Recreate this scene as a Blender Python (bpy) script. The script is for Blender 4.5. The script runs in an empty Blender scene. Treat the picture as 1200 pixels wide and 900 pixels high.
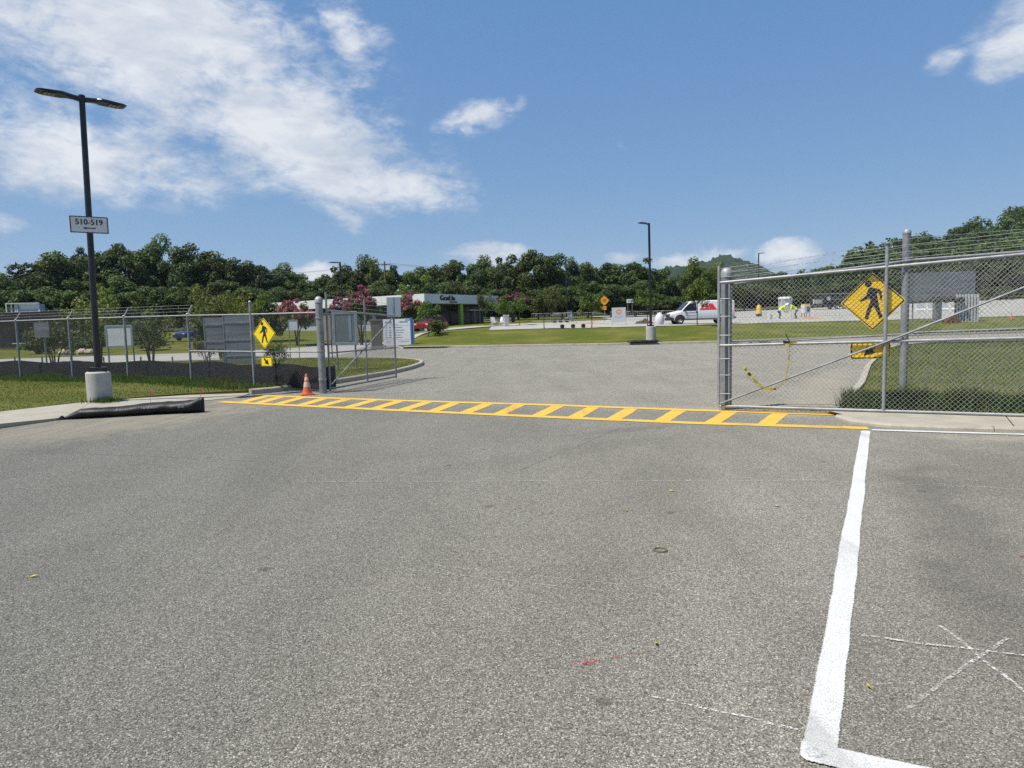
import bpy, bmesh, math, random
import numpy as np
from mathutils import Vector, Matrix
from mathutils.geometry import tessellate_polygon

random.seed(7)
rng = np.random.default_rng(11)
scene = bpy.context.scene
col = scene.collection

# ------------------------------------------------------------------ camera
PITCH = math.atan(71.5 / 800.0)
ROLL = 0.025
fw = Vector((0, math.cos(PITCH), -math.sin(PITCH)))
up = Vector((0, math.sin(PITCH), math.cos(PITCH)))
rt = Vector((1, 0, 0))
rt2 = rt * math.cos(ROLL) - up * math.sin(ROLL)
up2 = up * math.cos(ROLL) + rt * math.sin(ROLL)
cam_data = bpy.data.cameras.new('camera')
cam_data.sensor_width = 36.0
cam_data.lens = 24.0
cam_data.clip_start = 0.05
cam_data.clip_end = 12000
cam = bpy.data.objects.new('camera', cam_data)
col.objects.link(cam)
mw = Matrix.Identity(4)
for i in range(3):
    mw[i][0], mw[i][1], mw[i][2] = rt2[i], up2[i], -fw[i]
mw[2][3] = 1.6
cam.matrix_world = mw
scene.camera = cam

# ------------------------------------------------------------------ sky with clouds
SUN_EL = math.radians(62)
SUN_AZ = (-0.92, -0.39)
SUN_DIR = Vector((SUN_AZ[0] * math.cos(SUN_EL), SUN_AZ[1] * math.cos(SUN_EL), math.sin(SUN_EL))).normalized()
world = bpy.data.worlds.new('World')
scene.world = world
world.use_nodes = True
world.cycles.sampling_method = 'MANUAL'
world.cycles.sample_map_resolution = 512
wn, wl = world.node_tree.nodes, world.node_tree.links
wn.clear()
w_out = wn.new('ShaderNodeOutputWorld')
w_bg = wn.new('ShaderNodeBackground')
w_bg.inputs['Strength'].default_value = 0.088
wl.new(w_bg.outputs[0], w_out.inputs['Surface'])
sky = wn.new('ShaderNodeTexSky')
sky.sky_type = 'NISHITA'
sky.sun_disc = False
sky.sun_elevation = SUN_EL
sky.sun_rotation = math.atan2(SUN_DIR.x, SUN_DIR.y)
sky.altitude = 1500
sky.air_density = 1.0
sky.dust_density = 0.0
sky.ozone_density = 2.2


def wmath(op, a, b=None, c=None, clamp=False):
    n = wn.new('ShaderNodeMath')
    n.operation = op
    n.use_clamp = clamp
    for i, v in enumerate((a, b, c)):
        if v is None:
            continue
        if isinstance(v, (int, float)):
            n.inputs[i].default_value = v
        else:
            wl.new(v, n.inputs[i])
    return n.outputs[0]


tc = wn.new('ShaderNodeTexCoord')
sep = wn.new('ShaderNodeSeparateXYZ')
wl.new(tc.outputs['Generated'], sep.inputs[0])
dx, dy, dz = sep.outputs
az = wmath('ARCTAN2', dx, dy)
el = wmath('ARCSINE', dz)
comb = wn.new('ShaderNodeCombineXYZ')
wl.new(az, comb.inputs[0])
wl.new(el, comb.inputs[1])


def wnoise(scale, detail, rough, stretch, offset=(0, 0, 0)):
    m = wn.new('ShaderNodeMapping')
    m.inputs['Location'].default_value = offset
    m.inputs['Scale'].default_value = stretch
    m.inputs['Rotation'].default_value = (0, 0, 0.28)
    wl.new(comb.outputs[0], m.inputs[0])
    n = wn.new('ShaderNodeTexNoise')
    n.inputs['Scale'].default_value = scale
    n.inputs['Detail'].default_value = detail
    n.inputs['Roughness'].default_value = rough
    n.inputs['Distortion'].default_value = 0.35
    wl.new(m.outputs[0], n.inputs['Vector'])
    return n.outputs[0]


# cloud banks: azimuth, elevation, half sizes (radians), tilt, strength
CLOUDS = [(-0.48, 0.36, 0.36, 0.125, -8, 1.1), (-0.308, 0.272, 0.25, 0.10, -20, 1.15), (-0.180, 0.203, 0.165, 0.058, -12, 1.05),
          (-0.541, 0.215, 0.21, 0.066, -5, 0.95), (-0.206, 0.386, 0.075, 0.056, -25, 0.8), (-0.235, 0.152, 0.056, 0.028, -20, 0.6),
          (-0.037, 0.283, 0.068, 0.034, 15, 0.8), (0.022, 0.3, 0.02, 0.018, 40, 0.4), (0.638, 0.312, 0.066, 0.054, 25, 1.0),
          (0.559, 0.292, 0.035, 0.02, 10, 0.5), (-0.631, 0.129, 0.033, 0.018, 0, 0.7), (-0.026, 0.096, 0.075, 0.017, 0, 1.15),
          (0.166, 0.088, 0.04, 0.014, 0, 1.0), (-0.279, 0.08, 0.055, 0.015, 0, 1.0), (0.292, 0.09, 0.062, 0.013, 0, 0.6),
          (0.391, 0.084, 0.045, 0.019, 0, 1.2), (0.235, 0.081, 0.085, 0.016, 0, 1.0), (0.159, 0.243, 0.022, 0.025, 60, 0.3),
          (0.337, 0.13, 0.043, 0.013, 0, 0.3),
          (1.4, 0.26, 0.3, 0.09, -6, 0.9), (2.6, 0.4, 0.3, 0.1, -12, 0.9), (-1.4, 0.3, 0.35, 0.1, -6, 0.9)]
wv = wn.new('ShaderNodeTexNoise')
wv.inputs['Scale'].default_value = 9.0
wv.inputs['Detail'].default_value = 3.0
wl.new(comb.outputs[0], wv.inputs['Vector'])
wsub = wn.new('ShaderNodeVectorMath')
wsub.operation = 'MULTIPLY_ADD'
wl.new(wv.outputs['Color'], wsub.inputs[0])
wsub.inputs[1].default_value = (0.10, 0.06, 0)
wsub.inputs[2].default_value = (-0.05, -0.03, 0)
wadd = wn.new('ShaderNodeVectorMath')
wadd.operation = 'ADD'
wl.new(comb.outputs[0], wadd.inputs[0])
wl.new(wsub.outputs[0], wadd.inputs[1])
mask = None
for a, e, ra, re, tilt, st in CLOUDS:
    m = wn.new('ShaderNodeMapping')
    m.vector_type = 'TEXTURE'
    m.inputs['Location'].default_value = (a, e, 0)
    m.inputs['Rotation'].default_value = (0, 0, math.radians(tilt))
    m.inputs['Scale'].default_value = (ra, re, 1)
    wl.new(wadd.outputs[0] if ra > 0.04 else comb.outputs[0], m.inputs[0])
    ln = wn.new('ShaderNodeVectorMath')
    ln.operation = 'LENGTH'
    wl.new(m.outputs[0], ln.inputs[0])
    v = wmath('MULTIPLY', wmath('SUBTRACT', 1.15, ln.outputs['Value'], clamp=True), st * 1.1)
    mask = v if mask is None else wmath('SMOOTH_MAX', mask, v, 0.15)
n_big = wnoise(7.5, 6, 0.58, (1, 1.6, 1))
n_fine = wnoise(26.0, 4, 0.65, (1, 1.9, 1), (3, 5, 0))
dens = wmath('ADD', mask, wmath('MULTIPLY', wmath('SUBTRACT', n_big, 0.47), 2.1))
dens = wmath('ADD', dens, wmath('MULTIPLY', wmath('SUBTRACT', n_fine, 0.5), 1.25))
mr = wn.new('ShaderNodeMapRange')
mr.interpolation_type = 'SMOOTHSTEP'
mr.inputs['From Min'].default_value = 0.2
mr.inputs['From Max'].default_value = 1.2
mr.inputs['To Max'].default_value = 0.88
wl.new(dens, mr.inputs['Value'])
above = wn.new('ShaderNodeMapRange')
above.inputs['From Min'].default_value = 0.0
above.inputs['From Max'].default_value = 0.03
wl.new(dz, above.inputs['Value'])
gate_mask = wmath('MULTIPLY', wmath('SUBTRACT', mask, 0.14), 4.0, clamp=True)
alpha = wmath('MULTIPLY', wmath('MULTIPLY', mr.outputs[0], above.outputs[0]), gate_mask)
n_shade = wnoise(9.0, 4, 0.6, (1, 2.4, 1), (1.3, 0.22, 0))
c_ramp = wn.new('ShaderNodeValToRGB')
c_ramp.color_ramp.elements[0].position = 0.36
c_ramp.color_ramp.elements[0].color = (4.1, 4.5, 5.1, 1)
c_ramp.color_ramp.elements[1].position = 0.62
c_ramp.color_ramp.elements[1].color = (6.0, 6.1, 6.3, 1)
wl.new(n_shade, c_ramp.inputs[0])
# the phone's soft response to the bright blue sky, the same in every direction
ssep = wn.new('ShaderNodeSeparateColor')
wl.new(sky.outputs[0], ssep.inputs[0])
scomb = wn.new('ShaderNodeCombineColor')
for i, (g_, k_) in enumerate(((0.66, 0.88), (0.46, 1.46), (0.26, 2.76))):
    wl.new(wmath('MULTIPLY', wmath('POWER', ssep.outputs[i], g_), k_), scomb.inputs[i])
wmix = wn.new('ShaderNodeMix')
wmix.data_type = 'RGBA'
wl.new(alpha, wmix.inputs['Factor'])
wl.new(scomb.outputs[0], wmix.inputs['A'])
wl.new(c_ramp.outputs[0], wmix.inputs['B'])
wl.new(wmix.outputs['Result'], w_bg.inputs['Color'])

# ------------------------------------------------------------------ sun and exposure
sun_data = bpy.data.lights.new('sun', 'SUN')
sun_data.energy = 4.0
sun_data.angle = math.radians(0.53)
sun_data.color = (1.0, 0.94, 0.84)
sun = bpy.data.objects.new('sun', sun_data)
col.objects.link(sun)
sun.rotation_euler = (-SUN_DIR).to_track_quat('-Z', 'Y').to_euler()
sun.location = (0, 0, 60)
scene.view_settings.view_transform = 'Standard'
scene.view_settings.look = 'None'
scene.view_settings.exposure = 0.72
scene.view_settings.gamma = 1.0
scene.view_settings.use_curve_mapping = False
scene.render.engine = 'CYCLES'
scene.cycles.max_bounces = 5
scene.cycles.diffuse_bounces = 2
scene.cycles.transparent_max_bounces = 12
scene.cycles.use_denoising = False


# ------------------------------------------------------------------ materials
class NT:
    """small wrapper for building a node tree"""

    def __init__(self, name):
        self.m = bpy.data.materials.new(name)
        self.m.use_nodes = True
        self.n, self.l = self.m.node_tree.nodes, self.m.node_tree.links
        self.b = self.n['Principled BSDF']

    def geo(self):
        g = self.n.new('ShaderNodeNewGeometry')
        return g.outputs['Position']

    def obj(self):
        g = self.n.new('ShaderNodeTexCoord')
        return g.outputs['Object']

    def set(self, sock, v):
        if isinstance(v, (int, float)):
            sock.default_value = v
        elif isinstance(v, tuple):
            sock.default_value = v if len(v) == 4 or sock.type == 'VECTOR' else v + (1,)
        else:
            self.l.new(v, sock)

    def math(self, op, a, b=None, clamp=False):
        n = self.n.new('ShaderNodeMath')
        n.operation = op
        n.use_clamp = clamp
        self.set(n.inputs[0], a)
        if b is not None:
            self.set(n.inputs[1], b)
        return n.outputs[0]

    def noise(self, vec, scale, detail=4, rough=0.55, stretch=None, dist=0.0):
        if stretch:
            mp = self.n.new('ShaderNodeMapping')
            mp.inputs['Scale'].default_value = stretch[:3]
            if len(stretch) > 3:
                mp.inputs['Rotation'].default_value = (0, 0, stretch[3])
            self.l.new(vec, mp.inputs[0])
            vec = mp.outputs[0]
        n = self.n.new('ShaderNodeTexNoise')
        n.inputs['Scale'].default_value = scale
        n.inputs['Detail'].default_value = detail
        n.inputs['Roughness'].default_value = rough
        n.inputs['Distortion'].default_value = dist
        self.l.new(vec, n.inputs['Vector'])
        return n.outputs[0]

    def voro(self, vec, scale, out='Color', flat=False):
        n = self.n.new('ShaderNodeTexVoronoi')
        if flat:
            n.voronoi_dimensions = '2D'
        n.inputs['Scale'].default_value = scale
        self.l.new(vec, n.inputs['Vector'])
        return n.outputs[out]

    def ramp(self, fac, stops):
        n = self.n.new('ShaderNodeValToRGB')
        cr = n.color_ramp
        while len(cr.elements) < len(stops):
            cr.elements.new(0.5)
        for e, (p, c) in zip(cr.elements, stops):
            e.position = p
            e.color = c + (1,) if len(c) == 3 else c
        self.set(n.inputs[0], fac)
        return n.outputs[0]

    def range(self, v, a, b, c=0.0, d=1.0, smooth=True):
        n = self.n.new('ShaderNodeMapRange')
        if smooth:
            n.interpolation_type = 'SMOOTHSTEP'
        self.set(n.inputs['Value'], v)
        n.inputs['From Min'].default_value = a
        n.inputs['From Max'].default_value = b
        n.inputs['To Min'].default_value = c
        n.inputs['To Max'].default_value = d
        return n.outputs[0]

    def mix(self, fac, a, b, blend='MIX'):
        n = self.n.new('ShaderNodeMix')
        n.data_type = 'RGBA'
        n.blend_type = blend
        self.set(n.inputs['Factor'], fac)
        self.set(n.inputs['A'], a)
        self.set(n.inputs['B'], b)
        return n.outputs['Result']

    def ellipse(self, vec, c, r, rot):
        m = self.n.new('ShaderNodeMapping')
        m.vector_type = 'TEXTURE'
        m.inputs['Location'].default_value = (c[0], c[1], 0)
        m.inputs['Rotation'].default_value = (0, 0, rot)
        m.inputs['Scale'].default_value = (r[0], r[1], 1e6)
        self.l.new(vec, m.inputs[0])
        ln = self.n.new('ShaderNodeVectorMath')
        ln.operation = 'LENGTH'
        self.l.new(m.outputs[0], ln.inputs[0])
        return ln.outputs['Value']

    def bump(self, h, strength, dist=0.01):
        n = self.n.new('ShaderNodeBump')
        n.inputs['Strength'].default_value = strength
        n.inputs['Distance'].default_value = dist
        self.l.new(h, n.inputs['Height'])
        self.l.new(n.outputs[0], self.b.inputs['Normal'])

    def attr(self, name):
        n = self.n.new('ShaderNodeAttribute')
        n.attribute_name = name
        return n.outputs['Color']

    def color(self, c):
        self.set(self.b.inputs['Base Color'], c)
        return self

    def finish(self, rough=0.7, metal=0.0, spec=None):
        self.set(self.b.inputs['Roughness'], rough)
        self.set(self.b.inputs['Metallic'], metal)
        if spec is not None:
            self.b.inputs['Specular IOR Level'].default_value = spec
        return self.m


M = {}


def simple(name, c, rough=0.6, metal=0.0, var=0.25, scale=3.0, bump=0.0, spec=None, grime=0.0):
    t = NT(name)
    o = t.obj()
    n1 = t.noise(o, scale, 5, 0.6)
    lo = tuple(v * (1 - var) for v in c)
    hi = tuple(min(1, v * (1 + var)) for v in c)
    cc = t.ramp(n1, [(0.3, lo), (0.7, hi)])
    if grime:
        n2 = t.noise(o, scale * 2.3, 6, 0.7)
        cc = t.mix(t.range(n2, 0.5, 0.75, 0, grime), cc, tuple(v * 0.45 for v in c))
    t.color(cc)
    if bump:
        t.bump(t.noise(o, scale * 9, 4, 0.6), bump, 0.01)
    M[name] = t.finish(rough, metal, spec)
    return M[name]


def make_asphalt():
    t = NT('asphalt')
    p = t.geo()
    stones = t.voro(p, 190.0)
    sepc = t.n.new('ShaderNodeSeparateColor')
    t.l.new(stones, sepc.inputs[0])
    grain = sepc.outputs[0]
    base = t.ramp(grain, [(0.0, (0.042, 0.040, 0.033)), (0.25, (0.120, 0.115, 0.096)), (0.65, (0.190, 0.183, 0.155)), (0.9, (0.285, 0.275, 0.236)), (1.0, (0.50, 0.48, 0.42))])
    coarse = t.noise(p, 45.0, 3, 0.6)
    base = t.mix(1.0, base, t.ramp(coarse, [(0.3, (0.90, 0.90, 0.90)), (0.7, (1.09, 1.09, 1.09))]), 'MULTIPLY')
    big = t.noise(p, 0.55, 5, 0.6, (1, 1, 1), 0.6)
    base = t.mix(1.0, base, t.ramp(big, [(0.25, (0.90, 0.895, 0.89)), (0.75, (1.09, 1.09, 1.09))]), 'MULTIPLY')
    lanes = t.noise(p, 0.9, 4, 0.55, (1.6, 0.18, 1, -0.45), 0.2)
    base = t.mix(1.0, base, t.ramp(lanes, [(0.3, (0.92, 0.92, 0.92)), (0.7, (1.07, 1.07, 1.07))]), 'MULTIPLY')
    # older, bleached asphalt beyond the crossing
    sx = t.n.new('ShaderNodeSeparateXYZ')
    t.l.new(p, sx.inputs[0])
    along = t.math('ADD', sx.outputs[1], t.math('MULTIPLY', sx.outputs[0], 0.47))
    beyond = t.range(along, 12.6, 13.4)
    base = t.mix(t.math('MULTIPLY', beyond, 0.85), base, t.mix(1.0, base, (1.22, 1.215, 1.19), 'MULTIPLY'))
    # tyre-darkened lane in the parking bays on the right
    wob = t.noise(p, 1.7, 4, 0.6)
    for c, r, ro, amt in [((3.0, 4.4), (0.42, 3.6), -0.42, 0.32), ((4.4, 5.4), (1.5, 4.2), -0.4, 0.26), ((2.0, 3.0), (1.0, 2.0), -0.4, 0.2), ((1.9, 10.0), (1.4, 0.25), 0.45, 0.22), ((0.6, 8.3), (3.0, 0.4), 0.55, 0.12), ((6.5, 6.2), (0.7, 2.0), -0.4, 0.22), ((-3.2, 9.0), (0.5, 5.0), 0.25, 0.12), ((1.2, 6.0), (0.6, 4.5), -0.35, 0.12)]:
        e = t.math('ADD', t.ellipse(p, c, r, ro), t.math('MULTIPLY', t.math('SUBTRACT', wob, 0.5), 1.1))
        base = t.mix(t.range(e, 0.35, 1.05, amt, 0.0), base, (0.055, 0.053, 0.050))
    # small oil drips
    spots = t.voro(p, 0.42, 'Distance', True)
    spotn = t.math('ADD', spots, t.math('MULTIPLY', t.noise(p, 14, 3, 0.6), 0.04))
    base = t.mix(t.range(spotn, 0.030, 0.044, 0.42, 0.0), base, (0.03, 0.029, 0.028))
    # washed-out tan sediment by the kerbs
    sed_n = t.noise(p, 2.2, 6, 0.65, (1, 1, 1), 0.8)
    streak = t.noise(p, 2.0, 5, 0.6, (3.2, 0.35, 1, -0.97), 0.4)
    sed = None
    for c, r, ro, amt in [((-7.4, 11.8), (5.0, 1.9), 0.97, 1.0), ((-11.5, 5.5), (6.0, 1.5), 0.97, 0.8), ((-4.6, 20.6), (5.0, 0.85), 1.32, 0.85), ((-6.0, 15.6), (1.9, 0.8), 0.7, 0.9), ((5.2, 12.1), (1.9, 0.75), 0.95, 0.8), ((4.2, 11.75), (2.2, 0.42), -0.42, 0.75), ((7.5, 16.2), (5.5, 0.6), 1.05, 0.55), ((6.7, 8.25), (2.0, 0.3), -0.38, 0.55)]:
        e = t.math('ADD', t.ellipse(p, c, r, ro), t.math('MULTIPLY', t.math('SUBTRACT', sed_n, 0.5), 1.6))
        v = t.range(e, 0.25, 1.1, amt, 0.0)
        sed = v if sed is None else t.math('MAXIMUM', sed, v)
    sed = t.math('MULTIPLY', sed, t.range(streak, 0.25, 0.62, 0.35, 1.0))
    sand = t.ramp(t.noise(p, 30, 4, 0.7), [(0.3, (0.24, 0.21, 0.155)), (0.7, (0.36, 0.32, 0.25))])
    base = t.mix(sed, base, sand)
    t.color(base)
    d = t.voro(p, 190.0, 'Distance')
    h = t.math('ADD', t.math('MULTIPLY', d, -0.9), t.math('MULTIPLY', coarse, 0.7))
    t.bump(h, 0.8, 0.004)
    t.b.inputs['Diffuse Roughness'].default_value = 1.0
    M['asphalt'] = t.finish(0.88, 0, 0.25)


make_asphalt()


def make_paint(name, c, worn):
    t = NT(name)
    p = t.geo()
    n = t.noise(p, 120, 3, 0.7)
    big = t.noise(p, 3.0, 5, 0.6)
    cc = t.mix(t.range(big, 0.35, 0.75, 0, 0.3), c, tuple(v * 0.6 + 0.04 for v in c))
    cc = t.mix(t.range(t.voro(p, 190.0, 'Distance'), 0.35, 0.75, 0, 0.45), cc, (0.16, 0.15, 0.13))
    tyre = t.noise(p, 1.1, 4, 0.6, (2.2, 0.25, 1, -0.45))
    cc = t.mix(t.range(tyre, 0.52, 0.72, 0, 0.32), cc, (0.12, 0.11, 0.09))
    cc = t.mix(t.range(n, worn, worn + 0.08), cc, (0.16, 0.155, 0.145))
    t.color(cc)
    t.bump(t.voro(p, 95.0, 'Distance'), 0.45, 0.005)
    # ragged sprayed edge: the sheet thins out along its border (uv.y = distance to the border)
    uv = t.n.new('ShaderNodeAttribute')
    uv.attribute_name = 'edge'
    e = t.math('SUBTRACT', uv.outputs['Fac'], t.math('MULTIPLY', t.noise(p, 110, 3, 0.7), 0.022))
    a = t.range(e, -0.013, -0.007)
    t.l.new(a, t.b.inputs['Alpha'])
    M[name] = t.finish(0.7, 0, 0.3)


make_paint('paint_white', (0.63, 0.64, 0.63), 0.66)
make_paint('paint_yellow', (0.72, 0.44, 0.03), 0.68)


def make_thin_paint(name, c, cover):
    t = NT(name)
    p = t.geo()
    t.color(c)
    n = t.noise(p, 70, 4, 0.7)
    n2 = t.noise(p, 2.5, 3, 0.6)
    t.l.new(t.math('MULTIPLY', t.range(n, cover, cover + 0.1), t.range(n2, 0.3, 0.6, 0.25, 1.0)), t.b.inputs['Alpha'])
    M[name] = t.finish(0.85, 0, 0.2)


make_thin_paint('chalk', (0.58, 0.57, 0.54), 0.46)
make_thin_paint('chalk_faint', (0.46, 0.45, 0.42), 0.52)
make_thin_paint('seam_dark', (0.07, 0.067, 0.06), 0.50)
make_thin_paint('red_spray', (0.36, 0.10, 0.09), 0.49)


def make_concrete(name, c, scale=1.0, stain=(0.30, 0.22, 0.12), amt=0.4):
    t = NT(name)
    p = t.geo()
    n = t.noise(p, 2.0 * scale, 7, 0.65)
    f = t.noise(p, 60, 4, 0.7)
    cc = t.ramp(n, [(0.25, tuple(v * 0.78 for v in c)), (0.75, tuple(v * 1.15 for v in c))])
    cc = t.mix(1.0, cc, t.ramp(f, [(0.3, (0.86, 0.86, 0.86)), (0.7, (1.1, 1.1, 1.1))]), 'MULTIPLY')
    st = t.noise(p, 0.9 * scale, 6, 0.7, (1, 1, 0.4), 1.0)
    cc = t.mix(t.range(st, 0.52, 0.72, 0, amt), cc, stain)
    t.color(cc)
    t.bump(f, 0.25, 0.004)
    M[name] = t.finish(0.9, 0, 0.2)


make_concrete('concrete', (0.33, 0.305, 0.25), 1.0, (0.33, 0.26, 0.17), 0.45)
make_concrete('kerb_concrete', (0.36, 0.33, 0.27), 1.6, (0.20, 0.17, 0.13), 0.5)
make_concrete('lamp_concrete', (0.42, 0.41, 0.38), 2.0, (0.20, 0.19, 0.17), 0.5)
make_concrete('pale_paving', (0.33, 0.32, 0.29), 0.2, (0.33, 0.32, 0.29), 0.6)


def make_turf(name, a, b, dry, sc=1.0):
    t = NT(name)
    p = t.geo()
    n1 = t.noise(p, 0.35 * sc, 6, 0.65)
    n2 = t.noise(p, 9 * sc, 5, 0.75)
    n3 = t.noise(p, 2.0 * sc, 4, 0.6, (1, 4.0, 1, 0.05))
    cc = t.ramp(n2, [(0.3, a), (0.72, b)])
    cc = t.mix(t.range(t.math('ADD', n1, t.math('MULTIPLY', n3, 0.35)), 0.58, 0.86, 0.0, 0.75), cc, dry)
    t.color(cc)
    t.bump(n2, 0.9, 0.06 / sc)
    M[name] = t.finish(0.95, 0, 0.1)


make_turf('turf', (0.050, 0.064, 0.012), (0.115, 0.128, 0.024), (0.165, 0.150, 0.045))
make_turf('bank_turf', (0.046, 0.062, 0.008), (0.110, 0.130, 0.020), (0.160, 0.150, 0.035), 0.8)
make_turf('wood_floor', (0.03, 0.04, 0.015), (0.07, 0.08, 0.03), (0.09, 0.08, 0.05), 0.3)


def make_leaf(name, dark, light, flower=False, trans=0.35):
    t = NT(name)
    a = t.attr('tint')
    inf = t.n.new('ShaderNodeObjectInfo')
    s = t.n.new('ShaderNodeSeparateColor')
    t.l.new(a, s.inputs[0])
    c = t.mix(s.outputs[0], dark, light)
    hv = t.n.new('ShaderNodeHueSaturation')
    t.l.new(c, hv.inputs['Color'])
    t.l.new(t.range(inf.outputs['Random'], 0, 1, 0.484, 0.516, False), hv.inputs['Hue'])
    t.l.new(t.range(inf.outputs['Random'], 0, 1, 0.78, 1.25, False), hv.inputs['Value'])
    t.color(hv.outputs[0])
    tr = t.n.new('ShaderNodeBsdfTranslucent')
    t.l.new(hv.outputs[0], tr.inputs['Color'])
    mx = t.n.new('ShaderNodeMixShader')
    mx.inputs[0].default_value = trans
    t.l.new(t.b.outputs[0], mx.inputs[1])
    t.l.new(tr.outputs[0], mx.inputs[2])
    t.l.new(mx.outputs[0], t.n['Material Output'].inputs['Surface'])
    M[name] = t.finish(0.6, 0, 0.25)


make_leaf('leaf_green', (0.035, 0.062, 0.020), (0.120, 0.165, 0.048))
make_leaf('leaf_pine', (0.024, 0.046, 0.020), (0.070, 0.108, 0.042))
make_leaf('leaf_light', (0.060, 0.105, 0.018), (0.165, 0.215, 0.050))
make_leaf('leaf_shrub', (0.045, 0.072, 0.022), (0.150, 0.180, 0.055))
make_leaf('leaf_yellowish', (0.075, 0.100, 0.020), (0.21, 0.23, 0.055))
make_leaf('petal_pink', (0.22, 0.06, 0.09), (0.42, 0.16, 0.19))
make_leaf('petal_magenta', (0.19, 0.03, 0.08), (0.36, 0.08, 0.16))
make_leaf('petal_red', (0.40, 0.03, 0.04), (0.62, 0.08, 0.10))
make_leaf('grass_blade', (0.055, 0.080, 0.014), (0.165, 0.185, 0.040), trans=0.35)
make_leaf('grass_tall', (0.042, 0.072, 0.016), (0.115, 0.155, 0.038), trans=0.35)

simple('bark', (0.12, 0.095, 0.07), 0.9, 0, 0.4, 6, 0.5)
simple('galvanised', (0.33, 0.335, 0.335), 0.58, 0.4, 0.22, 7, 0.0, grime=0.4)
simple('galvanised_dull', (0.25, 0.265, 0.275), 0.6, 0.45, 0.3, 5, 0.05, grime=0.5)
simple('wire', (0.33, 0.335, 0.33), 0.6, 0.35, 0.2, 3)
simple('wire_dull', (0.085, 0.09, 0.095), 0.65, 0.3, 0.2, 3)
simple('black_paint', (0.020, 0.020, 0.023), 0.35, 0.2, 0.3, 4)
def make_sheet():
    t = NT('sheet_metal')
    o = t.obj()
    band = t.noise(o, 1.6, 4, 0.6, (0.25, 0.25, 3.0))
    drip = t.noise(o, 5.0, 5, 0.65, (3.0, 3.0, 0.3))
    cc = t.ramp(band, [(0.3, (0.15, 0.16, 0.175)), (0.7, (0.34, 0.35, 0.365))])  # horizontal light and dark bands: reflected sky put into the base colour
    cc = t.mix(t.range(drip, 0.52, 0.75, 0, 0.4), cc, (0.10, 0.095, 0.085))
    t.color(cc)
    t.bump(band, 0.15, 0.05)
    M['sheet_metal'] = t.finish(0.45, 0.6)


make_sheet()
simple('sign_white', (0.66, 0.66, 0.65), 0.5, 0, 0.06, 3)
simple('sign_black', (0.015, 0.015, 0.016), 0.5, 0, 0.1, 3)
simple('sign_yellow', (0.95, 0.60, 0.010), 0.45, 0, 0.05, 2)
simple('sign_lemon', (0.86, 0.62, 0.012), 0.45, 0, 0.05, 2)
simple('sign_orange', (0.88, 0.36, 0.01), 0.45, 0, 0.05, 2)
simple('rivet', (0.45, 0.30, 0.14), 0.5, 0.4, 0.2, 3)
simple('cone_orange', (0.60, 0.11, 0.035), 0.55, 0, 0.15, 6, grime=0.25)
simple('cone_white', (0.50, 0.43, 0.36), 0.5, 0, 0.15, 6, grime=0.4)
simple('bag_black', (0.008, 0.008, 0.009), 0.5, 0, 0.4, 5, 0.5, spec=0.35)
simple('silt_cloth', (0.007, 0.0072, 0.008), 0.7, 0, 0.45, 4, 0.3)
simple('wood_stake', (0.32, 0.22, 0.12), 0.85, 0, 0.3, 5, 0.3)
simple('tape_yellow', (0.40, 0.33, 0.05), 0.6, 0, 0.3, 8)
simple('tape_black', (0.03, 0.03, 0.02), 0.6, 0, 0.2, 8)
simple('flag_orange', (0.75, 0.22, 0.10), 0.6, 0, 0.1, 4)
simple('fascia_white', (0.60, 0.61, 0.62), 0.55, 0, 0.05, 0.5)
simple('wall_grey', (0.34, 0.36, 0.38), 0.7, 0, 0.12, 0.6)
simple('wall_dark', (0.030, 0.031, 0.036), 0.5, 0, 0.2, 0.6)
simple('glass_dark', (0.010, 0.011, 0.014), 0.25, 0, 0.2, 0.6)
simple('column_green', (0.25, 0.42, 0.05), 0.5, 0, 0.06, 1)
simple('brown_brick', (0.11, 0.085, 0.07), 0.85, 0, 0.3, 2.5, 0.3)
simple('roof_black', (0.018, 0.018, 0.020), 0.6, 0, 0.3, 1)
simple('roof_white', (0.52, 0.52, 0.52), 0.5, 0, 0.1, 1)
simple('olive_metal', (0.15, 0.14, 0.10), 0.6, 0.1, 0.15, 2)
simple('board_blue', (0.04, 0.10, 0.36), 0.45, 0, 0.1, 1)
simple('board_white', (0.56, 0.59, 0.62), 0.45, 0, 0.04, 1)
simple('print_grey', (0.16, 0.20, 0.28), 0.6, 0, 0.2, 4)
simple('print_blue', (0.28, 0.38, 0.55), 0.6, 0, 0.2, 4)
simple('frame_bluegrey', (0.30, 0.36, 0.39), 0.4, 0.4, 0.12, 2)
simple('board_face', (0.16, 0.19, 0.20), 0.22, 0.1, 0.12, 2)
simple('beige_panel', (0.33, 0.30, 0.25), 0.6, 0, 0.1, 2)
simple('van_white', (0.62, 0.63, 0.64), 0.25, 0, 0.03, 1, spec=0.6)
simple('van_red', (0.62, 0.035, 0.055), 0.35, 0, 0.05, 1)
simple('rubber', (0.015, 0.015, 0.016), 0.8, 0, 0.2, 4)
simple('rim_steel', (0.55, 0.55, 0.56), 0.4, 0.6, 0.1, 4)
simple('trim_dark', (0.025, 0.025, 0.028), 0.5, 0, 0.1, 4)
simple('led_lens', (0.16, 0.16, 0.15), 0.3, 0, 0.05, 4)
simple('lamp_glass', (0.75, 0.74, 0.70), 0.2, 0, 0.03, 4)
simple('lens_red', (0.4, 0.01, 0.01), 0.25, 0, 0.03, 4)
simple('hivis', (0.55, 0.78, 0.05), 0.7, 0, 0.12, 6)
simple('denim', (0.05, 0.07, 0.13), 0.85, 0, 0.25, 8)
simple('skin', (0.42, 0.24, 0.16), 0.6, 0, 0.1, 8)
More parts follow.
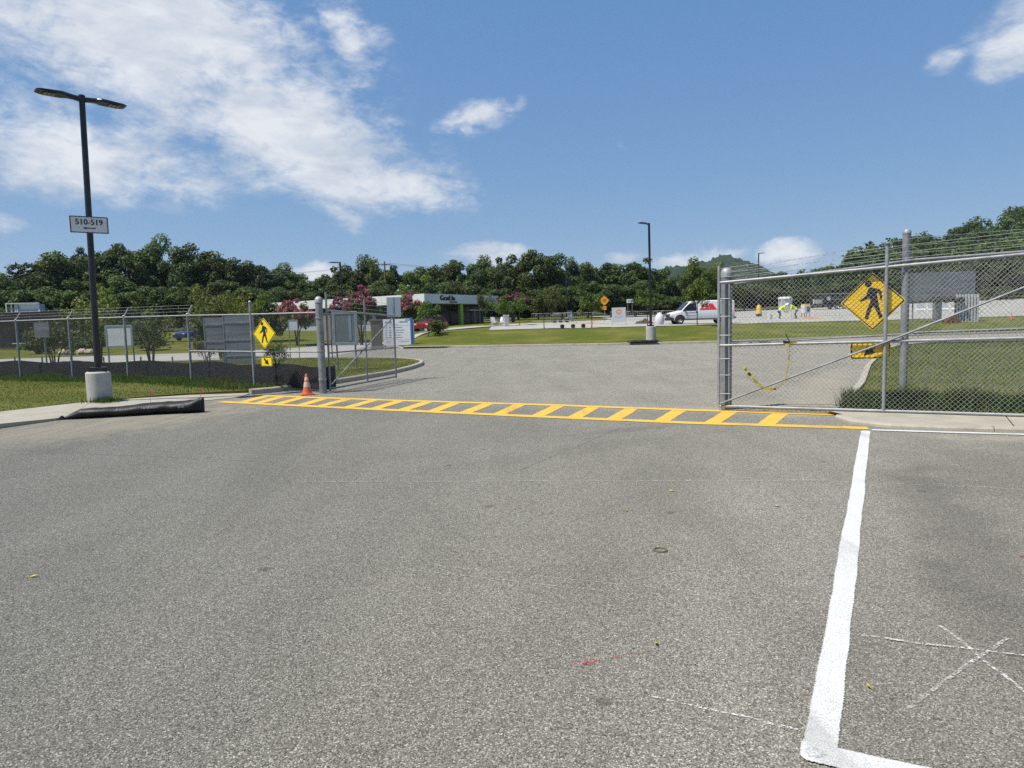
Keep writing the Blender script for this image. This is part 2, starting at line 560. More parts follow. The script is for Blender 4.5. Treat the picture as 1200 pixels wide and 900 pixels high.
simple('helmet_white', (0.75, 0.75, 0.74), 0.35, 0, 0.03, 4)
simple('boot', (0.08, 0.05, 0.03), 0.8, 0, 0.2, 8)
simple('drum_orange', (0.80, 0.46, 0.03), 0.5, 0, 0.08, 4)
simple('grey_plastic', (0.45, 0.46, 0.46), 0.5, 0, 0.08, 2)
simple('light_grey', (0.58, 0.59, 0.58), 0.55, 0, 0.08, 2)
simple('soil', (0.06, 0.045, 0.032), 0.95, 0, 0.4, 5, 0.8)
simple('clay', (0.34, 0.20, 0.12), 0.95, 0, 0.3, 4, 0.8)
simple('brick_red', (0.30, 0.12, 0.07), 0.9, 0, 0.35, 7, 0.4)
simple('car_blue', (0.03, 0.055, 0.15), 0.25, 0.2, 0.05, 1)
simple('car_red', (0.22, 0.02, 0.025), 0.25, 0.2, 0.05, 1)
simple('stone', (0.36, 0.29, 0.22), 0.9, 0, 0.3, 5, 0.6)
simple('sock_print', (0.16, 0.18, 0.21), 0.6, 0, 0.3, 20)
simple('leaf_fallen', (0.42, 0.32, 0.07), 0.7, 0, 0.2, 20)
simple('brass', (0.22, 0.17, 0.09), 0.5, 0.6, 0.2, 20)
simple('banner_white', (0.58, 0.58, 0.60), 0.6, 0, 0.03, 3)
simple('logo_orange', (0.70, 0.22, 0.05), 0.5, 0, 0.08, 3)
simple('logo_peach', (0.85, 0.55, 0.35), 0.5, 0, 0.05, 3)
simple('wood_pole', (0.14, 0.11, 0.085), 0.9, 0, 0.3, 3, 0.3)


# ------------------------------------------------------------------ mesh helpers
class MB:
    """collects shapes; build() links them as one mesh object"""

    def __init__(self):
        self.v, self.f, self.mi, self.mats = [], [], [], []

    def slot(self, m):
        if m not in self.mats:
            self.mats.append(m)
        return self.mats.index(m)

    def add(self, vs, fs, m):
        o = len(self.v)
        k = self.slot(m)
        self.v += [tuple(p) for p in vs]
        for f in fs:
            self.f.append(tuple(i + o for i in f))
            self.mi.append(k)
        return self

    def box(self, c, s, m, rz=0.0, bev=0.0):
        x, y, z = s[0] / 2, s[1] / 2, s[2] / 2
        if bev <= 0:
            vs = [(-x, -y, -z), (x, -y, -z), (x, y, -z), (-x, y, -z), (-x, -y, z), (x, -y, z), (x, y, z), (-x, y, z)]
            fs = [(0, 3, 2, 1), (4, 5, 6, 7), (0, 1, 5, 4), (1, 2, 6, 5), (2, 3, 7, 6), (3, 0, 4, 7)]
        else:
            bm = bmesh.new()
            bmesh.ops.create_cube(bm, size=1)
            for v in bm.verts:
                v.co = Vector((v.co.x * s[0], v.co.y * s[1], v.co.z * s[2]))
            bmesh.ops.bevel(bm, geom=bm.edges[:], offset=bev, segments=2, affect='EDGES', profile=0.5)
            bm.verts.index_update()
            vs = [v.co[:] for v in bm.verts]
            fs = [[v.index for v in f.verts] for f in bm.faces]
            bm.free()
        cr, sr = math.cos(rz), math.sin(rz)
        vs = [(a * cr - b * sr + c[0], a * sr + b * cr + c[1], d + c[2]) for a, b, d in vs]
        return self.add(vs, fs, m)

    def tube(self, pts, r, m, n=8, cap=True):
        pts = [Vector(p) for p in pts]
        rs = r if isinstance(r, (list, tuple)) else [r] * len(pts)
        vs, fs = [], []
        prev = None
        for i, p in enumerate(pts):
            d = (pts[min(i + 1, len(pts) - 1)] - pts[max(i - 1, 0)]).normalized()
            if prev is None:
                a = Vector((0, 0, 1)) if abs(d.z) < 0.9 else Vector((1, 0, 0))
                u = d.cross(a).normalized()
            else:
                u = (prev - d * prev.dot(d)).normalized()
            prev = u
            w = d.cross(u)
            for k in range(n):
                t = 2 * math.pi * k / n
                vs.append(p + (u * math.cos(t) + w * math.sin(t)) * rs[i])
        for i in range(len(pts) - 1):
            for k in range(n):
                a, b = i * n + k, i * n + (k + 1) % n
                fs.append((a, b, b + n, a + n))
        if cap:
            fs.append(tuple(range(n - 1, -1, -1)))
            fs.append(tuple((len(pts) - 1) * n + k for k in range(n)))
        return self.add(vs, fs, m)

    def lathe(self, c, prof, m, n=20, sx=1.0, sy=1.0):
        vs, fs = [], []
        for r, z in prof:
            for k in range(n):
                t = 2 * math.pi * k / n
                vs.append((c[0] + r * math.cos(t) * sx, c[1] + r * math.sin(t) * sy, c[2] + z))
        for i in range(len(prof) - 1):
            for k in range(n):
                a, b = i * n + k, i * n + (k + 1) % n
                fs.append((a, b, b + n, a + n))
        fs.append(tuple(range(n - 1, -1, -1)))
        fs.append(tuple((len(prof) - 1) * n + k for k in range(n)))
        return self.add(vs, fs, m)

    def prism(self, poly, m, fr, depth):
        """polygon (u, v) in the frame fr = (origin, u axis, v axis), pushed back by depth along -(u x v)"""
        o, u, v = (Vector(a) for a in fr)
        w = u.cross(v).normalized()
        tris = tessellate_polygon([[Vector((a, b, 0)) for a, b in poly]])
        n = len(poly)
        front = [o + u * a + v * b for a, b in poly]
        back = [p - w * depth for p in front]
        area = sum(poly[i][0] * poly[(i + 1) % n][1] - poly[(i + 1) % n][0] * poly[i][1] for i in range(n))
        fs = []
        for t in tris:
            a, b, c = (Vector((poly[i][0], poly[i][1], 0)) for i in t)
            t = tuple(t) if (b - a).cross(c - a).z > 0 else (t[0], t[2], t[1])
            fs.append(t)
            fs.append((t[0] + n, t[2] + n, t[1] + n))
        for i in range(n):
            j = (i + 1) % n
            fs.append((i, i + n, j + n, j) if area > 0 else (i, j, j + n, i + n))
        return self.add(front + back, fs, m)

    def build(self, name, parent=None, smooth=False, origin=None):
        me = bpy.data.meshes.new(name)
        vs = self.v
        if origin is not None:
            vs = [(a - origin[0], b - origin[1], c - origin[2]) for a, b, c in vs]
        me.from_pydata(vs, [], self.f)
        for m in self.mats:
            me.materials.append(M[m])
        me.polygons.foreach_set('material_index', self.mi)
        if smooth:
            me.polygons.foreach_set('use_smooth', [True] * len(self.f))
        me.update()
        if smooth:
            try:
                me.set_sharp_from_angle(angle=math.radians(38))
            except Exception:
                pass
        o = bpy.data.objects.new(name, me)
        col.objects.link(o)
        if parent is not None:
            o.parent = parent
        return o


def tag(o, label=None, cat=None, group=None, kind=None):
    if label:
        o['label'] = label
    if cat:
        o['category'] = cat
    if group:
        o['group'] = group
    if kind:
        o['kind'] = kind
    return o


def empty(name, loc, rz=0.0, label=None, cat=None, group=None):
    o = bpy.data.objects.new(name, None)
    o.empty_display_size = 0.2
    o.location = loc
    o.rotation_euler = (0, 0, rz)
    col.objects.link(o)
    return tag(o, label, cat, group)


def copy_tree(o, parent=None):
    c = o.copy()
    col.objects.link(c)
    c.parent = parent
    for ch in [x for x in scene.objects if x.parent == o]:
        copy_tree(ch, c)
    return c


def np_mesh(name, verts, quads, mat, parent=None, tint=None, tris=False, smooth=False):
    """mesh from arrays; every face has the same corner count; tint = one value per face"""
    k = quads.shape[1]
    me = bpy.data.meshes.new(name)
    me.vertices.add(len(verts))
    me.vertices.foreach_set('co', np.ascontiguousarray(verts, dtype=np.float32).ravel())
    me.loops.add(quads.size)
    me.loops.foreach_set('vertex_index', np.ascontiguousarray(quads, dtype=np.int32).ravel())
    me.polygons.add(len(quads))
    me.polygons.foreach_set('loop_start', np.arange(0, quads.size, k, dtype=np.int32))
    if smooth:
        me.polygons.foreach_set('use_smooth', np.ones(len(quads), dtype=bool))
    me.update(calc_edges=True)
    if tint is not None:
        a = me.attributes.new('tint', 'FLOAT_COLOR', 'FACE')
        c = np.ones((len(quads), 4), dtype=np.float32)
        c[:, :3] = tint[:, None]
        a.data.foreach_set('color', c.ravel())
    me.materials.append(M[mat])
    o = bpy.data.objects.new(name, me)
    col.objects.link(o)
    if parent is not None:
        o.parent = parent
    return o


def mesh_of(me_name, verts, quads, mat, tint=None):
    o = np_mesh(me_name, verts, quads, mat, None, tint)
    me = o.data
    bpy.data.objects.remove(o)
    return me


_text_cache = {}


def text_geo(s, size):
    key = (s, size)
    if key not in _text_cache:
        cu = bpy.data.curves.new('lettering', 'FONT')
        cu.body = s
        cu.size = size
        cu.align_x = 'CENTER'
        cu.align_y = 'CENTER'
        cu.resolution_u = 3
        ob = bpy.data.objects.new('lettering', cu)
        col.objects.link(ob)
        bpy.context.view_layer.update()
        me = bpy.data.meshes.new_from_object(ob.evaluated_get(bpy.context.evaluated_depsgraph_get()))
        vs = [v.co[:] for v in me.vertices]
        fs = [tuple(p.vertices) for p in me.polygons]
        bpy.data.objects.remove(ob)
        bpy.data.curves.remove(cu)
        bpy.data.meshes.remove(me)
        _text_cache[key] = (vs, fs)
    return _text_cache[key]


def add_text(mb, s, size, m, fr, c=(0, 0), lift=0.003, stretch=1.0):
    o, u, v = (Vector(a) for a in fr)
    w = u.cross(v).normalized()
    vs, fs = text_geo(s, size)
    mb.add([o + u * (a * stretch + c[0]) + v * (b + c[1]) + w * lift for a, b, _ in vs], fs, m)


# ------------------------------------------------------------------ terrain
KX = [-70, -40, -27, -20.5, -16, -11, -7.5, 0, 5.6, 11, 14, 25, 36, 80]
KY = [44, 46, 49, 52, 58, 62, 47.6, 45.9, 44.3, 43.5, 43.2, 47, 48, 55]


def ss(a, b, x):
    t = np.clip((np.asarray(x, float) - a) / (b - a), 0, 1)
    return t * t * (3 - 2 * t)


def kerb_y(x):
    return np.interp(x, KX, KY)


def T(x, y):
    s = y - kerb_y(x)
    right = .12 + .88 * ss(0, 14, s) + np.interp(s, [16, 65, 110, 300], [0, 1.25, 2.4, 4])
    left = .06 * ss(0, 2, s) + np.interp(y, [55, 97, 160, 300], [0, 1.3, 3.0, 9])
    w = ss(-13, -6, x)
    z = left * (1 - w) + right * w
    z = z + .02 * np.maximum(0, np.minimum(x, 160) - 25) * ss(55, 110, y)
    z = z + 37 * np.exp(-((x - 300) / 130.) ** 2 - ((y - 330) / 105.) ** 2) * ss(120, 200, y)
    return z


def tz(x, y):
    return float(T(x, y))


xs = np.unique(np.concatenate([np.arange(-70, 90.1, 1.0), -70 - np.geomspace(2, 1500, 30), 90 + np.geomspace(2, 1500, 30), np.arange(-12, -6, 0.5)]))
sv = np.concatenate([np.arange(0, 20, 0.7), np.arange(20, 80, 2.0), 80 + np.geomspace(3, 2000, 54)])
XX, SS = np.meshgrid(xs, sv, indexing='ij')
YY = kerb_y(XX) + SS
ZZ = T(XX, YY)
bumpy = (np.sin(XX * 0.9 + YY * 0.4) + np.sin(XX * 0.33 - YY * 0.71)) * 0.012
ZZ = ZZ + bumpy * ss(1, 4, SS)


def grid_faces(ni, nj):
    a = (np.arange(ni - 1)[:, None] * nj + np.arange(nj - 1)[None, :]).ravel()
    return np.stack([a, a + nj, a + nj + 1, a + 1], axis=1)


o = np_mesh('ground', np.stack([XX.ravel(), YY.ravel(), ZZ.ravel()], 1), grid_faces(len(xs), len(sv)), 'bank_turf', smooth=True)
tag(o, kind='structure')
o.data.materials.append(M['wood_floor'])
fcy = YY.ravel()[grid_faces(len(xs), len(sv))[:, 0]]
o.data.polygons.foreach_set('material_index', (fcy > 112).astype(np.int32))
# the ground on the near side and underneath the paving
o = MB().add([(-1560, -900, -0.15), (1570, -900, -0.15), (1570, 30, -0.15), (-1560, 30, -0.15)], [(0, 1, 2, 3)], 'bank_turf').build('near_ground')
tag(o, kind='structure')

# asphalt sheet: parking lot, gateway and the road inside
ax = np.unique(np.concatenate([np.arange(-70, 80.1, 1.0), np.arange(-12, -6, 0.5)]))
ay = np.concatenate([np.linspace(-40, 0, 6), np.linspace(0.05, 1, 24)])
AV = np.zeros((len(ax), 30, 3))
for i, x in enumerate(ax):
    k = float(kerb_y(x))
    AV[i, :, 0] = x
    AV[i, :, 1] = np.where(ay <= 0, ay, ay * k)
road = np_mesh('road', AV.reshape(-1, 3), grid_faces(len(ax), 30), 'asphalt')
tag(road, kind='structure')


def strip_sheet(name, front, back, m, parent=None, z=0.0):
    """ribbon between two polylines of equal length (x, y[, z])"""
    vs = [tuple(p) if len(p) == 3 else (p[0], p[1], z) for p in front] + [tuple(p) if len(p) == 3 else (p[0], p[1], z) for p in back]
    n = len(front)
    fs = [(i, i + 1, n + i + 1, n + i) for i in range(n - 1)]
    return MB().add(vs, fs, m).build(name, parent)


# ------------------------------------------------------------------ painted markings (parts of the road)
def paint_band(name, a, b, width, m, z=0.005, wob=0.006, seg=0.12, via=()):
    """painted band from a to b with wavering borders; the 'edge' attribute is the distance to the border"""
    P = [Vector((p[0], p[1])) for p in (a, *via, b)]
    lens = [(P[i + 1] - P[i]).length for i in range(len(P) - 1)]
    L = sum(lens)

    def at(t):
        i = 0
        while i < len(lens) - 1 and t > lens[i]:
            t -= lens[i]
            i += 1
        return P[i] + (P[i + 1] - P[i]) * (t / lens[i])
    n = max(2, int(L / seg) + 1)
    mg = 0.02
    cols = [-width / 2 - mg, -width / 2 + 0.02, width / 2 - 0.02, width / 2 + mg]
    edges = [-mg, 0.02, 0.02, -mg]
    vs, es, fs = [], [], []
    ts = [-mg, 0.02] + [0.02 + (L - 0.04) * i / n for i in range(1, n)] + [L - 0.02, L + mg]
    wl_, wr_ = 0.0, 0.0
    for i, t in enumerate(ts):
        wl_ = wl_ * 0.7 + random.uniform(-wob, wob)
        wr_ = wr_ * 0.7 + random.uniform(-wob, wob)
        for k, c in enumerate(cols):
            d = (at(min(t + 0.3, L)) - at(max(t - 0.3, 0))).normalized()
            p = at(t) + Vector((-d.y, d.x)) * (c + (wl_ if k < 2 else wr_))
            vs.append((p.x, p.y, z))
            es.append(min(edges[k], -mg if i in (0, len(ts) - 1) else 0.02))
    for i in range(len(ts) - 1):
        for k in range(3):
            q = i * 4 + k
            fs.append((q, q + 4, q + 5, q + 1))
    fs = [tuple(reversed(f)) for f in fs]
    o = MB().add(vs, fs, m).build(name, road)
    at = o.data.attributes.new('edge', 'FLOAT', 'POINT')
    at.data.foreach_set('value', es)
    return o


# crossing: two long yellow borders and slanted bars between them
cf0, cf1 = Vector((-6.5, 15.2)), Vector((5.02, 9.47))
cb0, cb1 = Vector((-6.25, 16.5)), Vector((5.25, 10.85))
front = [(-6.55, 15.23), (-3.41, 13.51), (-0.01, 11.75), (2.62, 10.43), (4.98, 9.48)]
back = [(-6.27, 16.52), (-2.79, 14.73), (0.81, 13.06), (2.99, 11.92), (5.2, 10.9)]
for pl in (front, back):
    paint_band('crosswalk_line', pl[0], pl[4], 0.235, 'paint_yellow', 0.0065, 0.004, 0.12, pl[1:4])


def on(pl, t):
    t = min(max(t, 0), 0.9999) * 4
    i = int(t)
    k = t - i
    return (pl[i][0] * (1 - k) + pl[i + 1][0] * k, pl[i][1] * (1 - k) + pl[i + 1][1] * k)


BARS = [(0.867, 0.916), (0.791, 0.834), (0.72, 0.746), (0.654, 0.658), (0.596, 0.583), (0.539, 0.51), (0.481, 0.455), (0.436, 0.411), (0.39, 0.364), (0.345, 0.323), (0.301, 0.278), (0.257, 0.235), (0.207, 0.187), (0.169, 0.145), (0.122, 0.101), (0.08, 0.06), (0.044, 0.028)]
for t, t2 in BARS:
    a, b = Vector(on(front, t)), Vector(on(back, t2))
    d = (b - a).normalized() * 0.05
    paint_band('crosswalk_bar', a + d, b - d, 0.25, 'paint_yellow', 0.004, 0.005)

paint_band('bay_line', (4.84, 9.27), (1.075, 2.33), 0.118, 'paint_white', 0.006, 0.0035, 0.12)
paint_band('bay_line', (1.03, 2.385), (2.6, 1.66), 0.12, 'paint_white', 0.0085, 0.0035, 0.12)
paint_band('bay_line', (4.95, 9.32), (9.2, 7.66), 0.115, 'paint_white', 0.0085, 0.005)
# overspray blob at the corner
vs = [(1.075, 2.36, 0.0105)]
es = [0.012]
for k in range(20):
    t = 2 * math.pi * k / 20
    r = random.uniform(0.085, 0.125)
    vs.append((1.075 + r * math.cos(t), 2.36 + r * 0.75 * math.sin(t), 0.0105))
    es.append(-0.022)
o = MB().add(vs, [(0, 1 + k, 1 + (k + 1) % 20) for k in range(20)], 'paint_white').build('bay_line_overspray', road)
o.data.attributes.new('edge', 'FLOAT', 'POINT').data.foreach_set('value', es)


def thin_line(name, pts, w, m, z):
    mb = MB()
    vs, fs = [], []
    for i, p in enumerate(pts):
        a, b = Vector(pts[max(i - 1, 0)]), Vector(pts[min(i + 1, len(pts) - 1)])
        d = (b - a).normalized()
        n = Vector((-d.y, d.x)) * w / 2
        vs += [(p[0] + n.x, p[1] + n.y, z), (p[0] - n.x, p[1] - n.y, z)]
    for i in range(len(pts) - 1):
        fs.append((2 * i, 2 * i + 1, 2 * i + 3, 2 * i + 2))
    return mb.add(vs, fs, m).build(name, road)


def wig(a, b, n=6, j=0.008):
    return [(a[0] + (b[0] - a[0]) * i / n + random.uniform(-j, j), a[1] + (b[1] - a[1]) * i / n + random.uniform(-j, j)) for i in range(n + 1)]


thin_line('chalk_line', wig((2.16, 3.37), (2.12, 2.62)), 0.018, 'chalk', 0.004)
thin_line('chalk_line', wig((2.39, 3.22), (1.57, 2.63)), 0.018, 'chalk', 0.0062)
thin_line('chalk_line', wig((1.62, 3.30), (2.60, 2.94)), 0.016, 'chalk', 0.0084)
thin_line('chalk_line', wig((-0.6, 4.45), (2.3, 3.45)), 0.014, 'chalk_faint', 0.004)
thin_line('chalk_line', wig((-0.7, 4.35), (0.9, 3.78)), 0.014, 'chalk_faint', 0.0062)
thin_line('chalk_line', wig((0.55, 2.78), (1.08, 2.52)), 0.014, 'chalk', 0.004)
thin_line('chalk_line', wig((2.2, 6.75), (5.9, 5.55)), 0.022, 'chalk_faint', 0.004)
thin_line('chalk_line', wig((3.95, 6.25), (4.6, 5.95)), 0.03, 'chalk_faint', 0.0062)
thin_line('chalk_line', wig((-2.2, 7.0), (3.0, 6.5), 10, 0.02), 0.03, 'chalk_faint', 0.0084)
thin_line('asphalt_seam', wig((0.05, 7.3), (2.25, 11.2), 14, 0.02), 0.022, 'seam_dark', 0.003)
thin_line('asphalt_seam', wig((-7.5, 9.6), (-3.2, 8.2), 14, 0.03), 0.016, 'seam_dark', 0.003)
thin_line('asphalt_seam', wig((3.1, 1.8), (4.3, 5.6), 12, 0.02), 0.012, 'seam_dark', 0.003)
thin_line('red_spray_mark', wig((0.27, 3.06), (0.68, 3.19), 5, 0.006), 0.02, 'red_spray', 0.004)
thin_line('red_spray_mark', wig((0.26, 3.05), (0.37, 3.09), 3, 0.004), 0.045, 'red_spray', 0.0062)
thin_line('red_spray_mark', wig((3.28, 4.32), (3.48, 4.37), 3, 0.006), 0.035, 'red_spray', 0.004)
# small brass survey ring set in the asphalt
mb = MB()
c0 = (1.0, 4.62)
vs, fs = [], []
for k in range(18):
    t = 2 * math.pi * k / 18
    for r, z in ((0.052, 0.002), (0.050, 0.009), (0.038, 0.009), (0.036, 0.002)):
        vs.append((c0[0] + r * math.cos(t), c0[1] + r * math.sin(t), z))
for k in range(18):
    for j in range(3):
        a, b = k * 4 + j, ((k + 1) % 18) * 4 + j
        fs.append((a, b, b + 1, a + 1))
mb.add(vs, fs, 'brass').build('survey_ring', road)


# ------------------------------------------------------------------ kerbs, pavements, lawns
def kerb_run(name, pts, w, h, m, parent=None, side=1, joints=3.0):
    """row of cast kerb stones along a polyline; each stone its own piece with a joint between"""
    root = empty(name, (0, 0, 0))
    tag(root, kind='structure')
    P = [Vector((p[0], p[1])) for p in pts]
    # resample
    seg = [(P[i + 1] - P[i]).length for i in range(len(P) - 1)]
    tot = sum(seg)
    n = max(1, round(tot / joints))

    def at(s):
        for i, L in enumerate(seg):
            if s <= L or i == len(seg) - 1:
                return P[i] + (P[i + 1] - P[i]) * (s / L)
            s -= L
    for k in range(n):
        s0, s1 = tot * k / n + 0.006, tot * (k + 1) / n - 0.006
        sub = max(2, int((s1 - s0) / 0.8) + 1)
        qs = [at(s0 + (s1 - s0) * j / sub) for j in range(sub + 1)]
        vs, fs = [], []
        dz = random.uniform(-0.004, 0.004)
        for j, q in enumerate(qs):
            d = (qs[min(j + 1, sub)] - qs[max(j - 1, 0)]).normalized()
            nn = Vector((-d.y, d.x)) * side
            for off, z in ((0.0, -0.08), (0.02, h - 0.025), (0.045, h), (w, h), (w, -0.08)):
                q2 = q + nn * off
                vs.append((q2.x, q2.y, z + (dz if z > 0 else 0)))
        for j in range(sub):
            for i in range(4):
                a = j * 5 + i
                f = (a, a + 5, a + 6, a + 1)
                fs.append(f if side > 0 else tuple(reversed(f)))
        for e, rev in ((0, False), (sub, True)):
            f = tuple(e * 5 + i for i in range(5))
            fs.append(f if rev else tuple(reversed(f)))
        MB().add(vs, fs, m).build('kerb_stone', root)
    return root


def flat_poly(name, poly, z, m, kind='structure', skirt=0.0):
    mb = MB()
    tris = tessellate_polygon([[Vector((a, b, 0)) for a, b in poly]])
    fs = []
    for t in tris:
        a, b, c = (Vector((poly[i][0], poly[i][1], 0)) for i in t)
        fs.append(tuple(t) if (b - a).cross(c - a).z > 0 else (t[0], t[2], t[1]))
    mb.add([(a, b, z) for a, b in poly], fs, m)
    if skirt:
        n = len(poly)
        mb.add([(a, b, z) for a, b in poly] + [(a, b, z - skirt) for a, b in poly], [(i, (i + 1) % n, (i + 1) % n + n, i + n) for i in range(n)], m)
    return tag(mb.build(name), kind=kind)


# far kerb along the road inside
kerb_run('far_kerb', [(x, float(kerb_y(x)) - 0.02) for x in (-7.6, -4, 0, 2.8, 5.6, 8, 11, 12.5, 14, 19, 25, 30, 36, 58, 79)], 0.2, 0.15, 'kerb_concrete', side=1)
# left pavement with its kerb, ramping down to the crossing
pf = [(-16.2, 1.0, .12), (-12.5, 6.3, .11), (-8.9, 11.7, .085), (-8.42, 12.85, .035), (-7.12, 15.4, .014), (-6.5, 16.15, .010)]
pb = [(-17.9, 2.2, .12), (-14.0, 7.9, .12), (-10.3, 13.4, .095), (-9.45, 15.3, .085), (-7.9, 16.45, .06), (-6.5, 16.95, .03)]
pav = empty('left_pavement', (0, 0, 0))
tag(pav, kind='structure')
for i in range(5):
    n = 6 if i < 2 else 1
    for k in range(n):
        t0, t1 = k / n, (k + 1) / n
        L = lambda p, q, t: Vector(p) * (1 - t) + Vector(q) * t
        a, b, c, d = L(pf[i], pf[i + 1], t0), L(pf[i], pf[i + 1], t1), L(pb[i], pb[i + 1], t1), L(pb[i], pb[i + 1], t0)
        g = (b - a).normalized() * 0.006
        a, d, b, c = a + g, d + g, b - g, c - g
        dn = Vector((0, 0, 0.2))
        MB().add([a, b, c, d, a - dn, b - dn, c - dn, d - dn], [(0, 1, 2, 3), (0, 4, 5, 1), (1, 5, 6, 2), (2, 6, 7, 3), (3, 7, 4, 0)], 'concrete').build('paving_slab', pav)
LAWN_L = [(-17.9, 2.2), (-10.3, 13.4), (-9.45, 15.3), (-7.9, 16.45), (-6.55, 16.95), (-6.1, 17.2), (-5.4, 18.4), (-4.7, 20.4), (-4.06, 22.6), (-3.7, 25.0), (-3.62, 27.0), (-3.75, 28.6), (-4.25, 30.2), (-5.3, 31.8), (-6.8, 33.0), (-9.6, 34.1), (-20, 34.5), (-32, 37.5), (-60, 40), (-60, 0)]
flat_poly('left_lawn', LAWN_L, 0.10, 'turf', skirt=0.2)
kerb_run('left_kerb', [(-6.42, 16.75), (-6.0, 17.15), (-5.3, 18.35), (-4.6, 20.35), (-3.95, 22.6), (-3.6, 25.0), (-3.52, 27.0), (-3.65, 28.65), (-4.17, 30.25), (-5.25, 31.9), (-6.75, 33.12), (-9.6, 34.22), (-20, 34.62), (-32, 37.62)], 0.16, 0.135, 'kerb_concrete', side=1, joints=2.6)
# right pavement with rounded end
RP_F = [(5.0, 10.55), (4.92, 10.2), (4.95, 9.9), (5.08, 9.66), (5.32, 9.44), (5.72, 9.24), (6.65, 8.88), (8.6, 8.1), (20, 3.55)]
RP_B = [(5.1, 10.98), (5.3, 10.9), (5.5, 10.82), (5.7, 10.74), (5.9, 10.66), (6.3, 10.5), (7.3, 10.02), (9.2, 9.1), (20.6, 3.55)]
pav = empty('right_pavement', (0, 0, 0))
tag(pav, kind='structure')
kerb_run('right_kerb', RP_F, 0.15, 0.055, 'kerb_concrete', side=1, joints=2.4)
inF = []
for i, p in enumerate(RP_F):
    d = (Vector(RP_F[min(i + 1, len(RP_F) - 1)]) - Vector(RP_F[max(i - 1, 0)])).normalized()
    inF.append((p[0] - d.y * 0.152, p[1] + d.x * 0.152))

for seg in ([0, 1, 2, 3, 4, 5, 6], [6, 7], [7, 8]):
    vs, fs = [], []
    for i in seg:
        vs += [(inF[i][0], inF[i][1], 0.053), (RP_B[i][0], RP_B[i][1], 0.06)]
    for j in range(len(seg) - 1):
        fs.append((2 * j, 2 * j + 2, 2 * j + 3, 2 * j + 1))
    e = len(vs) - 2
    vs[e] = (vs[e][0] - 0.012, vs[e][1] + 0.005, vs[e][2])
    vs[e + 1] = (vs[e + 1][0] - 0.012, vs[e + 1][1] + 0.005, vs[e + 1][2])
    MB().add(vs, fs, 'concrete').build('paving_slab', pav)
LAWN_R = [(5.25, 11.0), (5.6, 11.35), (7.9, 15.2), (10.5, 19.9), (13.4, 24.8), (16.2, 29.3), (18.0, 31.8), (20.3, 33.9), (23.4, 35.1), (27, 35.6), (45, 38), (70, 42), (70, -20), (20.6, 3.55), (9.2, 9.1), (7.3, 10.02), (6.3, 10.5)]
flat_poly('right_lawn', LAWN_R, 0.065, 'turf', skirt=0.2)
kerb_run('lawn_kerb', [(5.1, 11.0), (5.45, 11.4), (7.75, 15.27), (10.35, 19.98), (13.25, 24.88), (16.05, 29.4), (17.9, 31.95), (20.2, 34.05), (23.35, 35.27), (27, 35.78), (45, 38.2)], 0.17, 0.12, 'kerb_concrete', side=-1, joints=2.8)
# concrete drain inlet at the back of the right lawn
r0 = empty('drain_inlet', (24.6, 34.2, 0.09), -0.06)
tag(r0, 'flat pale concrete drain inlet with dark slot at the back of the right lawn', 'drain')
MB().box((0, 0, 0.06), (5.2, 1.1, 0.10), 'concrete', 0, 0.02).build('slab', r0)
MB().box((0.6, -0.25, 0.113), (3.4, 0.16, 0.012), 'roof_black').build('slot', r0)

# pale paving of the left lot and of the car park beyond the bank
vsx = np.arange(-60, -9.4, 1.0)
vs, fs = [], []
near = [(-60, 40.3), (-32, 37.9), (-20, 34.9), (-9.6, 34.5), (-6.6, 33.4), (-4, 33.0)]
nx, ny = [p[0] for p in near], [p[1] for p in near]
for x in vsx:
    vs += [(x, float(np.interp(x, nx, ny)) + 0.25, 0.004), (x, float(kerb_y(x)) - 0.4 if x < -11 else min(float(kerb_y(x)), 50) - 3, 0.004)]
n = len(vsx)
fs = [(2 * i, 2 * i + 2, 2 * i + 3, 2 * i + 1) for i in range(n - 1)]
make_concrete('lot_paving', (0.31, 0.30, 0.275), 0.2, (0.24, 0.23, 0.21), 0.6)
tag(MB().add(vs, fs, 'lot_paving').build('left_lot'), kind='structure')
ix = [i for i, x in enumerate(xs) if -2.5 <= x <= 130]
js = [j for j, s in enumerate(sv) if 14.5 <= s <= 66]
sub = np.ix_(ix, js)
LV = np.stack([XX[sub].ravel(), YY[sub].ravel(), ZZ[sub].ravel() + 0.035], 1)
gf = grid_faces(len(ix), len(js))
fx, fs_ = XX[sub].ravel()[gf[:, 0]], SS[sub].ravel()[gf[:, 0]]
tag(np_mesh('car_park', LV, gf[~((fx < 13) & (fs_ > 33 + 0.6 * fx))], 'pale_paving', smooth=True), kind='structure')
# drive to the office entrance
dv, df = [], []
for i in range(25):
    t = i / 24
    cx, cy = -9.6 + 7.2 * t - 1.2 * math.sin(math.pi * t), 56.5 + 18 * t
    nx_, ny_ = 0.92, -0.38
    for j in range(5):
        o_ = (j / 4 - 0.5) * 3.4
        x_, y_ = cx + nx_ * o_, cy + ny_ * o_
        dv.append((x_, y_, tz(x_, y_) + 0.07))
for i in range(24):
    for j in range(4):
        a = i * 5 + j
        df.append((a, a + 1, a + 6, a + 5))
tag(MB().add(dv, df, 'pale_paving').build('driveway', None, True), kind='structure')

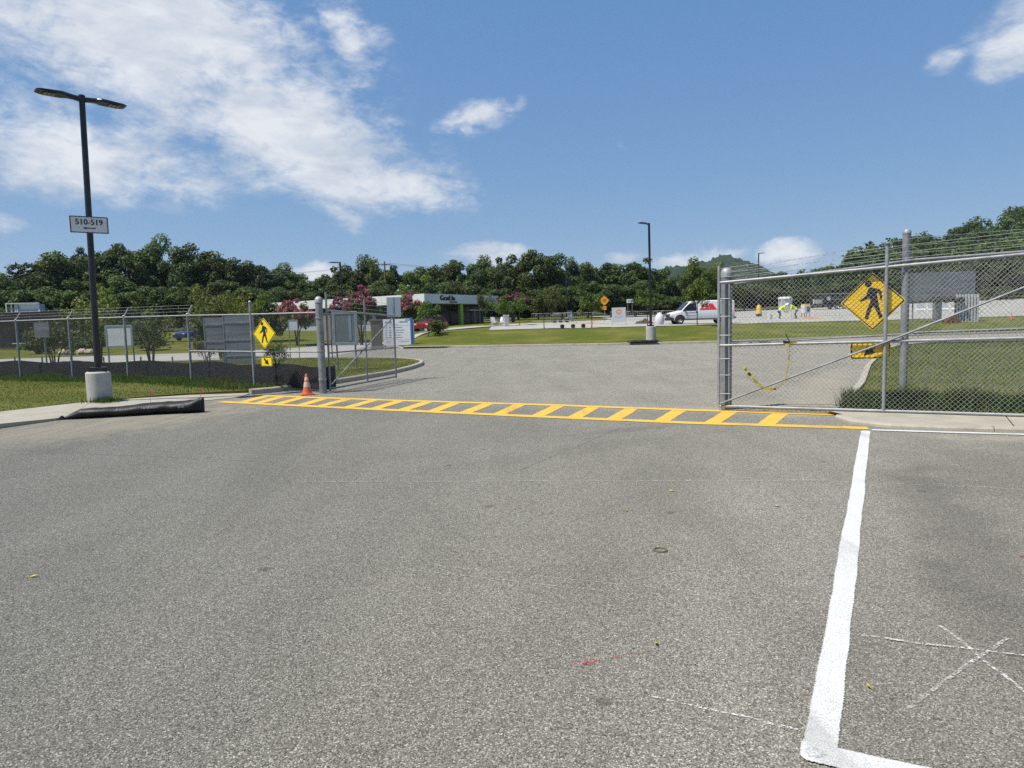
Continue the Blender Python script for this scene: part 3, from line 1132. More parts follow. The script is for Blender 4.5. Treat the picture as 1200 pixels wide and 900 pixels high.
# wood trees: x, y, ground z, height, crown width, kind, cluster
TREES = [
    (-86.6, 118.0, 1.83, 8.7, 7.1, 'b0', 'WL'), (-86.1, 125.0, 2.02, 12.6, 10.8, 'b1', 'WL'), (-83.9, 130.0, 2.15, 14.4, 11.6, 'b2', 'WL'),
    (-87.9, 142.0, 2.47, 16.3, 6.9, 'p0', 'WL'), (-76.6, 130.0, 2.15, 14.3, 9.3, 'b3', 'WL'), (-74.1, 135.0, 2.29, 16.2, 10.1, 'b4', 'WL'),
    (-71.0, 138.0, 2.37, 16.1, 9.1, 'b0', 'WL'), (-64.8, 135.0, 2.29, 15.3, 8.5, 'b1', 'WL'), (-62.8, 140.0, 2.42, 15.0, 9.3, 'b2', 'WL'),
    (-57.5, 138.0, 2.37, 13.9, 8.7, 'b3', 'WL'), (-54.3, 140.0, 2.42, 12.9, 8.0, 'b4', 'WL'), (-51.5, 142.0, 2.47, 12.1, 7.8, 'p1', 'WL'),
    (-73.6, 104.0, 1.45, 7.1, 6.6, 'b3', 'WL'), (-69.6, 106.0, 1.5, 7.3, 7.0, 'b4', 'WL'), (-65.6, 108.0, 1.56, 8.0, 6.8, 'b1', 'WL'),
    (-60.2, 108.0, 1.56, 7.6, 6.8, 'b0', 'WL'), (-53.9, 106.0, 1.5, 7.2, 6.7, 'b2', 'WL'), (-48.7, 106.0, 1.5, 7.0, 6.4, 'b3', 'WL'),
    (-44.5, 108.0, 1.56, 7.5, 7.1, 'b1', 'WL'), (-40.5, 110.0, 1.61, 6.7, 6.6, 'b2', 'WL'), (-50.2, 150.0, 2.69, 11.4, 8.6, 'b0', 'WM'),
    (-45.6, 150.0, 2.69, 10.6, 7.8, 'b1', 'WM'), (-40.4, 148.0, 2.64, 10.2, 8.1, 'b4', 'WM'), (-36.6, 150.0, 2.69, 11.1, 7.8, 'b3', 'WM'),
    (-32.9, 152.0, 2.75, 12.4, 8.7, 'b0', 'WM'), (-28.8, 150.0, 2.69, 12.4, 7.3, 'y0', 'WM'), (-24.9, 150.0, 2.69, 11.7, 7.8, 'p0', 'WM'),
    (-20.5, 146.0, 2.58, 10.3, 6.3, 'y1', 'WM'), (-16.8, 150.0, 2.69, 11.7, 8.6, 'b2', 'WM'), (-12.7, 150.0, 2.69, 12.7, 8.6, 'b4', 'WM'),
    (-8.4, 150.0, 2.92, 11.3, 8.2, 'b1', 'WM'), (-4.3, 148.0, 3.08, 11.4, 8.1, 'b0', 'WM'), (-40.9, 126.0, 2.04, 6.9, 7.2, 'b2', 'WM'),
    (-34.9, 124.0, 1.99, 6.9, 7.1, 'b3', 'WM'), (-29.5, 124.0, 1.99, 7.1, 7.5, 'b1', 'WM'), (-23.8, 124.0, 1.99, 6.8, 7.1, 'b0', 'WM'),
    (-18.0, 122.0, 1.93, 6.1, 7.0, 'b4', 'WM'), (-12.2, 122.0, 1.94, 7.3, 7.4, 'b3', 'WM'), (-7.3, 120.0, 2.3, 6.1, 6.9, 'b2', 'WM'),
    (-0.1, 130.0, 2.64, 10.5, 6.7, 'b3', 'WR'), (3.0, 118.0, 2.35, 11.3, 7.5, 'b4', 'WR'), (6.8, 120.0, 2.43, 10.2, 6.6, 'b1', 'WR'),
    (10.8, 126.0, 2.6, 9.1, 6.2, 'b0', 'WR'), (14.6, 126.0, 2.6, 9.5, 6.5, 'b2', 'WR'), (18.5, 126.0, 2.57, 9.3, 6.2, 'p1', 'WR'),
    (21.2, 118.0, 2.34, 9.2, 7.8, 'b3', 'WR'), (27.0, 128.0, 2.59, 7.9, 5.5, 'b1', 'WR'), (32.8, 140.0, 3.01, 6.6, 5.2, 'b0', 'WR'),
    (30.2, 112.0, 2.24, 8.4, 5.2, 'y0', 'WR'), (34.6, 116.0, 2.42, 8.0, 5.0, 'y0', 'WR'), (38.2, 118.0, 2.53, 5.4, 5.1, 'b2', 'WR'),
    (-2.5, 104.0, 1.96, 4.6, 5.1, 'b1', 'WR'), (1.1, 100.0, 1.88, 3.6, 4.9, 'b0', 'WR'), (4.1, 100.0, 1.9, 4.5, 5.2, 'b3', 'WR'),
    (7.5, 100.0, 1.92, 4.9, 5.2, 'b2', 'WR'), (11.3, 100.0, 1.93, 5.3, 5.2, 'b4', 'WR'), (15.0, 102.0, 1.98, 4.5, 5.0, 'b1', 'WR'),
    (18.6, 102.0, 1.95, 4.7, 5.3, 'b0', 'WR'), (22.5, 104.0, 1.97, 3.2, 4.5, 'b3', 'WR'), (26.1, 104.0, 1.97, 3.1, 4.5, 'b2', 'WR'),
    (30.3, 104.0, 2.04, 3.4, 4.8, 'b4', 'WR'), (41.6, 122.0, 2.69, 3.9, 5.3, 'b0', 'WG'), (44.8, 122.0, 2.74, 3.2, 5.3, 'b3', 'WG'),
    (48.2, 122.0, 2.8, 3.2, 5.6, 'b1', 'WG'), (52.7, 124.0, 2.92, 3.3, 5.7, 'b2', 'WG'), (57.6, 126.0, 3.05, 3.9, 6.2, 'b4', 'WG'),
    (61.7, 126.0, 3.11, 4.1, 6.2, 'b0', 'WG'), (67.1, 128.0, 3.25, 4.3, 6.3, 'b1', 'WG'), (73.0, 130.0, 3.4, 5.4, 6.7, 'b3', 'WG'),
    (77.8, 130.0, 3.47, 5.6, 7.1, 'b2', 'WG'), (82.9, 130.0, 3.57, 6.2, 7.1, 'b4', 'WG'), (88.4, 130.0, 3.68, 6.8, 7.5, 'b1', 'WG'),
    (93.8, 130.0, 3.79, 7.5, 7.8, 'b0', 'WG'), (99.6, 130.0, 3.9, 7.9, 8.2, 'b3', 'WG'),
]


# ------------------------------------------------------------------ grass
def inside(poly, x, y):
    r = np.zeros(len(x), bool)
    n = len(poly)
    for i in range(n):
        (x0, y0), (x1, y1) = poly[i], poly[(i + 1) % n]
        c = ((y0 > y) != (y1 > y)) & (x < (x1 - x0) * (y - y0) / (y1 - y0 + 1e-12) + x0)
        r ^= c
    return r


def blades(name, x, y, z, h, w, mat, label=None, lean=0.35):
    n = len(x)
    a = rng.uniform(0, 2 * math.pi, n)
    b = rng.uniform(0, 2 * math.pi, n)
    ln = rng.uniform(0.1, lean, n) * h
    ux, uy = np.cos(a) * w / 2, np.sin(a) * w / 2
    V = np.zeros((n, 3, 3))
    V[:, 0] = np.stack([x - ux, y - uy, z], 1)
    V[:, 1] = np.stack([x + ux, y + uy, z], 1)
    V[:, 2] = np.stack([x + np.cos(b) * ln, y + np.sin(b) * ln, z + h], 1)
    o = np_mesh(name, V.reshape(-1, 3), np.arange(3 * n).reshape(-1, 3), mat, None, rng.random(n))
    return tag(o, label, 'grass', kind='stuff')


def scatter(poly, box, n):
    x = rng.uniform(box[0], box[1], n)
    y = rng.uniform(box[2], box[3], n)
    k = inside(poly, x, y)
    return x[k], y[k]


def patchy(x, y, f=0.6):
    return 0.5 + 0.25 * np.sin(x * f * 2.1 + 1.3 * np.sin(y * f)) + 0.25 * np.sin(y * f * 2.7 + 1.7 * np.sin(x * f * 1.4))


x, y = scatter(LAWN_L, (-24, -3.4, 9, 34.5), 230000)
keep = (np.abs(x) < 0.86 * y + 1) & (rng.random(len(x)) < 0.4 + 0.6 * patchy(x, y))
x, y = x[keep], y[keep]
blades('lawn_grass', x, y, np.full(len(x), 0.09), rng.uniform(0.015, 0.05, len(x)), rng.uniform(0.012, 0.026, len(x)), 'grass_blade', 'short mown grass covering the left lawn by the lamp post')
x, y = scatter(LAWN_R, (5, 30, 7, 37), 260000)
keep = (x < 0.86 * y + 1) & (rng.random(len(x)) < 0.4 + 0.6 * patchy(x, y))
x, y = x[keep], y[keep]
blades('lawn_grass', x, y, np.full(len(x), 0.08), rng.uniform(0.02, 0.06, len(x)), rng.uniform(0.012, 0.026, len(x)), 'grass_blade', 'short mown grass covering the lawn behind the right gate')


def along(p, q, n, spread, bias=0.0):
    t = rng.random(n)
    o_ = rng.normal(0, spread, n) + bias
    d = np.array([q[0] - p[0], q[1] - p[1]])
    nn = np.array([-d[1], d[0]]) / np.hypot(*d)
    return p[0] + d[0] * t + nn[0] * o_, p[1] + d[1] * t + nn[1] * o_


# unmown grass under the left fence and under the right gate
FENCE_L = [(-17.1, 23.75), (-14.45, 22.45), (-12.15, 21.6), (-9.4, 20.0), (-6.75, 17.85), (-4.62, 16.6)]
X, Y, Hh = [], [], []
for i, n in enumerate((7000, 7000, 9000, 12000, 7000)):
    a, b = FENCE_L[i], FENCE_L[i + 1]
    x, y = along(a, b, n, 0.42, 0.1)
    k = inside(LAWN_L, x, y)
    X.append(x[k]); Y.append(y[k])
x, y = along((-22, 26.4), FENCE_L[0], 9000, 0.4)
X.append(x); Y.append(y)
X, Y = np.concatenate(X), np.concatenate(Y)
Hh = rng.uniform(0.06, 0.22, len(X)) * (0.4 + 0.8 * patchy(X, Y, 1.1))
blades('tall_grass', X, Y, np.full(len(X), 0.09), Hh, rng.uniform(0.012, 0.026, len(X)), 'grass_tall', 'unmown tall grass along the foot of the left fence', 0.7)
x, y = along((5.35, 11.15), (12.4, 7.75), 30000, 0.16, 0.32)
x2, y2 = rng.normal(5.75, 0.26, 3500), rng.normal(11.35, 0.26, 3500)
x, y = np.concatenate([x, x2]), np.concatenate([y, y2])
k = inside(LAWN_R, x, y)
x, y = x[k], y[k]
blades('tall_grass', x, y, np.full(len(x), 0.08), rng.uniform(0.08, 0.36, len(x)) * (0.5 + 0.75 * patchy(x, y, 2.3)), rng.uniform(0.010, 0.022, len(x)), 'grass_tall', 'dark unmown grass strip just behind the right gate', 0.6)
x, y = rng.normal(-9.02, 0.16, 420), rng.normal(15.02, 0.10, 420)
blades('weed_tuft', x, y, np.full(len(x), 0.09), rng.uniform(0.04, 0.14, len(x)), rng.uniform(0.012, 0.026, len(x)), 'grass_tall', 'weeds growing round the concrete foot of the left lamp post', 0.7)


# ------------------------------------------------------------------ trees
def leaf_quads(P, N, size, aspect=0.7):
    n = len(P)
    N = N / (np.linalg.norm(N, axis=1, keepdims=True) + 1e-9)
    R = rng.normal(size=(n, 3))
    U = np.cross(N, R)
    U /= np.linalg.norm(U, axis=1, keepdims=True) + 1e-9
    W = np.cross(N, U)
    s = size[:, None] / 2
    bend = N * s * 0.35
    V = np.stack([P - U * s - bend, P - W * s * aspect, P + U * s - bend, P + W * s * aspect], 1)
    return V.reshape(-1, 3), np.arange(4 * n).reshape(-1, 4)


def crown_mesh(name, mat, clumps, per, leaf, flat=0.85, tint_spread=0.5):
    """clumps: rows of (x, y, z, radius); leaves fill the skin of every clump"""
    P, N, S, C = [], [], [], []
    for cx, cy, cz, r in clumps:
        n = max(6, int(per * (r / np.mean(clumps[:, 3])) ** 2))
        d = rng.normal(size=(n, 3))
        d /= np.linalg.norm(d, axis=1, keepdims=True)
        rr = r * rng.uniform(0.45, 1.08, n) ** 0.7
        P.append(np.array([cx, cy, cz]) + d * rr[:, None] * np.array([1, 1, flat]))
        N.append(d * 0.9 + rng.normal(size=(n, 3)) * 0.55 + np.array([0, 0, 0.35]))
        S.append(rng.uniform(0.6, 1.25, n) * leaf)
        C.append(np.clip(rng.uniform(0.15, 0.75) + rng.normal(0, 0.22, n) * tint_spread * 2, 0, 1))
    V, F = leaf_quads(np.concatenate(P), np.concatenate(N), np.concatenate(S))
    return mesh_of(name, V, F, mat, np.concatenate(C))


def clump_set(n, center, rad, r, shell=0.55, cut=-0.8, top=1.0):
    out = []
    while len(out) < n:
        d = rng.normal(size=3)
        d /= np.linalg.norm(d)
        if d[2] < cut:
            continue
        k = rng.uniform(shell, 1.0)
        lump = 1 + 0.16 * math.sin(d[0] * 5 + n) + 0.13 * math.sin(d[1] * 6.3 + d[2] * 4)
        p = np.array(center) + d * np.array(rad) * k * lump
        out.append((p[0], p[1], p[2], r * rng.uniform(0.7, 1.35)))
    return np.array(out)


def trunk_mesh(name, h0, r0, limbs, lean=0.02, mat='bark', wig_=0.012):
    mb = MB()
    pts = [(0, 0, -0.03)]
    rs = [r0 * 1.35]
    for i in range(1, 6):
        t = i / 5
        pts.append((random.uniform(-wig_, wig_) + lean * t, random.uniform(-wig_, wig_), h0 * t))
        rs.append(r0 * (1 - 0.55 * t))
    mb.tube(pts, rs, mat, 7)
    for k in range(limbs):
        t = random.uniform(0.45, 1.0)
        a = 2 * math.pi * (k + random.random() * 0.6) / max(1, limbs)
        z = h0 * t
        L = random.uniform(0.11, 0.19)
        mb.tube([(lean * t, 0, z), (math.cos(a) * L * 0.5, math.sin(a) * L * 0.5, z + L * 0.5), (math.cos(a) * L, math.sin(a) * L, z + L * 0.95)], [r0 * 0.5, r0 * 0.34, r0 * 0.12], mat, 5)
    o = mb.build(name, None, True)
    me = o.data
    bpy.data.objects.remove(o)
    return me


KIND = {}
# broadleaved wood trees, unit height and unit width; z from 0 to 1, crown to the ground-side third
shapes = [((0, 0, 0.60), (0.40, 0.40, 0.37), 46, 0.115), ((0, 0, 0.58), (0.42, 0.42, 0.38), 50, 0.105), ((0, 0, 0.62), (0.38, 0.38, 0.36), 44, 0.12),
          ((0.02, 0, 0.57), (0.41, 0.41, 0.40), 52, 0.10), ((0, 0.02, 0.60), (0.40, 0.42, 0.37), 56, 0.10)]
for i, (c, r, n, cr) in enumerate(shapes):
    low = clump_set(16, (0, 0, 0.30), (0.34, 0.34, 0.18), 0.10, 0.3, -0.9)
    KIND['b%d' % i] = (trunk_mesh('trunk', 0.62, 0.022, 6), crown_mesh('crown', 'leaf_green', np.concatenate([clump_set(n, c, r, cr, 0.5, -0.75), low]), 175, 0.041), None)
for i in range(2):
    # loblolly-like pine: clear stem, irregular tiers
    cl = []
    for k in range(64):
        t = rng.uniform(0, 1)
        z = 0.34 + 0.62 * t
        w = 0.42 * (1 - t) ** 0.7 * rng.uniform(0.5, 1.1) + 0.03
        a = rng.uniform(0, 2 * math.pi)
        cl.append((math.cos(a) * w, math.sin(a) * w, z, 0.075 * rng.uniform(0.7, 1.3)))
    KIND['p%d' % i] = (trunk_mesh('trunk', 0.93, 0.020, 5), crown_mesh('crown', 'leaf_pine', np.array(cl), 130, 0.034, 0.6), None)
for i in range(2):
    KIND['y%d' % i] = (trunk_mesh('trunk', 0.6, 0.02, 6), crown_mesh('crown', 'leaf_light', np.concatenate([clump_set(48, (0, 0, 0.6), (0.40, 0.40, 0.38), 0.10, 0.5, -0.8), clump_set(14, (0, 0, 0.28), (0.32, 0.32, 0.17), 0.1, 0.3)]), 120, 0.044), None)
for i in range(3):
    # young street tree: slim stem, rounded open crown
    KIND['s%d' % i] = (trunk_mesh('trunk', 0.66, 0.013, 5, 0.01), crown_mesh('crown', 'leaf_light' if i else 'leaf_shrub', clump_set(30, (0, 0, 0.66), (0.33, 0.33, 0.27), 0.10, 0.35, -0.7), 60, 0.048), None)


def many_stems(name, n, h, sp, r):
    mb = MB()
    for k in range(n):
        a = 2 * math.pi * k / n + random.uniform(-0.3, 0.3)
        s = sp * random.uniform(0.6, 1.1)
        mb.tube([(math.cos(a) * 0.02, math.sin(a) * 0.02, -0.03), (math.cos(a) * s * 0.35, math.sin(a) * s * 0.35, h * 0.45), (math.cos(a) * s, math.sin(a) * s, h)], [r, r * 0.75, r * 0.35], 'bark', 6)
    o = mb.build(name, None, True)
    me = o.data
    bpy.data.objects.remove(o)
    return me


def flowers(mat, n, lo):
    cl = clump_set(n, (0, 0, 0.68), (0.40, 0.40, 0.30), 0.065, 0.85, lo)
    return crown_mesh('flowers', mat, cl, 46, 0.05)


KIND['m0'] = (many_stems('stems', 5, 0.62, 0.2, 0.022), crown_mesh('crown', 'leaf_shrub', clump_set(34, (0, 0, 0.62), (0.38, 0.38, 0.30), 0.11, 0.4, -0.7), 80, 0.05), flowers('petal_pink', 44, -0.15))
KIND['m1'] = (many_stems('stems', 4, 0.62, 0.2, 0.022), crown_mesh('crown', 'leaf_shrub', clump_set(30, (0, 0, 0.62), (0.36, 0.36, 0.30), 0.11, 0.4, -0.7), 80, 0.05), flowers('petal_magenta', 26, 0.1))
KIND['l0'] = (many_stems('stems', 4, 0.6, 0.22, 0.016), crown_mesh('crown', 'leaf_shrub', clump_set(40, (0, 0, 0.62), (0.44, 0.44, 0.36), 0.10, 0.3, -0.95), 44, 0.042), None)
KIND['l1'] = (many_stems('stems', 3, 0.6, 0.2, 0.016), crown_mesh('crown', 'leaf_yellowish', clump_set(40, (0, 0, 0.62), (0.42, 0.42, 0.36), 0.10, 0.3, -0.95), 44, 0.042), None)
KIND['h0'] = (many_stems('stems', 5, 0.5, 0.3, 0.02), crown_mesh('crown', 'leaf_shrub', clump_set(34, (0, 0, 0.48), (0.42, 0.42, 0.42), 0.13, 0.4, -0.95), 60, 0.07), None)
KIND_R0 = None  # (many_stems('stems', 5, 0.5, 0.3, 0.02), crown_mesh('crown', 'leaf_shrub', clump_set(26, (0, 0, 0.46), (0.40, 0.40, 0.40), 0.14, 0.4, -0.95), 50, 0.08), flowers('petal_red', 26, -0.2))


def plant(name, kind, x, y, h, w, label, cat, group=None, z=None):
    tr, cr, fl = KIND[kind]
    o = empty(name, (x, y, tz(x, y) - 0.03 if z is None else z), random.uniform(0, 6.28), label, cat, group)
    o.scale = (w, w, h)
    t = bpy.data.objects.new('trunk' if tr.name.startswith('trunk') else 'stems', tr)
    c = bpy.data.objects.new('crown', cr)
    for q in (t, c):
        col.objects.link(q)
        q.parent = o
    if fl:
        f = bpy.data.objects.new('flowers', fl)
        col.objects.link(f)
        f.parent = o
    return o


CL = {'WL': ('of the tall wood at the left', 'wood at the left'),
      'WM': ('of the wood behind the white office', 'wood behind the office'),
      'WR': ('of the wood behind the car park', 'wood behind the car park'),
      'WG': ('of the low row seen through the right gate mesh', 'tree row seen through the right gate')}
ORD = ['first', 'second', 'third', 'fourth', 'fifth', 'sixth', 'seventh', 'eighth', 'ninth', 'tenth', 'eleventh', 'twelfth', 'thirteenth']
FRONT = {'WL': 112, 'WM': 130, 'WR': 105, 'WG': 0}
rank = {}
for tr in sorted(TREES, key=lambda q: q[0] / q[1]):
    key = (tr[6], tr[1] <= FRONT[tr[6]])
    rank[tr] = (ORD[sum(1 for q in rank if (q[6], q[1] <= FRONT[q[6]]) == key)], '' if tr[6] == 'WG' else 'front row ' if key[1] else 'rear row ')
for tr in TREES:
    x, y, z, h, w, k, c = tr
    pre = {'b': 'broadleaf', 'p': 'pine', 'y': 'light green'}[k[0]]
    nm = {'b': 'broadleaf_tree', 'p': 'pine_tree', 'y': 'broadleaf_tree'}[k[0]]
    plant(nm, k, x, y, h * 1.03, w * 1.45, '%s, %s from left in %s%s' % (pre + ' tree', rank[tr][0], rank[tr][1], CL[c][0]), 'tree', CL[c][1], z)

# young trees and shrubs that stand alone
for a in [
    ('young_tree', 's0', 2.88, 58.6, 3.35, 3.3, 'young tree on the bank, leftmost of the four along the car park edge', 'tree', 'young trees along the bank'),
    ('young_tree', 's1', 7.0, 59.2, 3.05, 3.1, 'young tree on the bank just left of the orange diamond sign', 'tree', 'young trees along the bank'),
    ('young_tree', 's2', 11.45, 57.2, 3.35, 3.3, 'bright green young tree on the bank right beside the tall lamp post', 'tree', 'young trees along the bank'),
    ('young_tree', 's1', 15.4, 56.4, 4.05, 3.6, 'young tree on the bank standing in front of the white van', 'tree', 'young trees along the bank'),
    ('young_tree', 's0', -2.75, 76, 3.9, 3.0, 'young tree at the right end of the office, nearest its wall', 'tree', 'young trees beside the office'),
    ('young_tree', 's1', -0.75, 72, 3.2, 3.2, 'young tree beside the pale green utility cabinet', 'tree', 'young trees beside the office'),
    ('young_tree', 's2', 1.0, 74, 3.2, 3.2, 'young tree below the magenta crape myrtle right of the office', 'tree', 'young trees beside the office'),
    ('young_tree', 's0', 5.6, 84, 4.2, 4.0, 'young tree behind the car park beside the grey litter bin', 'tree', 'young trees behind the car park'),
    ('young_tree', 's1', -6.75, 56, 3.0, 2.9, 'yellow-green young tree on the bank in front of the office corner', 'tree', None),
    ('crape_myrtle', 'm0', -18.1, 58, 3.75, 3.2, 'pink crape myrtle at the left, before the grey office wall', 'tree', 'pink crape myrtles by the office'),
    ('crape_myrtle', 'm0', -15.2, 62, 3.9, 2.9, 'pink crape myrtle behind the message board, left of the larger one', 'tree', 'pink crape myrtles by the office'),
    ('crape_myrtle', 'm0', -13.1, 60, 4.75, 3.6, 'largest pink crape myrtle, behind the left gate leaf', 'tree', 'pink crape myrtles by the office'),
    ('crape_myrtle', 'm0', -10.2, 68, 4.1, 3.4, 'pink crape myrtle behind the white information board', 'tree', 'pink crape myrtles by the office'),
    ('crape_myrtle', 'm1', 0.35, 88, 3.9, 4.2, 'dark magenta crape myrtle between the office and the wood', 'tree', None),
    ('shrub', 'h0', -6.2, 58, 1.5, 2.3, 'round green shrub in front of the dark red car', 'shrub', None),
    ('small_tree', 'l0', -15.8, 30, 2.9, 2.6, 'leafy small tree with several stems behind the left fence', 'tree', None, 0.08),
    ('small_tree', 'l1', -17.6, 29.2, 3.4, 3.0, 'yellow-green leafy small tree right behind the left lamp post', 'tree', None, 0.08),
    ('small_tree', 'l0', -19.0, 28.4, 2.4, 2.4, 'leafy small tree between the square sign back and the lamp post', 'tree', None, 0.08),
    ('small_tree', 'l1', -16.3, 38.6, 3.9, 4.2, 'wide yellow-green small tree above the fence left of the metal panels', 'tree', None, 0.0),
    ('small_tree', 'l0', -16.0, 37.8, 4.0, 3.4, 'wide leafy small tree rising behind the two metal panels', 'tree', None, 0.0),
    ('small_tree', 'l1', -14.5, 36.6, 3.4, 2.3, 'leafy small tree rising between the metal panels and the office', 'tree', None, 0.0),
    ('small_tree', 'l0', -12.6, 28.2, 1.5, 1.3, 'low leafy shoots behind the left fence, below the blue car', 'shrub', None, 0.08),
    ('small_tree', 'l0', -10.5, 25.6, 1.25, 1.0, 'low leafy plant under the left metal panel', 'shrub', None, 0.08),
    ('small_tree', 'l0', -8.3, 24.2, 1.25, 1.1, 'low dark plant behind the left pedestrian sign', 'shrub', None, 0.08),
    ('shrub', 'h0', -38.0, 55, 1.5, 3.2, 'wide round shrub before the brown building, left', 'shrub', 'shrubs before the brown building'),
    ('shrub', 'h0', -33.5, 54, 1.7, 3.6, 'wide round shrub before the brown building, middle', 'shrub', 'shrubs before the brown building'),
    ('shrub', 'h0', -29.6, 56, 1.8, 3.4, 'wide round shrub before the brown building, right', 'shrub', 'shrubs before the brown building'),
    ('broadleaf_tree', 'b1', -27, 62, 4.6, 5.5, 'bushy tree left of the blue car in front of the wood', 'tree', None),
    ('broadleaf_tree', 'y0', -23.5, 66, 4.3, 5.0, 'light green bushy tree above the metal panels', 'tree', None),
    ('shrub', 'h0', 84, 118, 3.0, 5.5, 'yellow-green bush at the far right beyond the gate brace', 'shrub', None),
]:
    plant(*a)

# hillside wood seen beyond the right gate: far off, one mass
hx, hy, hs = [], [], []
for k in range(900):
    x, y = rng.uniform(60, 330), rng.uniform(150, 330)
    if x / y > 0.95 or x / y < 0.36:
        continue
    hx.append(x); hy.append(y); hs.append(rng.uniform(9, 15) * (0.62 if x / y < 0.5 else 1.0))
hx, hy, hs = np.array(hx), np.array(hy), np.array(hs)
hz = T(hx, hy)
P, N, S, C = [], [], [], []
for x, y, z, s in zip(hx, hy, hz, hs):
    m = 14
    d = rng.normal(size=(m, 3))
    d /= np.linalg.norm(d, axis=1, keepdims=True)
    d[:, 2] = np.abs(d[:, 2]) * 0.9 - 0.25
    cc = np.array([x, y, z + s * 0.6]) + d * np.array([s * 0.30, s * 0.30, s * 0.36])
    tone = rng.uniform(0.1, 0.7)
    for q in cc:
        n = 20
        e = rng.normal(size=(n, 3))
        e /= np.linalg.norm(e, axis=1, keepdims=True)
        P.append(q + e * s * 0.13)
        N.append(e + rng.normal(size=(n, 3)) * 0.5 + np.array([0, 0, 0.3]))
        S.append(rng.uniform(0.6, 1.3, n) * s * 0.085)
        C.append(np.clip(tone + rng.normal(0, 0.2, n), 0, 1))
V, F = leaf_quads(np.concatenate(P), np.concatenate(N), np.concatenate(S))
tag(np_mesh('hillside_wood', V, F, 'leaf_green', None, np.concatenate(C)), 'dark wooded hillside rising at the far right', 'wood', kind='stuff')

# far mountain: forest canopy as a bumpy surface
gx = np.linspace(-250, 1250, 300)
gy = np.linspace(1100, 1900, 110)
GX, GY = np.meshgrid(gx, gy, indexing='ij')


def ridge(x, y):
    h = np.interp(x, [-100, 120, 287, 310, 357, 396, 436, 480, 515, 542, 568, 640, 760, 1000], [20, 55, 77, 84, 94, 104, 108, 99, 86, 71, 58, 38, 26, 20]) * np.exp(-((y - 1420) / 170.) ** 2)
    h = h + (4 * np.sin(x * 0.045) + 3 * np.sin(x * 0.11 + y * 0.02)) * np.exp(-((y - 1420) / 200.) ** 2)
    return h + 45 * np.exp(-((x - 1000) / 260.) ** 2) * np.exp(-((y - 1500) / 200.) ** 2)


seeds = rng.uniform([-250, 1100], [1250, 1900], (9000, 2))
order = np.argsort(seeds[:, 0])
seeds = seeds[order]
GZ = ridge(GX, GY)
bumps = np.zeros_like(GZ)
for i in range(len(gx)):
    lo, hi = np.searchsorted(seeds[:, 0], (gx[i] - 9, gx[i] + 9))
    sd = seeds[lo:hi]
    if len(sd) == 0:
        continue
    d2 = (sd[:, 0][None, :] - gx[i]) ** 2 + (sd[:, 1][None, :] - gy[:, None]) ** 2
    bumps[i] = np.max(np.clip(1 - d2 / 81.0, 0, 1) ** 0.5, axis=1)
GZ = GZ + 6 + bumps * 11 + rng.normal(0, 1.6, GZ.shape)
make_turf('canopy', (0.010, 0.021, 0.010), (0.032, 0.052, 0.022), (0.04, 0.06, 0.025), 0.06)
tag(np_mesh('hill', np.stack([GX.ravel(), GY.ravel(), GZ.ravel()], 1), grid_faces(len(gx), len(gy)), 'canopy', smooth=False), kind='structure')


# ------------------------------------------------------------------ chain link
def chain_link(name, p, q, z0, zt0, zt1, parent, r=0.0027, pitch=0.072, mat='wire'):
    """woven mesh between two ground points; bottom z0, top from zt0 to zt1"""
    p, q = np.array(p, float), np.array(q, float)
    L = np.hypot(*(q - p))
    d = (q - p) / L
    nn = np.array([-d[1], d[0]])
    h = pitch / 2
    ni = int(L / h)
    A, B = [], []
    for i in range(ni):
        top = zt0 + (zt1 - zt0) * (i * h / L)
        nk = int((top - z0) / h)
        k = np.arange(nk + 1)
        xk = (i + ((k + i) % 2)) * h
        off = np.where((k + i) % 2 == 0, 0.003, -0.003)
        pts = np.stack([p[0] + d[0] * xk + nn[0] * off, p[1] + d[1] * xk + nn[1] * off, z0 + k * (top - z0) / nk], 1)
        A.append(pts[:-1])
        B.append(pts[1:])
    A, B = np.concatenate(A), np.concatenate(B)
    D = B - A
    D /= np.linalg.norm(D, axis=1, keepdims=True)
    n3 = np.tile(np.array([nn[0], nn[1], 0.0]), (len(A), 1))
    U = n3
    W = np.cross(D, U)
    V = np.zeros((len(A), 6, 3))
    for j in range(3):
        t = 2 * math.pi * j / 3
        o_ = (U * math.cos(t) + W * math.sin(t)) * r
        V[:, j] = A + o_
        V[:, j + 3] = B + o_
    base = np.arange(len(A))[:, None] * 6
    F = np.concatenate([base + np.array([[a, b, b + 3, a + 3]]) for a, b in ((0, 1), (1, 2), (2, 0))])
    o = np_mesh(name, V.reshape(-1, 3), F, mat, parent)
    return tag(o, kind='stuff')


def barbed(mb, pts, r=0.003, step=0.13):
    mb.tube(pts, r, 'wire', 4, False)
    for i in range(len(pts) - 1):
        a, b = Vector(pts[i]), Vector(pts[i + 1])
        L = (b - a).length
        for k in range(int(L / step)):
            c = a + (b - a) * ((k + 0.5) * step / L)
            e = Vector((random.uniform(-1, 1), random.uniform(-1, 1), random.uniform(-1, 1))).normalized() * 0.02
            mb.tube([c - e, c + e], r * 0.8, 'wire', 3, False)
    return mb


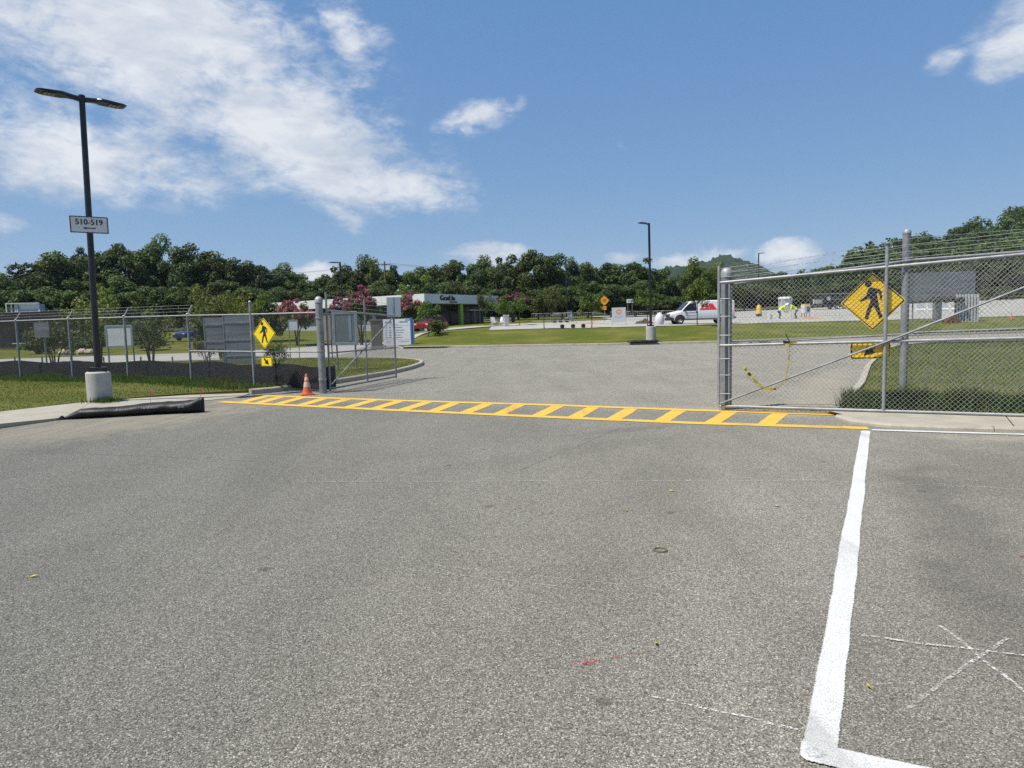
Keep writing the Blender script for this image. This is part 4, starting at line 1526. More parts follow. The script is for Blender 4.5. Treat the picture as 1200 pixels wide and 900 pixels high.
# ------------------------------------------------------------------ left fence
fl = empty('chain_link_fence', (0, 0, 0), 0, 'long grey chain-link fence with barbed wire arms across the left lawn', 'fence')
FL = [(-27.6, 29.0), (-24.9, 27.6), (-22.3, 26.3), (-19.7, 25.0)] + FENCE_L
TOPZ = 2.08
tops = [2.1, 2.1, 2.1, 2.1, 2.1, 2.09, 2.08, 2.05, 1.99, 1.97]
arms = []
fd = Vector((FL[5][0] - FL[4][0], FL[5][1] - FL[4][1], 0)).normalized()
for i, (x, y) in enumerate(FL[:-1]):
    h = tops[i]
    mb = MB()
    if i == len(FL) - 2:
        mb.tube([(x, y, 0.0), (x, y, 2.3)], 0.036, 'galvanised_dull', 10)
        mb.lathe((x, y, 2.3), [(0.042, 0), (0.042, 0.02), (0.02, 0.045)], 'galvanised', 10)
        mb.build('post', fl, True)
    else:
        mb.tube([(x, y, 0.0), (x, y, h + 0.02)], 0.036, 'galvanised_dull', 10)
        mb.lathe((x, y, h + 0.02), [(0.042, -0.03), (0.042, 0.03), (0.02, 0.05)], 'galvanised', 10)
        mb.build('post', fl, True)
        e = Vector((x, y, h + 0.04)) + fd * 0.28 + Vector((-0.16, 0.26, 0)) * 0.9 + Vector((0, 0, 0.27))
        MB().tube([(x, y, h + 0.03), e], 0.017, 'galvanised', 6).build('barbed_wire_arm', fl, True)
        arms.append((Vector((x, y, h + 0.03)), e))
for i in range(len(FL) - 1):
    a, b = FL[i], FL[i + 1]
    MB().tube([(a[0], a[1], tops[i]), (b[0], b[1], tops[i + 1])], 0.022, 'galvanised', 8).build('top_rail', fl, True)
for i in (7, 8):
    a, b = FL[i], FL[i + 1]
    MB().tube([(a[0], a[1], 1.02), (b[0], b[1], 1.02)], 0.022, 'galvanised', 8).build('mid_rail', fl, True)
for k in (0.32, 0.66, 0.98):
    mb = barbed(MB(), [a + (b - a) * k for a, b in arms])
    mb.build('barbed_wire', fl)
for i in range(len(FL) - 1):
    a, b = FL[i], FL[i + 1]
    chain_link('chain_link_mesh', a, b, 0.13, tops[i] - 0.02, tops[i + 1] - 0.02, fl, 0.0019, 0.072, 'wire_dull')
# black silt fence behind the chain link
sf = empty('silt_fence', (0, 0, 0), 0, 'low black silt fence strip behind the left chain-link fence', 'silt fence')
off = Vector((0.20, 0.42))
pl = [Vector(p) + off for p in FL[:-1]] + [Vector((-4.75, 17.0)), Vector((-4.42, 17.1))]
vs, fs = [], []
N_ = 90
seg = [(pl[i + 1] - pl[i]).length for i in range(len(pl) - 1)]
tot = sum(seg)


def pl_at(s):
    for i, L in enumerate(seg):
        if s <= L or i == len(seg) - 1:
            return pl[i] + (pl[i + 1] - pl[i]) * min(1, s / L)
        s -= L


for k in range(N_ + 1):
    q = pl_at(tot * k / N_)
    d = (pl_at(min(tot, tot * k / N_ + 0.05)) - pl_at(max(0, tot * k / N_ - 0.05))).normalized()
    n_ = Vector((-d.y, d.x))
    sag = 0.035 * math.sin(k * 0.55) + random.uniform(-0.012, 0.012)
    for j, (z, o_) in enumerate(((0.06, 0), (0.25, 0.03), (0.45, 0.035), (0.66, 0))):
        w_ = math.sin(k * 1.3 + j) * o_
        for sgn in (1, -1):
            p_ = q + n_ * (w_ + 0.003 * sgn)
            vs.append((p_.x, p_.y, z + (sag if j == 3 else sag * 0.3)))
for k in range(N_):
    for j in range(3):
        for sgn in (0, 1):
            a = k * 8 + j * 2 + sgn
            f = (a, a + 8, a + 10, a + 2)
            fs.append(f if sgn else tuple(reversed(f)))
    a = k * 8 + 6
    fs.append((a, a + 1, a + 9, a + 8))
MB().add(vs, fs, 'silt_cloth').build('cloth', sf, True)
for k in range(16):
    q = pl_at(tot * (k + 0.4) / 16)
    MB().box((q.x + 0.03, q.y + 0.04, 0.42), (0.035, 0.035, 0.80), 'wood_stake').build('stake', sf)

# ------------------------------------------------------------------ left gate
gp = empty('gate_post', (-4.62, 16.62, 0), 0, 'thick grey round gate post with domed cap beside the traffic cone', 'gate post')
MB().tube([(0, 0, 0), (0, 0, 2.26)], 0.088, 'galvanised_dull', 16).build('post', gp, True)
MB().lathe((0, 0, 2.26), [(0.097, -0.06), (0.097, 0.0), (0.085, 0.05), (0.05, 0.085), (0.01, 0.095)], 'galvanised', 16).build('cap', gp, True)
for z in (0.35, 1.05, 1.85):
    MB().lathe((0, 0, z), [(0.098, -0.025), (0.098, 0.025)], 'galvanised', 14).build('hinge_band', gp, True)
gl = empty('gate_leaf', (0, 0, 0), 0, 'left swing gate leaf standing open, grey frame with diagonal brace', 'gate')
ha, hb = Vector((-4.47, 16.72, 0)), Vector((-3.44, 20.25, 0))
za, zb, zta, ztb = 0.1, 0.1, 2.02, 1.9


def gpt(t, z):
    p_ = ha + (hb - ha) * t
    return (p_.x, p_.y, z)


MB().tube([gpt(0, 0.05), gpt(0, 2.46)], 0.026, 'galvanised_dull', 8).build('hinge_stile', gl, True)
MB().tube([gpt(1, 0.06), gpt(1, 2.36)], 0.028, 'galvanised_dull', 8).build('end_stile', gl, True)
MB().tube([gpt(.52, 0.1), gpt(.52, 2.34)], 0.022, 'galvanised_dull', 8).build('middle_stile', gl, True)
MB().tube([gpt(0, zta), gpt(1, ztb)], 0.022, 'galvanised', 8).build('top_rail', gl, True)
MB().tube([gpt(0, 0.98), gpt(1, 0.96)], 0.020, 'galvanised_dull', 8).build('mid_rail', gl, True)
MB().tube([gpt(0, za), gpt(1, zb)], 0.024, 'galvanised_dull', 8).build('bottom_rail', gl, True)
MB().tube([gpt(0.02, 0.2), gpt(0.98, 1.84)], 0.020, 'galvanised_dull', 8).build('brace', gl, True)
for k in (0.12, 0.24, 0.36):
    barbed(MB(), [gpt(0, zta + k), gpt(.52, 1.96 + k * 0.95), gpt(1, ztb + k * 0.9)]).build('barbed_wire', gl)
chain_link('chain_link_mesh', (ha.x, ha.y), (hb.x, hb.y), 0.12, zta, ztb, gl, 0.0019, 0.072, 'wire_dull')
gs = empty('gate_sign_board', (-3.40, 20.20, 1.86), -0.12, 'small blank blue-grey board fixed to the top end of the left gate leaf', 'sign')
MB().box((0.0, -0.06, 0.29), (0.42, 0.02, 0.58), 'frame_bluegrey', 0, 0.004).build('board', gs)
MB().box((0.0, -0.076, 0.29), (0.03, 0.01, 0.58), 'galvanised_dull').build('bracket', gs)


# ------------------------------------------------------------------ pedestrian signs
def nrm_poly(pts, c=(432, 392), sx=285.0, sy=245.0):
    return [((x - c[0]) / sx, -(y - c[1]) / sy) for x, y in pts]


WALKER = nrm_poly([(408, 272), (440, 275), (490, 293), (508, 312), (511, 378), (497, 381), (488, 330), (467, 314), (470, 345), (480, 402), (487, 442), (517, 522), (490, 537), (464, 472), (437, 425), (418, 456), (388, 538), (359, 530), (384, 450), (411, 396), (408, 356), (384, 368), (326, 386), (316, 377), (366, 347), (379, 330), (386, 300), (398, 280)])


def rounded_diamond(s, r, n=4):
    out = []
    for k in range(4):
        a0 = math.pi / 2 * k
        cx, cy = (s - r * 1.4142) * math.cos(a0), (s - r * 1.4142) * math.sin(a0)
        for j in range(n + 1):
            a = a0 - math.pi / 4 + math.pi / 2 * j / n
            out.append((cx + r * math.cos(a), cy + r * math.sin(a)))
    return out


def rounded_rect(w, h, r, n=4):
    out = []
    for k, (sx, sy) in enumerate(((1, 1), (-1, 1), (-1, -1), (1, -1))):
        for j in range(n + 1):
            a = math.pi / 2 * (k + j / n)
            out.append((sx * (w / 2 - r) + r * math.cos(a), sy * (h / 2 - r) + r * math.sin(a)))
    return out


def frame_of(c, normal, tilt=0.0):
    """origin, u (to the viewer's right), v (up) of a vertical face that looks along normal"""
    n = Vector((normal[0], normal[1], 0)).normalized()
    u = Vector((-n.y, n.x, 0))
    v = Vector((0, 0, 1))
    if tilt:
        u, v = u * math.cos(tilt) + v * math.sin(tilt), v * math.cos(tilt) - u * math.sin(tilt)
    return Vector(c), u, v


def ring_band(mb, outer, inner, m, fr, lift):
    o_, u, v = fr
    w = u.cross(v).normalized()
    n = len(outer)
    vs = [o_ + u * a + v * b + w * lift for a, b in outer] + [o_ + u * a + v * b + w * lift for a, b in inner]
    mb.add(vs, [(i, (i + 1) % n, n + (i + 1) % n, n + i) for i in range(n)], m)


def flat_shape(mb, poly, m, fr, lift):
    o_, u, v = fr
    w = u.cross(v).normalized()
    mb.prism(poly, m, (o_ + w * (lift + 0.0015), u, v), 0.0015)


def ped_sign(name, c, normal, half, label, yellow, tilt=0.0):
    root = empty(name, c, 0, label, 'sign', 'yellow pedestrian crossing signs')
    fr = frame_of((0, 0, 0), normal, tilt)
    mb = MB()
    mb.prism(rounded_diamond(half, half * 0.05), yellow, fr, 0.004)
    mb.build('plate', root)
    mb = MB()
    ring_band(mb, rounded_diamond(half * 0.965, half * 0.045), rounded_diamond(half * 0.915, half * 0.035), 'sign_black', fr, 0.003)
    mb.build('border', root)
    mb = MB()
    flat_shape(mb, [(a * half, b * half) for a, b in WALKER], 'sign_black', fr, 0.002)
    flat_shape(mb, [(half * (-0.137 + 0.105 * math.cos(t * math.pi / 8)), half * (0.615 + 0.105 * math.sin(t * math.pi / 8))) for t in range(16)], 'sign_black', fr, 0.002)
    mb.build('walker_symbol', root)
    for s in (1, -1):
        mb = MB()
        flat_shape(mb, [(half * 0.028 * math.cos(t * math.pi / 4), half * (s * 0.74) + half * 0.028 * math.sin(t * math.pi / 4)) for t in range(8)], 'rivet', fr, 0.004)
        mb.build('bolt', root)
    return root


def arrow_plaque(name, c, normal, w, h, label, yellow, mirror, tilt=0.0):
    root = empty(name, c, 0, label, 'sign', 'yellow arrow plaques')
    fr = frame_of((0, 0, 0), normal, tilt)
    MB().prism(rounded_rect(w, h, 0.03), yellow, fr, 0.004).build('plate', root)
    mb = MB()
    ring_band(mb, rounded_rect(w - 0.015, h - 0.015, 0.026), rounded_rect(w - 0.045, h - 0.045, 0.02), 'sign_black', fr, 0.003)
    mb.build('border', root)
    # arrow pointing down and to the right (or left)
    a = h * 0.40
    shp = [(-0.95, 0.75), (-0.60, 1.05), (0.12, 0.28), (0.45, 0.62), (0.85, -0.85), (-0.72, -0.42), (-0.30, -0.12)]
    shp = [((-x if mirror else x) * a, y * a * 0.9) for x, y in shp]
    if mirror:
        shp = shp[::-1]
    mb = MB()
    flat_shape(mb, shp, 'sign_black', fr, 0.002)
    mb.build('arrow_symbol', root)
    return root


GA, GB = Vector((3.56, 11.70, 0)), Vector((7.40, 9.79, 0))
gdir = (GB - GA).normalized()
gn = Vector((gdir.y, -gdir.x, 0))      # towards the camera
SL = (-6.22, 17.28)
ped_sign('pedestrian_sign', (SL[0], SL[1], 1.49), (-0.47, -0.88), 0.40, 'yellow diamond pedestrian sign on the left fence near the traffic cone', 'sign_lemon')
arrow_plaque('arrow_plaque', (SL[0] + 0.02, SL[1], 0.78), (-0.47, -0.88), 0.40, 0.25, 'small yellow plaque with down-right arrow on the left fence', 'sign_lemon', False)


# ------------------------------------------------------------------ right gate
def gq(s, z, back=0.0):
    p_ = GA + gdir * s - gn * back
    return (p_.x, p_.y, z)


def gtop(s):
    return 2.19 + 0.048 * s


def gmid(s):
    return 1.125 + 0.018 * s


rg = empty('sliding_gate', (0, 0, 0), 0, 'large grey chain-link gate leaf with diagonal brace at the right', 'gate')
GL = 8.6
MB().tube([gq(0, 0.07), gq(0, 2.47)], 0.026, 'galvanised', 10).build('end_stile', rg, True)
MB().tube([gq(0.17, 0.09), gq(0.17, gtop(0.17))], 0.014, 'galvanised', 8).build('tension_bar', rg, True)
MB().tube([gq(2.50, 0.07), gq(2.50, 2.62)], 0.027, 'galvanised', 10).build('middle_stile', rg, True)
MB().tube([gq(GL, 0.07), gq(GL, 2.8)], 0.027, 'galvanised', 10).build('rear_stile', rg, True)
MB().tube([gq(0, gtop(0)), gq(GL, gtop(GL))], 0.026, 'galvanised', 10).build('top_rail', rg, True)
MB().tube([gq(0, gmid(0)), gq(2.47, gmid(2.47))], 0.023, 'galvanised', 10).build('mid_rail', rg, True)
MB().tube([gq(2.53, gmid(2.53)), gq(GL, gmid(GL))], 0.023, 'galvanised', 10).build('mid_rail', rg, True)
MB().tube([gq(0, 0.085), gq(GL, 0.085)], 0.024, 'galvanised', 10).build('bottom_rail', rg, True)
MB().tube([gq(0.03, 0.13, -0.03), gq(2.5, 1.16, -0.03), gq(4.55, 2.07, -0.03), gq(4.9, 2.24, -0.03)], 0.017, 'galvanised_dull', 8).build('brace', rg, True)
for z in (0.30, 0.62, 0.90, 1.30, 1.62, 1.92):
    a, b = Vector(gq(-0.02, z, -0.012)), Vector(gq(0.19, z, -0.012))
    MB().tube([a, b], 0.008, 'galvanised_dull', 5).build('tension_band', rg, True)
chain_link('chain_link_mesh', gq(0.17, 0)[:2], gq(GL, 0)[:2], 0.04, gtop(0.17) - 0.01, gtop(GL) - 0.01, rg, 0.0023)
for k in (0.11, 0.2, 0.3):
    barbed(MB(), [gq(0, gtop(0) + k * 0.8), gq(2.5, gtop(2.5) + k), gq(GL, gtop(GL) + k * 1.2)]).build('barbed_wire', rg)
# selvage loops over the top and below the bottom rail
mb = MB()
for k in range(int(GL / 0.072)):
    for z, dz in ((gtop(k * 0.072), 0.045), (0.055, -0.035)):
        mb.tube([gq(k * 0.072, z), gq(k * 0.072 + 0.018, z + dz)], 0.0032, 'wire', 3, False)
mb.build('selvage', rg)['kind'] = 'stuff'

post_a = empty('gate_post', (3.74, 11.86, 0), 0, 'thick blue-grey round post with domed cap at the end of the right gate', 'gate post')
MB().tube([(0, 0, 0), (0, 0, 2.36)], 0.092, 'galvanised_dull', 18).build('post', post_a, True)
MB().lathe((0, 0, 2.36), [(0.102, -0.07), (0.102, 0.0), (0.09, 0.05), (0.055, 0.085), (0.01, 0.097)], 'galvanised', 18).build('cap', post_a, True)
post_b = empty('gate_post', (6.62, 11.5, 0.05), 0, 'tall thick round post behind the right pedestrian sign', 'gate post')
MB().tube([(0, 0, 0), (0, 0, 2.9)], 0.062, 'galvanised_dull', 18).build('post', post_b, True)
MB().lathe((0, 0, 2.9), [(0.067, -0.04), (0.067, 0.0), (0.05, 0.025), (0.01, 0.035)], 'galvanised', 18).build('cap', post_b, True)
rf = empty('rear_fence', (0, 0, 0), 0, 'chain-link fence with rails standing just behind the right gate', 'fence')
RFP = [(6.7, 11.4, 2.47, 1.27), (10.2, 10.85, 2.62, 1.33), (13.5, 10.3, 2.7, 1.36)]
MB().tube([(3.83, 11.82, 2.17), RFP[0][:3]], 0.024, 'galvanised_dull', 8).build('top_rail', rf, True)
MB().tube([(3.83, 11.86, 1.14), (6.55, 11.44, 1.25)], 0.014, 'galvanised', 8).build('mid_rail', rf, True)
for i in range(2):
    a, b = RFP[i], RFP[i + 1]
    MB().tube([a[:3], b[:3]], 0.024, 'galvanised', 8).build('top_rail', rf, True)
    MB().tube([(a[0], a[1], a[3]), (b[0], b[1], b[3])], 0.021, 'galvanised', 8).build('mid_rail', rf, True)
    MB().tube([(b[0], b[1], 0.05), (b[0], b[1], b[2] + 0.02)], 0.036, 'galvanised_dull', 10).build('post', rf, True)
    chain_link('chain_link_mesh', a[:2], b[:2], 0.12, a[2], b[2], rf, 0.0019)
for k in (0.12, 0.24, 0.36):
    barbed(MB(), [(3.75, 11.86, 2.17 + k * 0.6), (6.7, 11.4, 2.47 + k), (10.2, 10.85, 2.62 + k), (13.5, 10.3, 2.7 + k)]).build('barbed_wire', rf)

# signs fixed behind the mesh of the right gate, facing out through it
sp = GA + gdir * 2.32 - gn * 0.055
ped_sign('pedestrian_sign', (sp.x, sp.y, 1.79), gn, 0.455, 'large amber diamond pedestrian sign seen through the right gate mesh', 'sign_yellow', 0.02)
sp2 = GA + gdir * 2.30 - gn * 0.045
arrow_plaque('arrow_plaque', (sp2.x, sp2.y, 1.035), gn, 0.56, 0.27, 'amber plaque with down-left arrow on the right gate', 'sign_yellow', True, 0.02)

# caution tape knotted to the rear side of the gate
ct = empty('caution_tape', (4.9, 11.25, 0.3), 0, 'twisted yellow and black caution tape hanging on the right gate', 'tape')
pts = [(874, 429), (880, 437), (888, 446), (897, 453), (905, 456.5), (913, 455), (922, 447), (926, 437), (928, 425), (929, 410), (930, 398), (930, 391)]
tape = [(0.41, 0.775), (0.49, 0.665), (0.595, 0.535), (0.715, 0.435), (0.82, 0.385), (0.925, 0.405), (1.04, 0.515), (1.09, 0.655), (1.115, 0.825), (1.125, 1.03), (1.135, 1.14)]
for i in range(len(tape) - 1):
    (s0, z0), (s1, z1) = tape[i], tape[i + 1]
    w = 0.024 if i < 5 else 0.010
    a, b = Vector(gq(s0, z0, -0.05)), Vector(gq(s1, z1, -0.05))
    dd = (b - a).normalized()
    for j in range(3):
        p0, p1 = a + (b - a) * (j / 3), a + (b - a) * ((j + 1) / 3)
        tw = Vector((0, 0, 1)).cross(dd).normalized()
        side = dd.cross(gn).normalized() * w * (1 if (i + j) % 3 else 0.6)
        k = gn * random.uniform(-0.012, 0.012)
        mb = MB()
        mb.add([p0 - side, p0 + side, p1 + side + k, p1 - side + k, p0 - side - gn * 0.004, p0 + side - gn * 0.004, p1 + side + k - gn * 0.004, p1 - side + k - gn * 0.004], [(0, 1, 2, 3), (7, 6, 5, 4), (0, 4, 5, 1), (2, 6, 7, 3), (1, 5, 6, 2), (3, 7, 4, 0)], 'tape_black' if (i * 3 + j) % 11 == 3 else 'tape_yellow')
        mb.build('tape_piece', ct, origin=(4.9, 11.25, 0.3))
for k in range(7):
    a = random.uniform(0, 6.28)
    c = Vector(gq(1.135, 1.17, -0.06))
    e = c + gdir * 0.11 * math.cos(a) + Vector((0, 0, 0.13 * math.sin(a) + 0.05))
    sd = Vector((0, 0, 0.018)) if abs(math.cos(a)) > 0.6 else gdir * 0.018
    mb = MB()
    mb.add([c - sd, c + sd, e + sd, e - sd, c - sd - gn * 0.006, c + sd - gn * 0.006, e + sd - gn * 0.006, e - sd - gn * 0.006], [(0, 1, 2, 3), (7, 6, 5, 4), (0, 4, 5, 1), (2, 6, 7, 3), (1, 5, 6, 2), (3, 7, 4, 0)], 'tape_yellow' if k % 3 else 'tape_black')
    mb.build('knot_tail', ct, origin=(4.9, 11.25, 0.3))


# ------------------------------------------------------------------ lamp posts
def lamp_head(mb, d, z0, L, rise, root):
    """slim LED head: tapered arm and flat housing along direction d"""
    d = Vector(d).normalized()
    n = Vector((-d.y, d.x, 0))
    prof = [(0.05, 0.045, 0.05), (0.16, 0.05, 0.045), (0.28, 0.075, 0.045), (0.36, 0.15, 0.045), (0.45, 0.165, 0.042), (L - 0.08, 0.165, 0.03), (L, 0.12, 0.018)]
    vs, fs = [], []
    for s, w, h in prof:
        c = d * s + Vector((0, 0, z0 + rise * s + 0.05 * math.sin(min(1, s / 0.4) * math.pi / 2)))
        for a, b in ((-1, -1), (1, -1), (1, 0.3), (0.6, 1), (-0.6, 1), (-1, 0.3)):
            vs.append(c + n * a * w + Vector((0, 0, b * h)))
    for i in range(len(prof) - 1):
        for k in range(6):
            a, b = i * 6 + k, i * 6 + (k + 1) % 6
            fs.append((a, b, b + 6, a + 6))
    fs += [tuple(range(5, -1, -1)), tuple((len(prof) - 1) * 6 + k for k in range(6))]
    o = MB().add(vs, fs, 'black_paint').build('lamp_head', root)
    # LED panels on the underside
    for q in range(3):
        s = 0.47 + q * (L - 0.62) / 3 + 0.06
        c = d * s + Vector((0, 0, z0 + rise * s + 0.05 - 0.048))
        e = d * ((L - 0.62) / 3 * 0.42)
        w = n * 0.12
        dn = Vector((0, 0, -0.006))
        MB().add([c - e - w, c + e - w + Vector((0, 0, rise * 0.1)), c + e + w + Vector((0, 0, rise * 0.1)), c - e + w, c - e - w + dn, c + e - w + dn, c + e + w + dn, c - e + w + dn], [(3, 2, 1, 0), (4, 5, 6, 7), (0, 1, 5, 4), (1, 2, 6, 5), (2, 3, 7, 6), (3, 0, 4, 7)], 'led_lens').build('led_panel', o)


def lamp_post(name, x, y, z, h, heads, label, base_h=0.68, base_r=0.30, pole_r=0.062, lean=0.0, L=1.0):
    root = empty(name, (x, y, z), 0, label, 'lamp post', 'black lamp posts')
    if base_h:
        MB().lathe((0, 0, 0), [(base_r, -0.15), (base_r, base_h - 0.03), (base_r - 0.03, base_h)], 'lamp_concrete', 26).build('concrete_base', root, True)
        MB().box((0, 0, base_h + 0.05), (0.30, 0.30, 0.10), 'black_paint', 0.3, 0.01).build('base_cover', root)
    top = Vector((lean, 0, h))
    MB().tube([(0, 0, base_h), (lean * base_h / h, 0, base_h + 0.3), top], [pole_r, pole_r, pole_r * 0.85], 'black_paint', 12).build('pole', root, True)
    MB().lathe((lean, 0, h), [(0.066, -0.06), (0.066, 0.06), (0.04, 0.075)], 'black_paint', 12).build('pole_cap', root, True)
    hd = empty('lamp_arm', (lean, 0, 0))
    hd.parent = root
    for d, rise in heads:
        lamp_head(None, d, h - 0.03, L, rise, hd)
    return root


lp = lamp_post('lamp_post', -9.25, 15.25, 0.08, 6.58, [((-0.72, -0.7, 0), -0.02), ((0.72, 0.7, 0), -0.04)], 'tall black two-headed lamp post on round concrete foot at the left', 0.67, 0.25, 0.068, 0.12, 0.84)
# sign on the lamp post
sg = empty('number_sign', (-9.125, 15.15, 3.96), 0, 'white rectangular sign reading 510-519 with left arrow, on the lamp post', 'sign')
fr = frame_of((0, 0, 0), (0.55, -0.835))
MB().prism(rounded_rect(0.72, 0.36, 0.015), 'sign_white', fr, 0.006).build('plate', sg)
mb = MB()
ring_band(mb, rounded_rect(0.716, 0.356, 0.014), rounded_rect(0.675, 0.318, 0.01), 'sign_black', fr, 0.003)
mb.build('border', sg)
mb = MB()
for k in range(3):
    add_text(mb, '510-519', 0.17, 'sign_black', fr, (0.004 * (k - 1), 0.05), 0.004 + 0.0015 * k, 0.92)
mb.build('lettering', sg)
mb = MB()
flat_shape(mb, [(-0.13, -0.075), (-0.055, -0.045), (-0.055, -0.065), (0.12, -0.065), (0.12, -0.085), (-0.055, -0.085), (-0.055, -0.105)], 'sign_black', fr, 0.002)
mb.build('arrow_symbol', sg)
for sx in (-0.04, 0.05):
    for sz in (-0.165, 0.165):
        mb = MB()
        flat_shape(mb, [(sx + 0.013 * math.cos(t * math.pi / 3), sz + 0.013 * math.sin(t * math.pi / 3)) for t in range(6)], 'sign_black', fr, 0.004)
        mb.build('bolt', sg)
lamp_post('lamp_post', 9.2, 44.9, 0.15, 7.6, [((-0.8, -0.6, 0), 0.02)], 'black single-headed lamp post on concrete foot on the far bank', 1.0, 0.33, 0.085, -0.08, 0.9)
lamp_post('lamp_post', -14.6, 60, tz(-14.6, 60), 7.0, [((-0.97, -0.2, 0), 0.02)], 'black single-headed lamp post before the white office', 0.4, 0.3, 0.08, -0.05, 0.95)
lamp_post('lamp_post', 7.0, 85, tz(7, 85), 7.2, [((0.96, -0.2, 0), 0.0)], 'distant dark lamp post before the wood behind the car park', 0.5, 0.3, 0.09, 0, 1.2)
lamp_post('lamp_post', 19.3, 118, tz(19.3, 118), 7.0, [((-0.96, -0.2, 0), 0.0)], 'faint distant lamp post above the trees left of the tall far lamp', 0.5, 0.3, 0.09, 0, 1.2)
lamp_post('lamp_post', 36.15, 100, tz(36.15, 100), 8.6, [((0.7, -0.7, 0), 0.0)], 'distant dark lamp post above the right gate rail, before the clouds', 0.5, 0.3, 0.1, 0, 0.9)

# ------------------------------------------------------------------ traffic cone
tcn = empty('traffic_cone', (-4.93, 16.35, 0.0), 0.4, 'orange traffic cone with white collars beside the left gate post', 'cone')
MB().box((0, 0, 0.018), (0.30, 0.30, 0.03), 'cone_orange', 0, 0.008).build('base', tcn)
MB().lathe((0, 0, 0.03), [(0.115, 0.0), (0.108, 0.02), (0.081, 0.17)], 'cone_orange', 18).build('lower_body', tcn, True)
MB().lathe((0, 0, 0.2), [(0.0815, 0.0), (0.060, 0.11)], 'cone_white', 18).build('lower_collar', tcn, True)
MB().lathe((0, 0, 0.31), [(0.0598, 0.0), (0.051, 0.045)], 'cone_orange', 18).build('upper_body', tcn, True)
MB().lathe((0, 0, 0.355), [(0.0512, 0.0), (0.036, 0.08)], 'cone_white', 18).build('upper_collar', tcn, True)
MB().lathe((0, 0, 0.435), [(0.0358, 0.0), (0.024, 0.07), (0.020, 0.075)], 'cone_orange', 18).build('tip', tcn, True)

# ------------------------------------------------------------------ black sediment sock by the left kerb
sk = empty('sediment_sock', (-7.3, 13.15, 0), 0, 'long limp black plastic sediment sock lying by the left kerb', 'sediment sock')
cl_ = [(-8.42, 12.72, 0.02, 0.02), (-8.34, 12.77, 0.06, 0.04), (-8.2, 12.84, 0.13, 0.072), (-7.95, 12.93, 0.17, 0.08), (-7.6, 13.05, 0.18, 0.078), (-7.25, 13.17, 0.20, 0.088), (-6.95, 13.28, 0.21, 0.095), (-6.65, 13.35, 0.21, 0.098), (-6.4, 13.36, 0.20, 0.10), (-6.2, 13.34, 0.15, 0.108), (-6.08, 13.32, 0.05, 0.125), (-6.05, 13.32, 0.02, 0.128)]
vs, fs = [], []
nn_ = 18
fine = []
for i in range(len(cl_) - 1):
    for j in range(5):
        t = j / 5
        fine.append([cl_[i][k] * (1 - t) + cl_[i + 1][k] * t for k in range(4)])
fine.append(list(cl_[-1]))
fine = [[a, b, c, d * 1.22] for a, b, c, d in fine]
for i, (x, y, w, h) in enumerate(fine):
    d = Vector((fine[min(i + 1, len(fine) - 1)][0] - fine[max(i - 1, 0)][0], fine[min(i + 1, len(fine) - 1)][1] - fine[max(i - 1, 0)][1])).normalized()
    n_ = Vector((-d.y, d.x))
    for k in range(nn_):
        t = 2 * math.pi * k / nn_
        wr = 1 + 0.03 * math.sin(i * 0.9 + k * 0.7) + 0.035 * math.sin(i * 0.37 - k * 0.55) + 0.02 * math.sin(i * 1.7 + k * 0.4) + random.uniform(-0.008, 0.008)
        z = h + math.sin(t) * h * wr
        vs.append((x + n_.x * math.cos(t) * w * wr, y + n_.y * math.cos(t) * w * wr, max(0.004, z)))
for i in range(len(fine) - 1):
    for k in range(nn_):
        a, b = i * nn_ + k, i * nn_ + (k + 1) % nn_
        fs.append((a, b, b + nn_, a + nn_))
fs += [tuple(range(nn_ - 1, -1, -1)), tuple((len(fine) - 1) * nn_ + k for k in range(nn_))]
sl_ = MB().add(vs, fs, 'bag_black').build('sleeve', sk, False, origin=(-7.3, 13.15, 0))
sl_.data.polygons.foreach_set('use_smooth', [True] * len(fs))
mb = MB()
for k in range(4):
    a = random.uniform(2.6, 4.4)
    mb.tube([(-8.41, 12.72, 0.03), (-8.41 + 0.06 * math.cos(a), 12.72 + 0.05 * math.sin(a), 0.06), (-8.41 + 0.13 * math.cos(a), 12.72 + 0.1 * math.sin(a), 0.02)], [0.016, 0.02, 0.008], 'bag_black', 6)
mb.build('tied_end', sk, True, origin=(-7.3, 13.15, 0))
